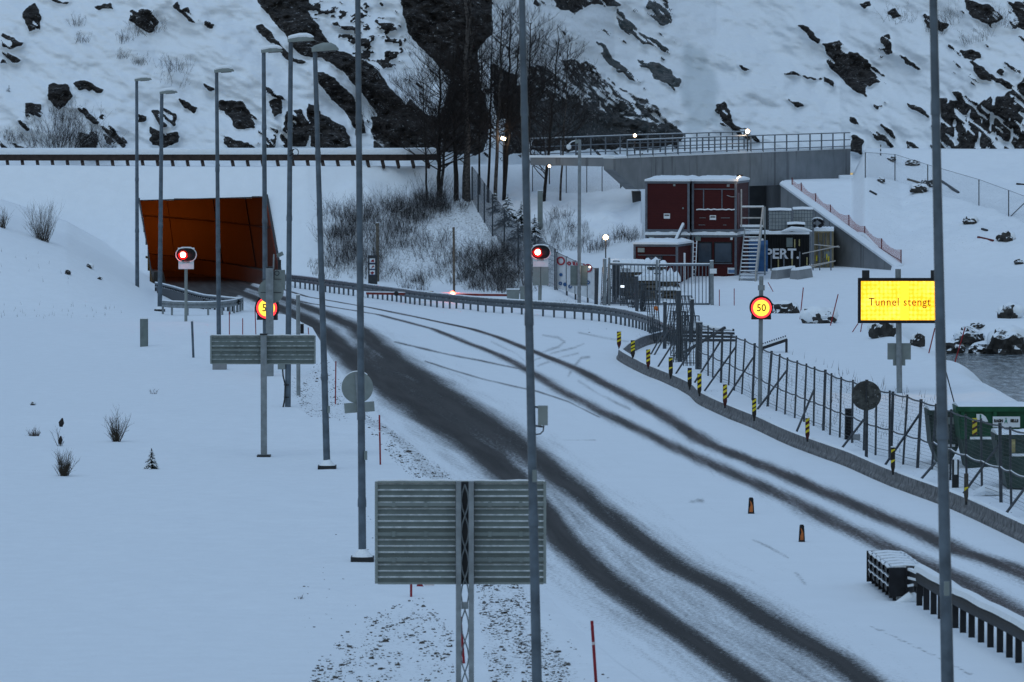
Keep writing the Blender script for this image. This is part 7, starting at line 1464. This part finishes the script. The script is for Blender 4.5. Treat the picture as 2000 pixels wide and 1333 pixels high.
def tree(label, ub, vb, ut, vt, rpx, seed, nb=26, spread=1.0, t0=0.25, kind='birch', lean_up=0.3, D=None):
    rg = random.Random(seed); p = G(ub, vb) if D is None else P(ub, vb, D); top = P(ut, vt, p.y + rg.uniform(-.5, .5)); th = thing('bare_tree', label, 'tree', p, 'leafless trees on the knoll'); s = p.y / F; r0 = rpx * s / 2; n_ = 12; pts = []
    H_ = (top - p).length
    for i in range(n_ + 1):
        t_ = i / n_; pts.append(p.lerp(top, t_) + Vector((rg.uniform(-1, 1), rg.uniform(-1, 1), 0)) * 0.008 * H_ * math.sin(t_ * 3.1))
    pts[0] = pts[0] - Vector((0, 0, 0.3)); mb = MB(); mb.tube(pts, [r0 * (1.15 - 0.85 * i / n_) for i in range(n_ + 1)], 8); mb.build('trunk', M['birch' if kind == 'birch' else 'bark'], th, True)
    mb = MB()
    nb = int(nb * 1.6)
    for j in range(nb):
        t_ = t0 + (1 - t0) * (j + rg.random()) / nb; i = min(n_ - 1, int(t_ * n_)); q = pts[i].lerp(pts[i + 1], t_ * n_ - i); az = rg.uniform(0, 6.28); d = Vector((math.cos(az), math.sin(az), rg.uniform(0.25, 0.9))); L_ = H_ * 0.26 * spread * (1.15 - 0.75 * t_) * rg.uniform(0.6, 1.15)
        twiggy(mb, rg, q, d, L_, max(0.017, r0 * 0.36 * (1.1 - t_ * 0.7)), 2, 8, lean_up)
    mb.build('crown', M['twig'], th); return th
tree('stout pale birch standing right of the slanting twin stem, tallest on the knoll', 913, 391, 909, -140, 12, 1, 30, 0.55, 0.35); tree('birch close behind the stout pale one, reddish upper stem', 906, 388, 925, -120, 7, 2, 22, 0.5, 0.4)
tree('leftmost dark tree with branches reaching left over the barrier end', 857, 399, 860, 90, 7.5, 3, 40, 2.0, 0.18, 'dark'); tree('slanting stem leaning right out of the leftmost tree foot', 859, 399, 884, 120, 6, 4, 24, 1.0, 0.35, 'dark', D=305.5)
tree('straight dark tree between slanting stem and stout birch', 891, 391, 885, 105, 9, 5, 26, 0.9, 0.3, 'dark'); tree('slender dark tree just right of the dark slatted fence', 953, 395, 962, 40, 5, 6, 30, 1.2, 0.3, 'dark')
tree('pale spotted birch right of the slatted fence', 967, 400, 982, 20, 7, 7, 32, 1.25, 0.3); tree('forked dark tree at the spruce boughs', 984, 391, 998, 40, 7, 8, 30, 1.3, 0.3, 'dark'); tree('right stem of the forked dark tree, leaning right', 985, 372, 1016, 60, 5, 9, 22, 0.9, 0.2, 'dark', D=306)
tree('tree behind the tall lamp post with wide upper crown', 1030, 380, 1036, 45, 6, 10, 38, 1.7, 0.4); tree('leaning young tree right of the lamp post with low wide branches', 1062, 393, 1092, 75, 6, 11, 30, 1.5, 0.12, 'dark'); tree('thin pale sapling in front of the dark rock slope', 1094, 392, 1110, 88, 4, 12, 30, 1.4, 0.35); tree('thin dark stem left of the pale spotted birch', 936, 380, 940, 90, 4, 13, 20, 0.8, 0.3, 'dark')
tree('very thin tree at the left end of the thicket', 834, 400, 826, 150, 4, 14, 26, 2.2, 0.3, 'dark')
def shrub_mesh(name, seed, stems, H_, W_, lev=1, spread=0.22, thick_=0.010):
    rg = random.Random(seed); mb = MB()
    for i in range(stems):
        az = rg.uniform(0, 6.28); tl = rg.uniform(0.0, 1.0); rr = spread * W_ * math.sqrt(rg.random()); a = Vector((math.cos(az) * rr, math.sin(az) * rr, -0.15)); k_ = (1.15 - spread) * tl; d = Vector((math.cos(az) * W_ / H_ * k_ + rg.uniform(-.75, .75) * spread, math.sin(az) * W_ / H_ * k_, 1.0 - 0.45 * spread * rg.random())); twiggy(mb, rg, a, d, H_ * rg.uniform(0.35, 1.05), thick_, lev, 5, 0.15, 3, 0.11 + 0.17 * spread)
    return mb
def shrub(label, u, v, hpx, wpx, seed, stems=40, group=None, mm='twig', lev=1, name='bare_shrub', buds=False):
    p = G(u, v); s = p.y / F; th = thing(name, label, 'shrub', p, group); mb = shrub_mesh('s', seed, stems, hpx * s, wpx * s / 2, lev); mb2 = MB(Matrix.Translation(p)); mb2.add(mb.v, mb.f); mb2.build('stems', M[mm], th)
    return th
shrub('big bare bush on the ridge of the left bank', 84, 470, 78, 95, 21, 90, mm='dry'); shrub('bare twig bush low in the snowfield, leftmost', 66, 852, 26, 46, 22, 46, mm='dry'); shrub('taller bare bush with long upright twigs in the snowfield', 228, 863, 62, 44, 23, 52, mm='dry', lev=2)
shrub('dense rounded seed head bush nearest in the snowfield', 124, 930, 58, 44, 24, 80, mm='dry'); shrub('single dry weed stalk with a dark tuft in the snowfield', 117, 872, 52, 20, 25, 7, mm='dry'); shrub('tiny twig tuft in the middle of the snowfield', 298, 770, 22, 34, 26, 12, mm='dry'); shrub('small twigs poking up near the lower left verge', 590, 1170, 20, 16, 27, 8, mm='dry'); shrub('faint bush at the left edge behind the bank', 5, 445, 45, 40, 28, 40, mm='dry')
# dark seed tufts of the tall weed
p = G(117, 872); s = p.y / F; mb = MB(); mb.tube([P(119, 834, p.y), P(120, 826, p.y), P(122, 817, p.y)], [0.05, 0.09, 0.02], 7); mb.tube([P(117, 868, p.y), P(118, 860, p.y), P(119, 852, p.y)], [0.04, 0.07, 0.02], 7); tag(mb.build('seed_tuft', M['bark'], [o for o in bpy.data.objects if o.get('label', '').startswith('single dry weed')][0]))
# snow loaded dwarf conifers
def conifer(label, u, v, hpx, wpx, seed, tiers=7, boughs=9, group=None, D=None):
    rg = random.Random(seed); p = G(u, v) if D is None else P(u, v, D); s = p.y / F; H_ = hpx * s; W_ = wpx * s / 2; th = thing('snowy_conifer', label, 'conifer', p, group); mb = MB(); mb.tube([p - Vector((0, 0, 0.2)), p + Vector((0, 0, H_ * 0.95))], [0.06, 0.015], 6); mb.build('trunk', M['bark'], th)
    g_ = MB(); w_ = MB()
    for i in range(tiers):
        z = H_ * (0.06 + 0.88 * i / tiers); rr = W_ * (1.0 - 0.86 * i / tiers)
        for j in range(boughs):
            az = rg.uniform(0, 6.28); L_ = rr * rg.uniform(0.7, 1.1); a = p + Vector((0, 0, z + rg.uniform(-.05, .05) * H_)); d = Vector((math.cos(az), math.sin(az), 0)); sd = Vector((-d.y, d.x, 0)); prev = None
            for k_ in range(4):
                f0 = k_ / 4; wd = L_ * 0.26 * math.sin(math.pi * (0.25 + 0.7 * f0)); c0 = a + d * L_ * f0 - Vector((0, 0, L_ * 0.30 * f0 * f0)); c1 = a + d * L_ * (f0 + 0.27) - Vector((0, 0, L_ * 0.30 * (f0 + .27) ** 2))
                for sg_ in (-1, 1):
                    tip = c1 + sd * sg_ * wd * rg.uniform(.8, 1.2) - Vector((0, 0, wd * rg.uniform(0.2, 0.6))); g_.add([c0, c1, tip], [(0, 1, 2)]); g_.add([c0, (c0 + c1) / 2 - Vector((0, 0, wd * .5)), tip - Vector((0, 0, wd * .35))], [(0, 1, 2)])
                    if rg.random() < 0.8: w_.add([c0 + Vector((0, 0, .02)), c1 + Vector((0, 0, .02)), tip.lerp((c0 + c1) / 2, 0.35) + Vector((0, 0, .03)), (c0 + c1) / 2 + Vector((0, 0, 0.05 + wd * 0.12))], [(0, 1, 3), (1, 2, 3), (2, 0, 3)])
    g_.build('foliage', M['needle'], th, nofix=True); w_.build('snow_load', M['cap'], th, nofix=True); return th
M['needle'] = simple('spruce_needles', (0.012, 0.020, 0.016), 0.8, 0, 0.4, 6)
conifer('little snow dusted juniper in the snowfield, right of the other bushes', 296, 916, 42, 34, 31, 6, 10); conifer('small spruce on the hillside at the left edge', 18, 262, 100, 44, 32, 9, 9, D=316); conifer('snowy spruce boughs at the foot of the forked tree', 992, 436, 60, 60, 33, 6, 11); conifer('snowy spruce in front of the tall lamp post', 1018, 462, 72, 56, 34, 7, 11); conifer('low snow loaded spruce right of the tall lamp post', 1044, 478, 62, 46, 35, 7, 10); conifer('small snowy spruce under the thicket birches', 966, 412, 40, 40, 36, 6, 9)
# thicket shrubs on the knoll: six kinds, copied
GR = 'leafless shrubs of the thicket on the knoll'; kinds = []
for k_, (hp, wp__, st, lev) in enumerate(((70, 70, 36, 2), (55, 60, 34, 2), (45, 60, 46, 1), (85, 46, 26, 2), (34, 40, 34, 1), (60, 90, 34, 2))):
    mb = shrub_mesh('s', 50 + k_, st, hp * 0.0297 * 0.8, wp__ * 0.0297 / 2 * 1.25, 2, 0.85, 0.0105); me_ = bpy.data.meshes.new('stems'); me_.from_pydata(mb.v, [], mb.f); me_.materials.append(M['brush']); kinds.append(me_)
rg = random.Random(9)
def thick(u, v, k_, sc, lab='leafless dark shrub of the snowy thicket on the knoll below the birches', grp=GR):
    p = G(u, v); o = bpy.data.objects.new('thicket_shrub', kinds[k_]); COL.objects.link(o); o.location = p; o.rotation_euler = (0, 0, rg.uniform(0, 6.28)); o.scale = (sc, sc, sc * rg.uniform(0.85, 1.15)); ORG[o.name] = p; tag(o, lab, 'shrub', grp)
KN = [(655, 478), (672, 462), (668, 500), (690, 448), (690, 485), (712, 436), (720, 470), (745, 420), (760, 452), (750, 490), (776, 412), (790, 444), (800, 404), (815, 430), (826, 398), (835, 425), (838, 460), (790, 480), (770, 520), (800, 545), (830, 505), (850, 480), (856, 540), (880, 420), (876, 520), (900, 555), (905, 500), (912, 545), (925, 480), (930, 520), (935, 560), (950, 500), (955, 545), (962, 570), (975, 520), (980, 555), (990, 540), (1000, 575), (1008, 540), (1020, 570), (1025, 545), (820, 560), (860, 410), (846, 408), (905, 405), (700, 520), (730, 540), (660, 520), (945, 470), (985, 500), (1000, 500), (895, 470), (870, 450), (740, 505)]
KN += [(u + 13 * math.sin(i * 2.4), v + 9 * math.cos(i * 1.7)) for i, (u, v) in enumerate(KN) if 395 < v + 9 * math.cos(i * 1.7) < 572]
WEDGE = ([(868, 412), (930, 420), (962, 470), (1000, 500), (940, 492), (880, 470), (820, 462), (840, 440)], [(735, 560), (765, 505), (830, 455), (862, 462), (815, 505), (790, 555)], [(800, 575), (870, 545), (915, 575), (860, 590)])
KN = [p for p in KN if not any(bool(inpoly(p[0], p[1], w_)) for w_ in WEDGE)]
KN += [(930 + 90 * rg.random(), 500 + 75 * rg.random()) for _ in range(18)] + [(650 + 75 * rg.random(), 420 + 90 * rg.random()) for _ in range(14)] + [(760 + 130 * rg.random(), 395 + 28 * rg.random()) for _ in range(12)]
for i, (u, v) in enumerate(KN): thick(u, v, i % 6 if not (v > 500 and i % 6 in (3,)) else 2, rg.uniform(0.75, 1.1))
GR2 = 'leafless shrubs on the slope beside the snowy spruces'
for i, (u, v) in enumerate([(1066, 455), (1085, 470), (1100, 460), (1120, 480), (1142, 470), (1150, 490), (1165, 486), (1180, 478), (1210, 470), (1226, 465), (1236, 470), (1090, 440), (1130, 450), (1070, 488), (1100, 490), (1095, 425)]): thick(u, v, (2, 4, 1)[i % 3], rg.uniform(0.6, 0.9), 'leafless shrub on the snowy slope between spruces and red cabins', GR2)
GR3 = 'bare bushes on the snowy hillside'
def hill_point(u, v):
    i = int(np.argmin(np.abs(hv - v))); j = int(np.argmin(np.abs(hu - u))); return Vector((HX[i, j], HY2[i, j], HZ[i, j]))
for i, (u, v, k_, sc) in enumerate([(282, 60, 1, 0.9), (300, 55, 5, 0.7), (330, 132, 1, 0.8), (350, 140, 0, 0.7), (245, 75, 4, 0.9), (150, 45, 4, 0.9), (160, 80, 4, 0.9), (110, 278, 0, 1.0), (135, 270, 1, 1.2), (150, 285, 0, 1.0), (170, 276, 1, 0.9), (95, 250, 5, 1.2), (100, 288, 1, 1.4), (140, 250, 0, 1.3), (160, 290, 5, 1.4), (125, 285, 2, 1.3), (180, 290, 0, 1.2), (40, 280, 1, 0.9), (20, 270, 2, 0.8), (120, 230, 2, 1.0), (240, 110, 4, 0.8), (275, 120, 4, 0.8), (345, 165, 5, 0.8), (730, 150, 4, 0.8), (780, 160, 5, 0.8), (790, 200, 0, 0.9), (745, 215, 2, 0.9), (1030, 120, 0, 0.9), (1070, 100, 5, 0.9), (1100, 150, 1, 1.0), (1120, 190, 2, 1.0), (1140, 230, 0, 0.9), (1760, 40, 5, 0.9), (1830, 60, 1, 0.9), (1860, 40, 0, 0.9), (1900, 80, 5, 0.9), (1950, 40, 1, 1.0)]):
    p = hill_point(u, v); o = bpy.data.objects.new('hillside_bush', kinds[k_]); COL.objects.link(o); o.location = p + Vector((0, -0.1, -0.1)); o.rotation_euler = (R(-12), R(rg.uniform(-15, 15)), rg.uniform(0, 6.28)); o.scale = (sc,) * 3; ORG[o.name] = p; tag(o, 'bare bush clinging to the snowy rocky hillside above the tunnel and parapet', 'shrub', GR3)
# dry grass: along the fence, the river track and the bank
rg = random.Random(77); mb = MB()
for poly, cnt, hp in (([(1430, 755), (1530, 800), (1680, 872), (1800, 900), (1800, 800), (1700, 762), (1560, 705), (1450, 680)], 900, 14), ([(1540, 690), (1680, 735), (1790, 770), (1860, 790), (1800, 800), (1600, 720)], 700, 16), ([(600, 510), (650, 500), (690, 545), (640, 550), (600, 535)], 700, 10), ([(0, 590), (250, 600), (250, 622), (0, 625)], 90, 9), ([(1080, 590), (1180, 598), (1180, 606), (1080, 600)], 240, 9), ([(0, 480), (100, 500), (150, 560), (0, 560)], 40, 9)):
    xs = [p[0] for p in poly]; ys_ = [p[1] for p in poly]; k_ = 0
    while k_ < cnt:
        u = rg.uniform(min(xs), max(xs)); v = rg.uniform(min(ys_), max(ys_)); k_ += 1
        if not bool(inpoly(u, v, poly)) or float(vnoise(u / 14, v / 9, 14)) < rg.uniform(0.2, 0.8): continue
        p = G(u, v); s = p.y / F; h_ = hp * s * rg.uniform(0.5, 1.3); tip = p + Vector((rg.uniform(-.4, .4) * h_, rg.uniform(-.3, .3) * h_, h_)); w = 0.008; mb.add([p + Vector((-w, 0, -0.03)), p + Vector((w, 0, -0.03)), tip], [(0, 1, 2)])
o = mb.build('dry_grass', M['dry'], nofix=True); tag(o, 'dry grass stalks standing through the snow', 'dry grass', kind='stuff')
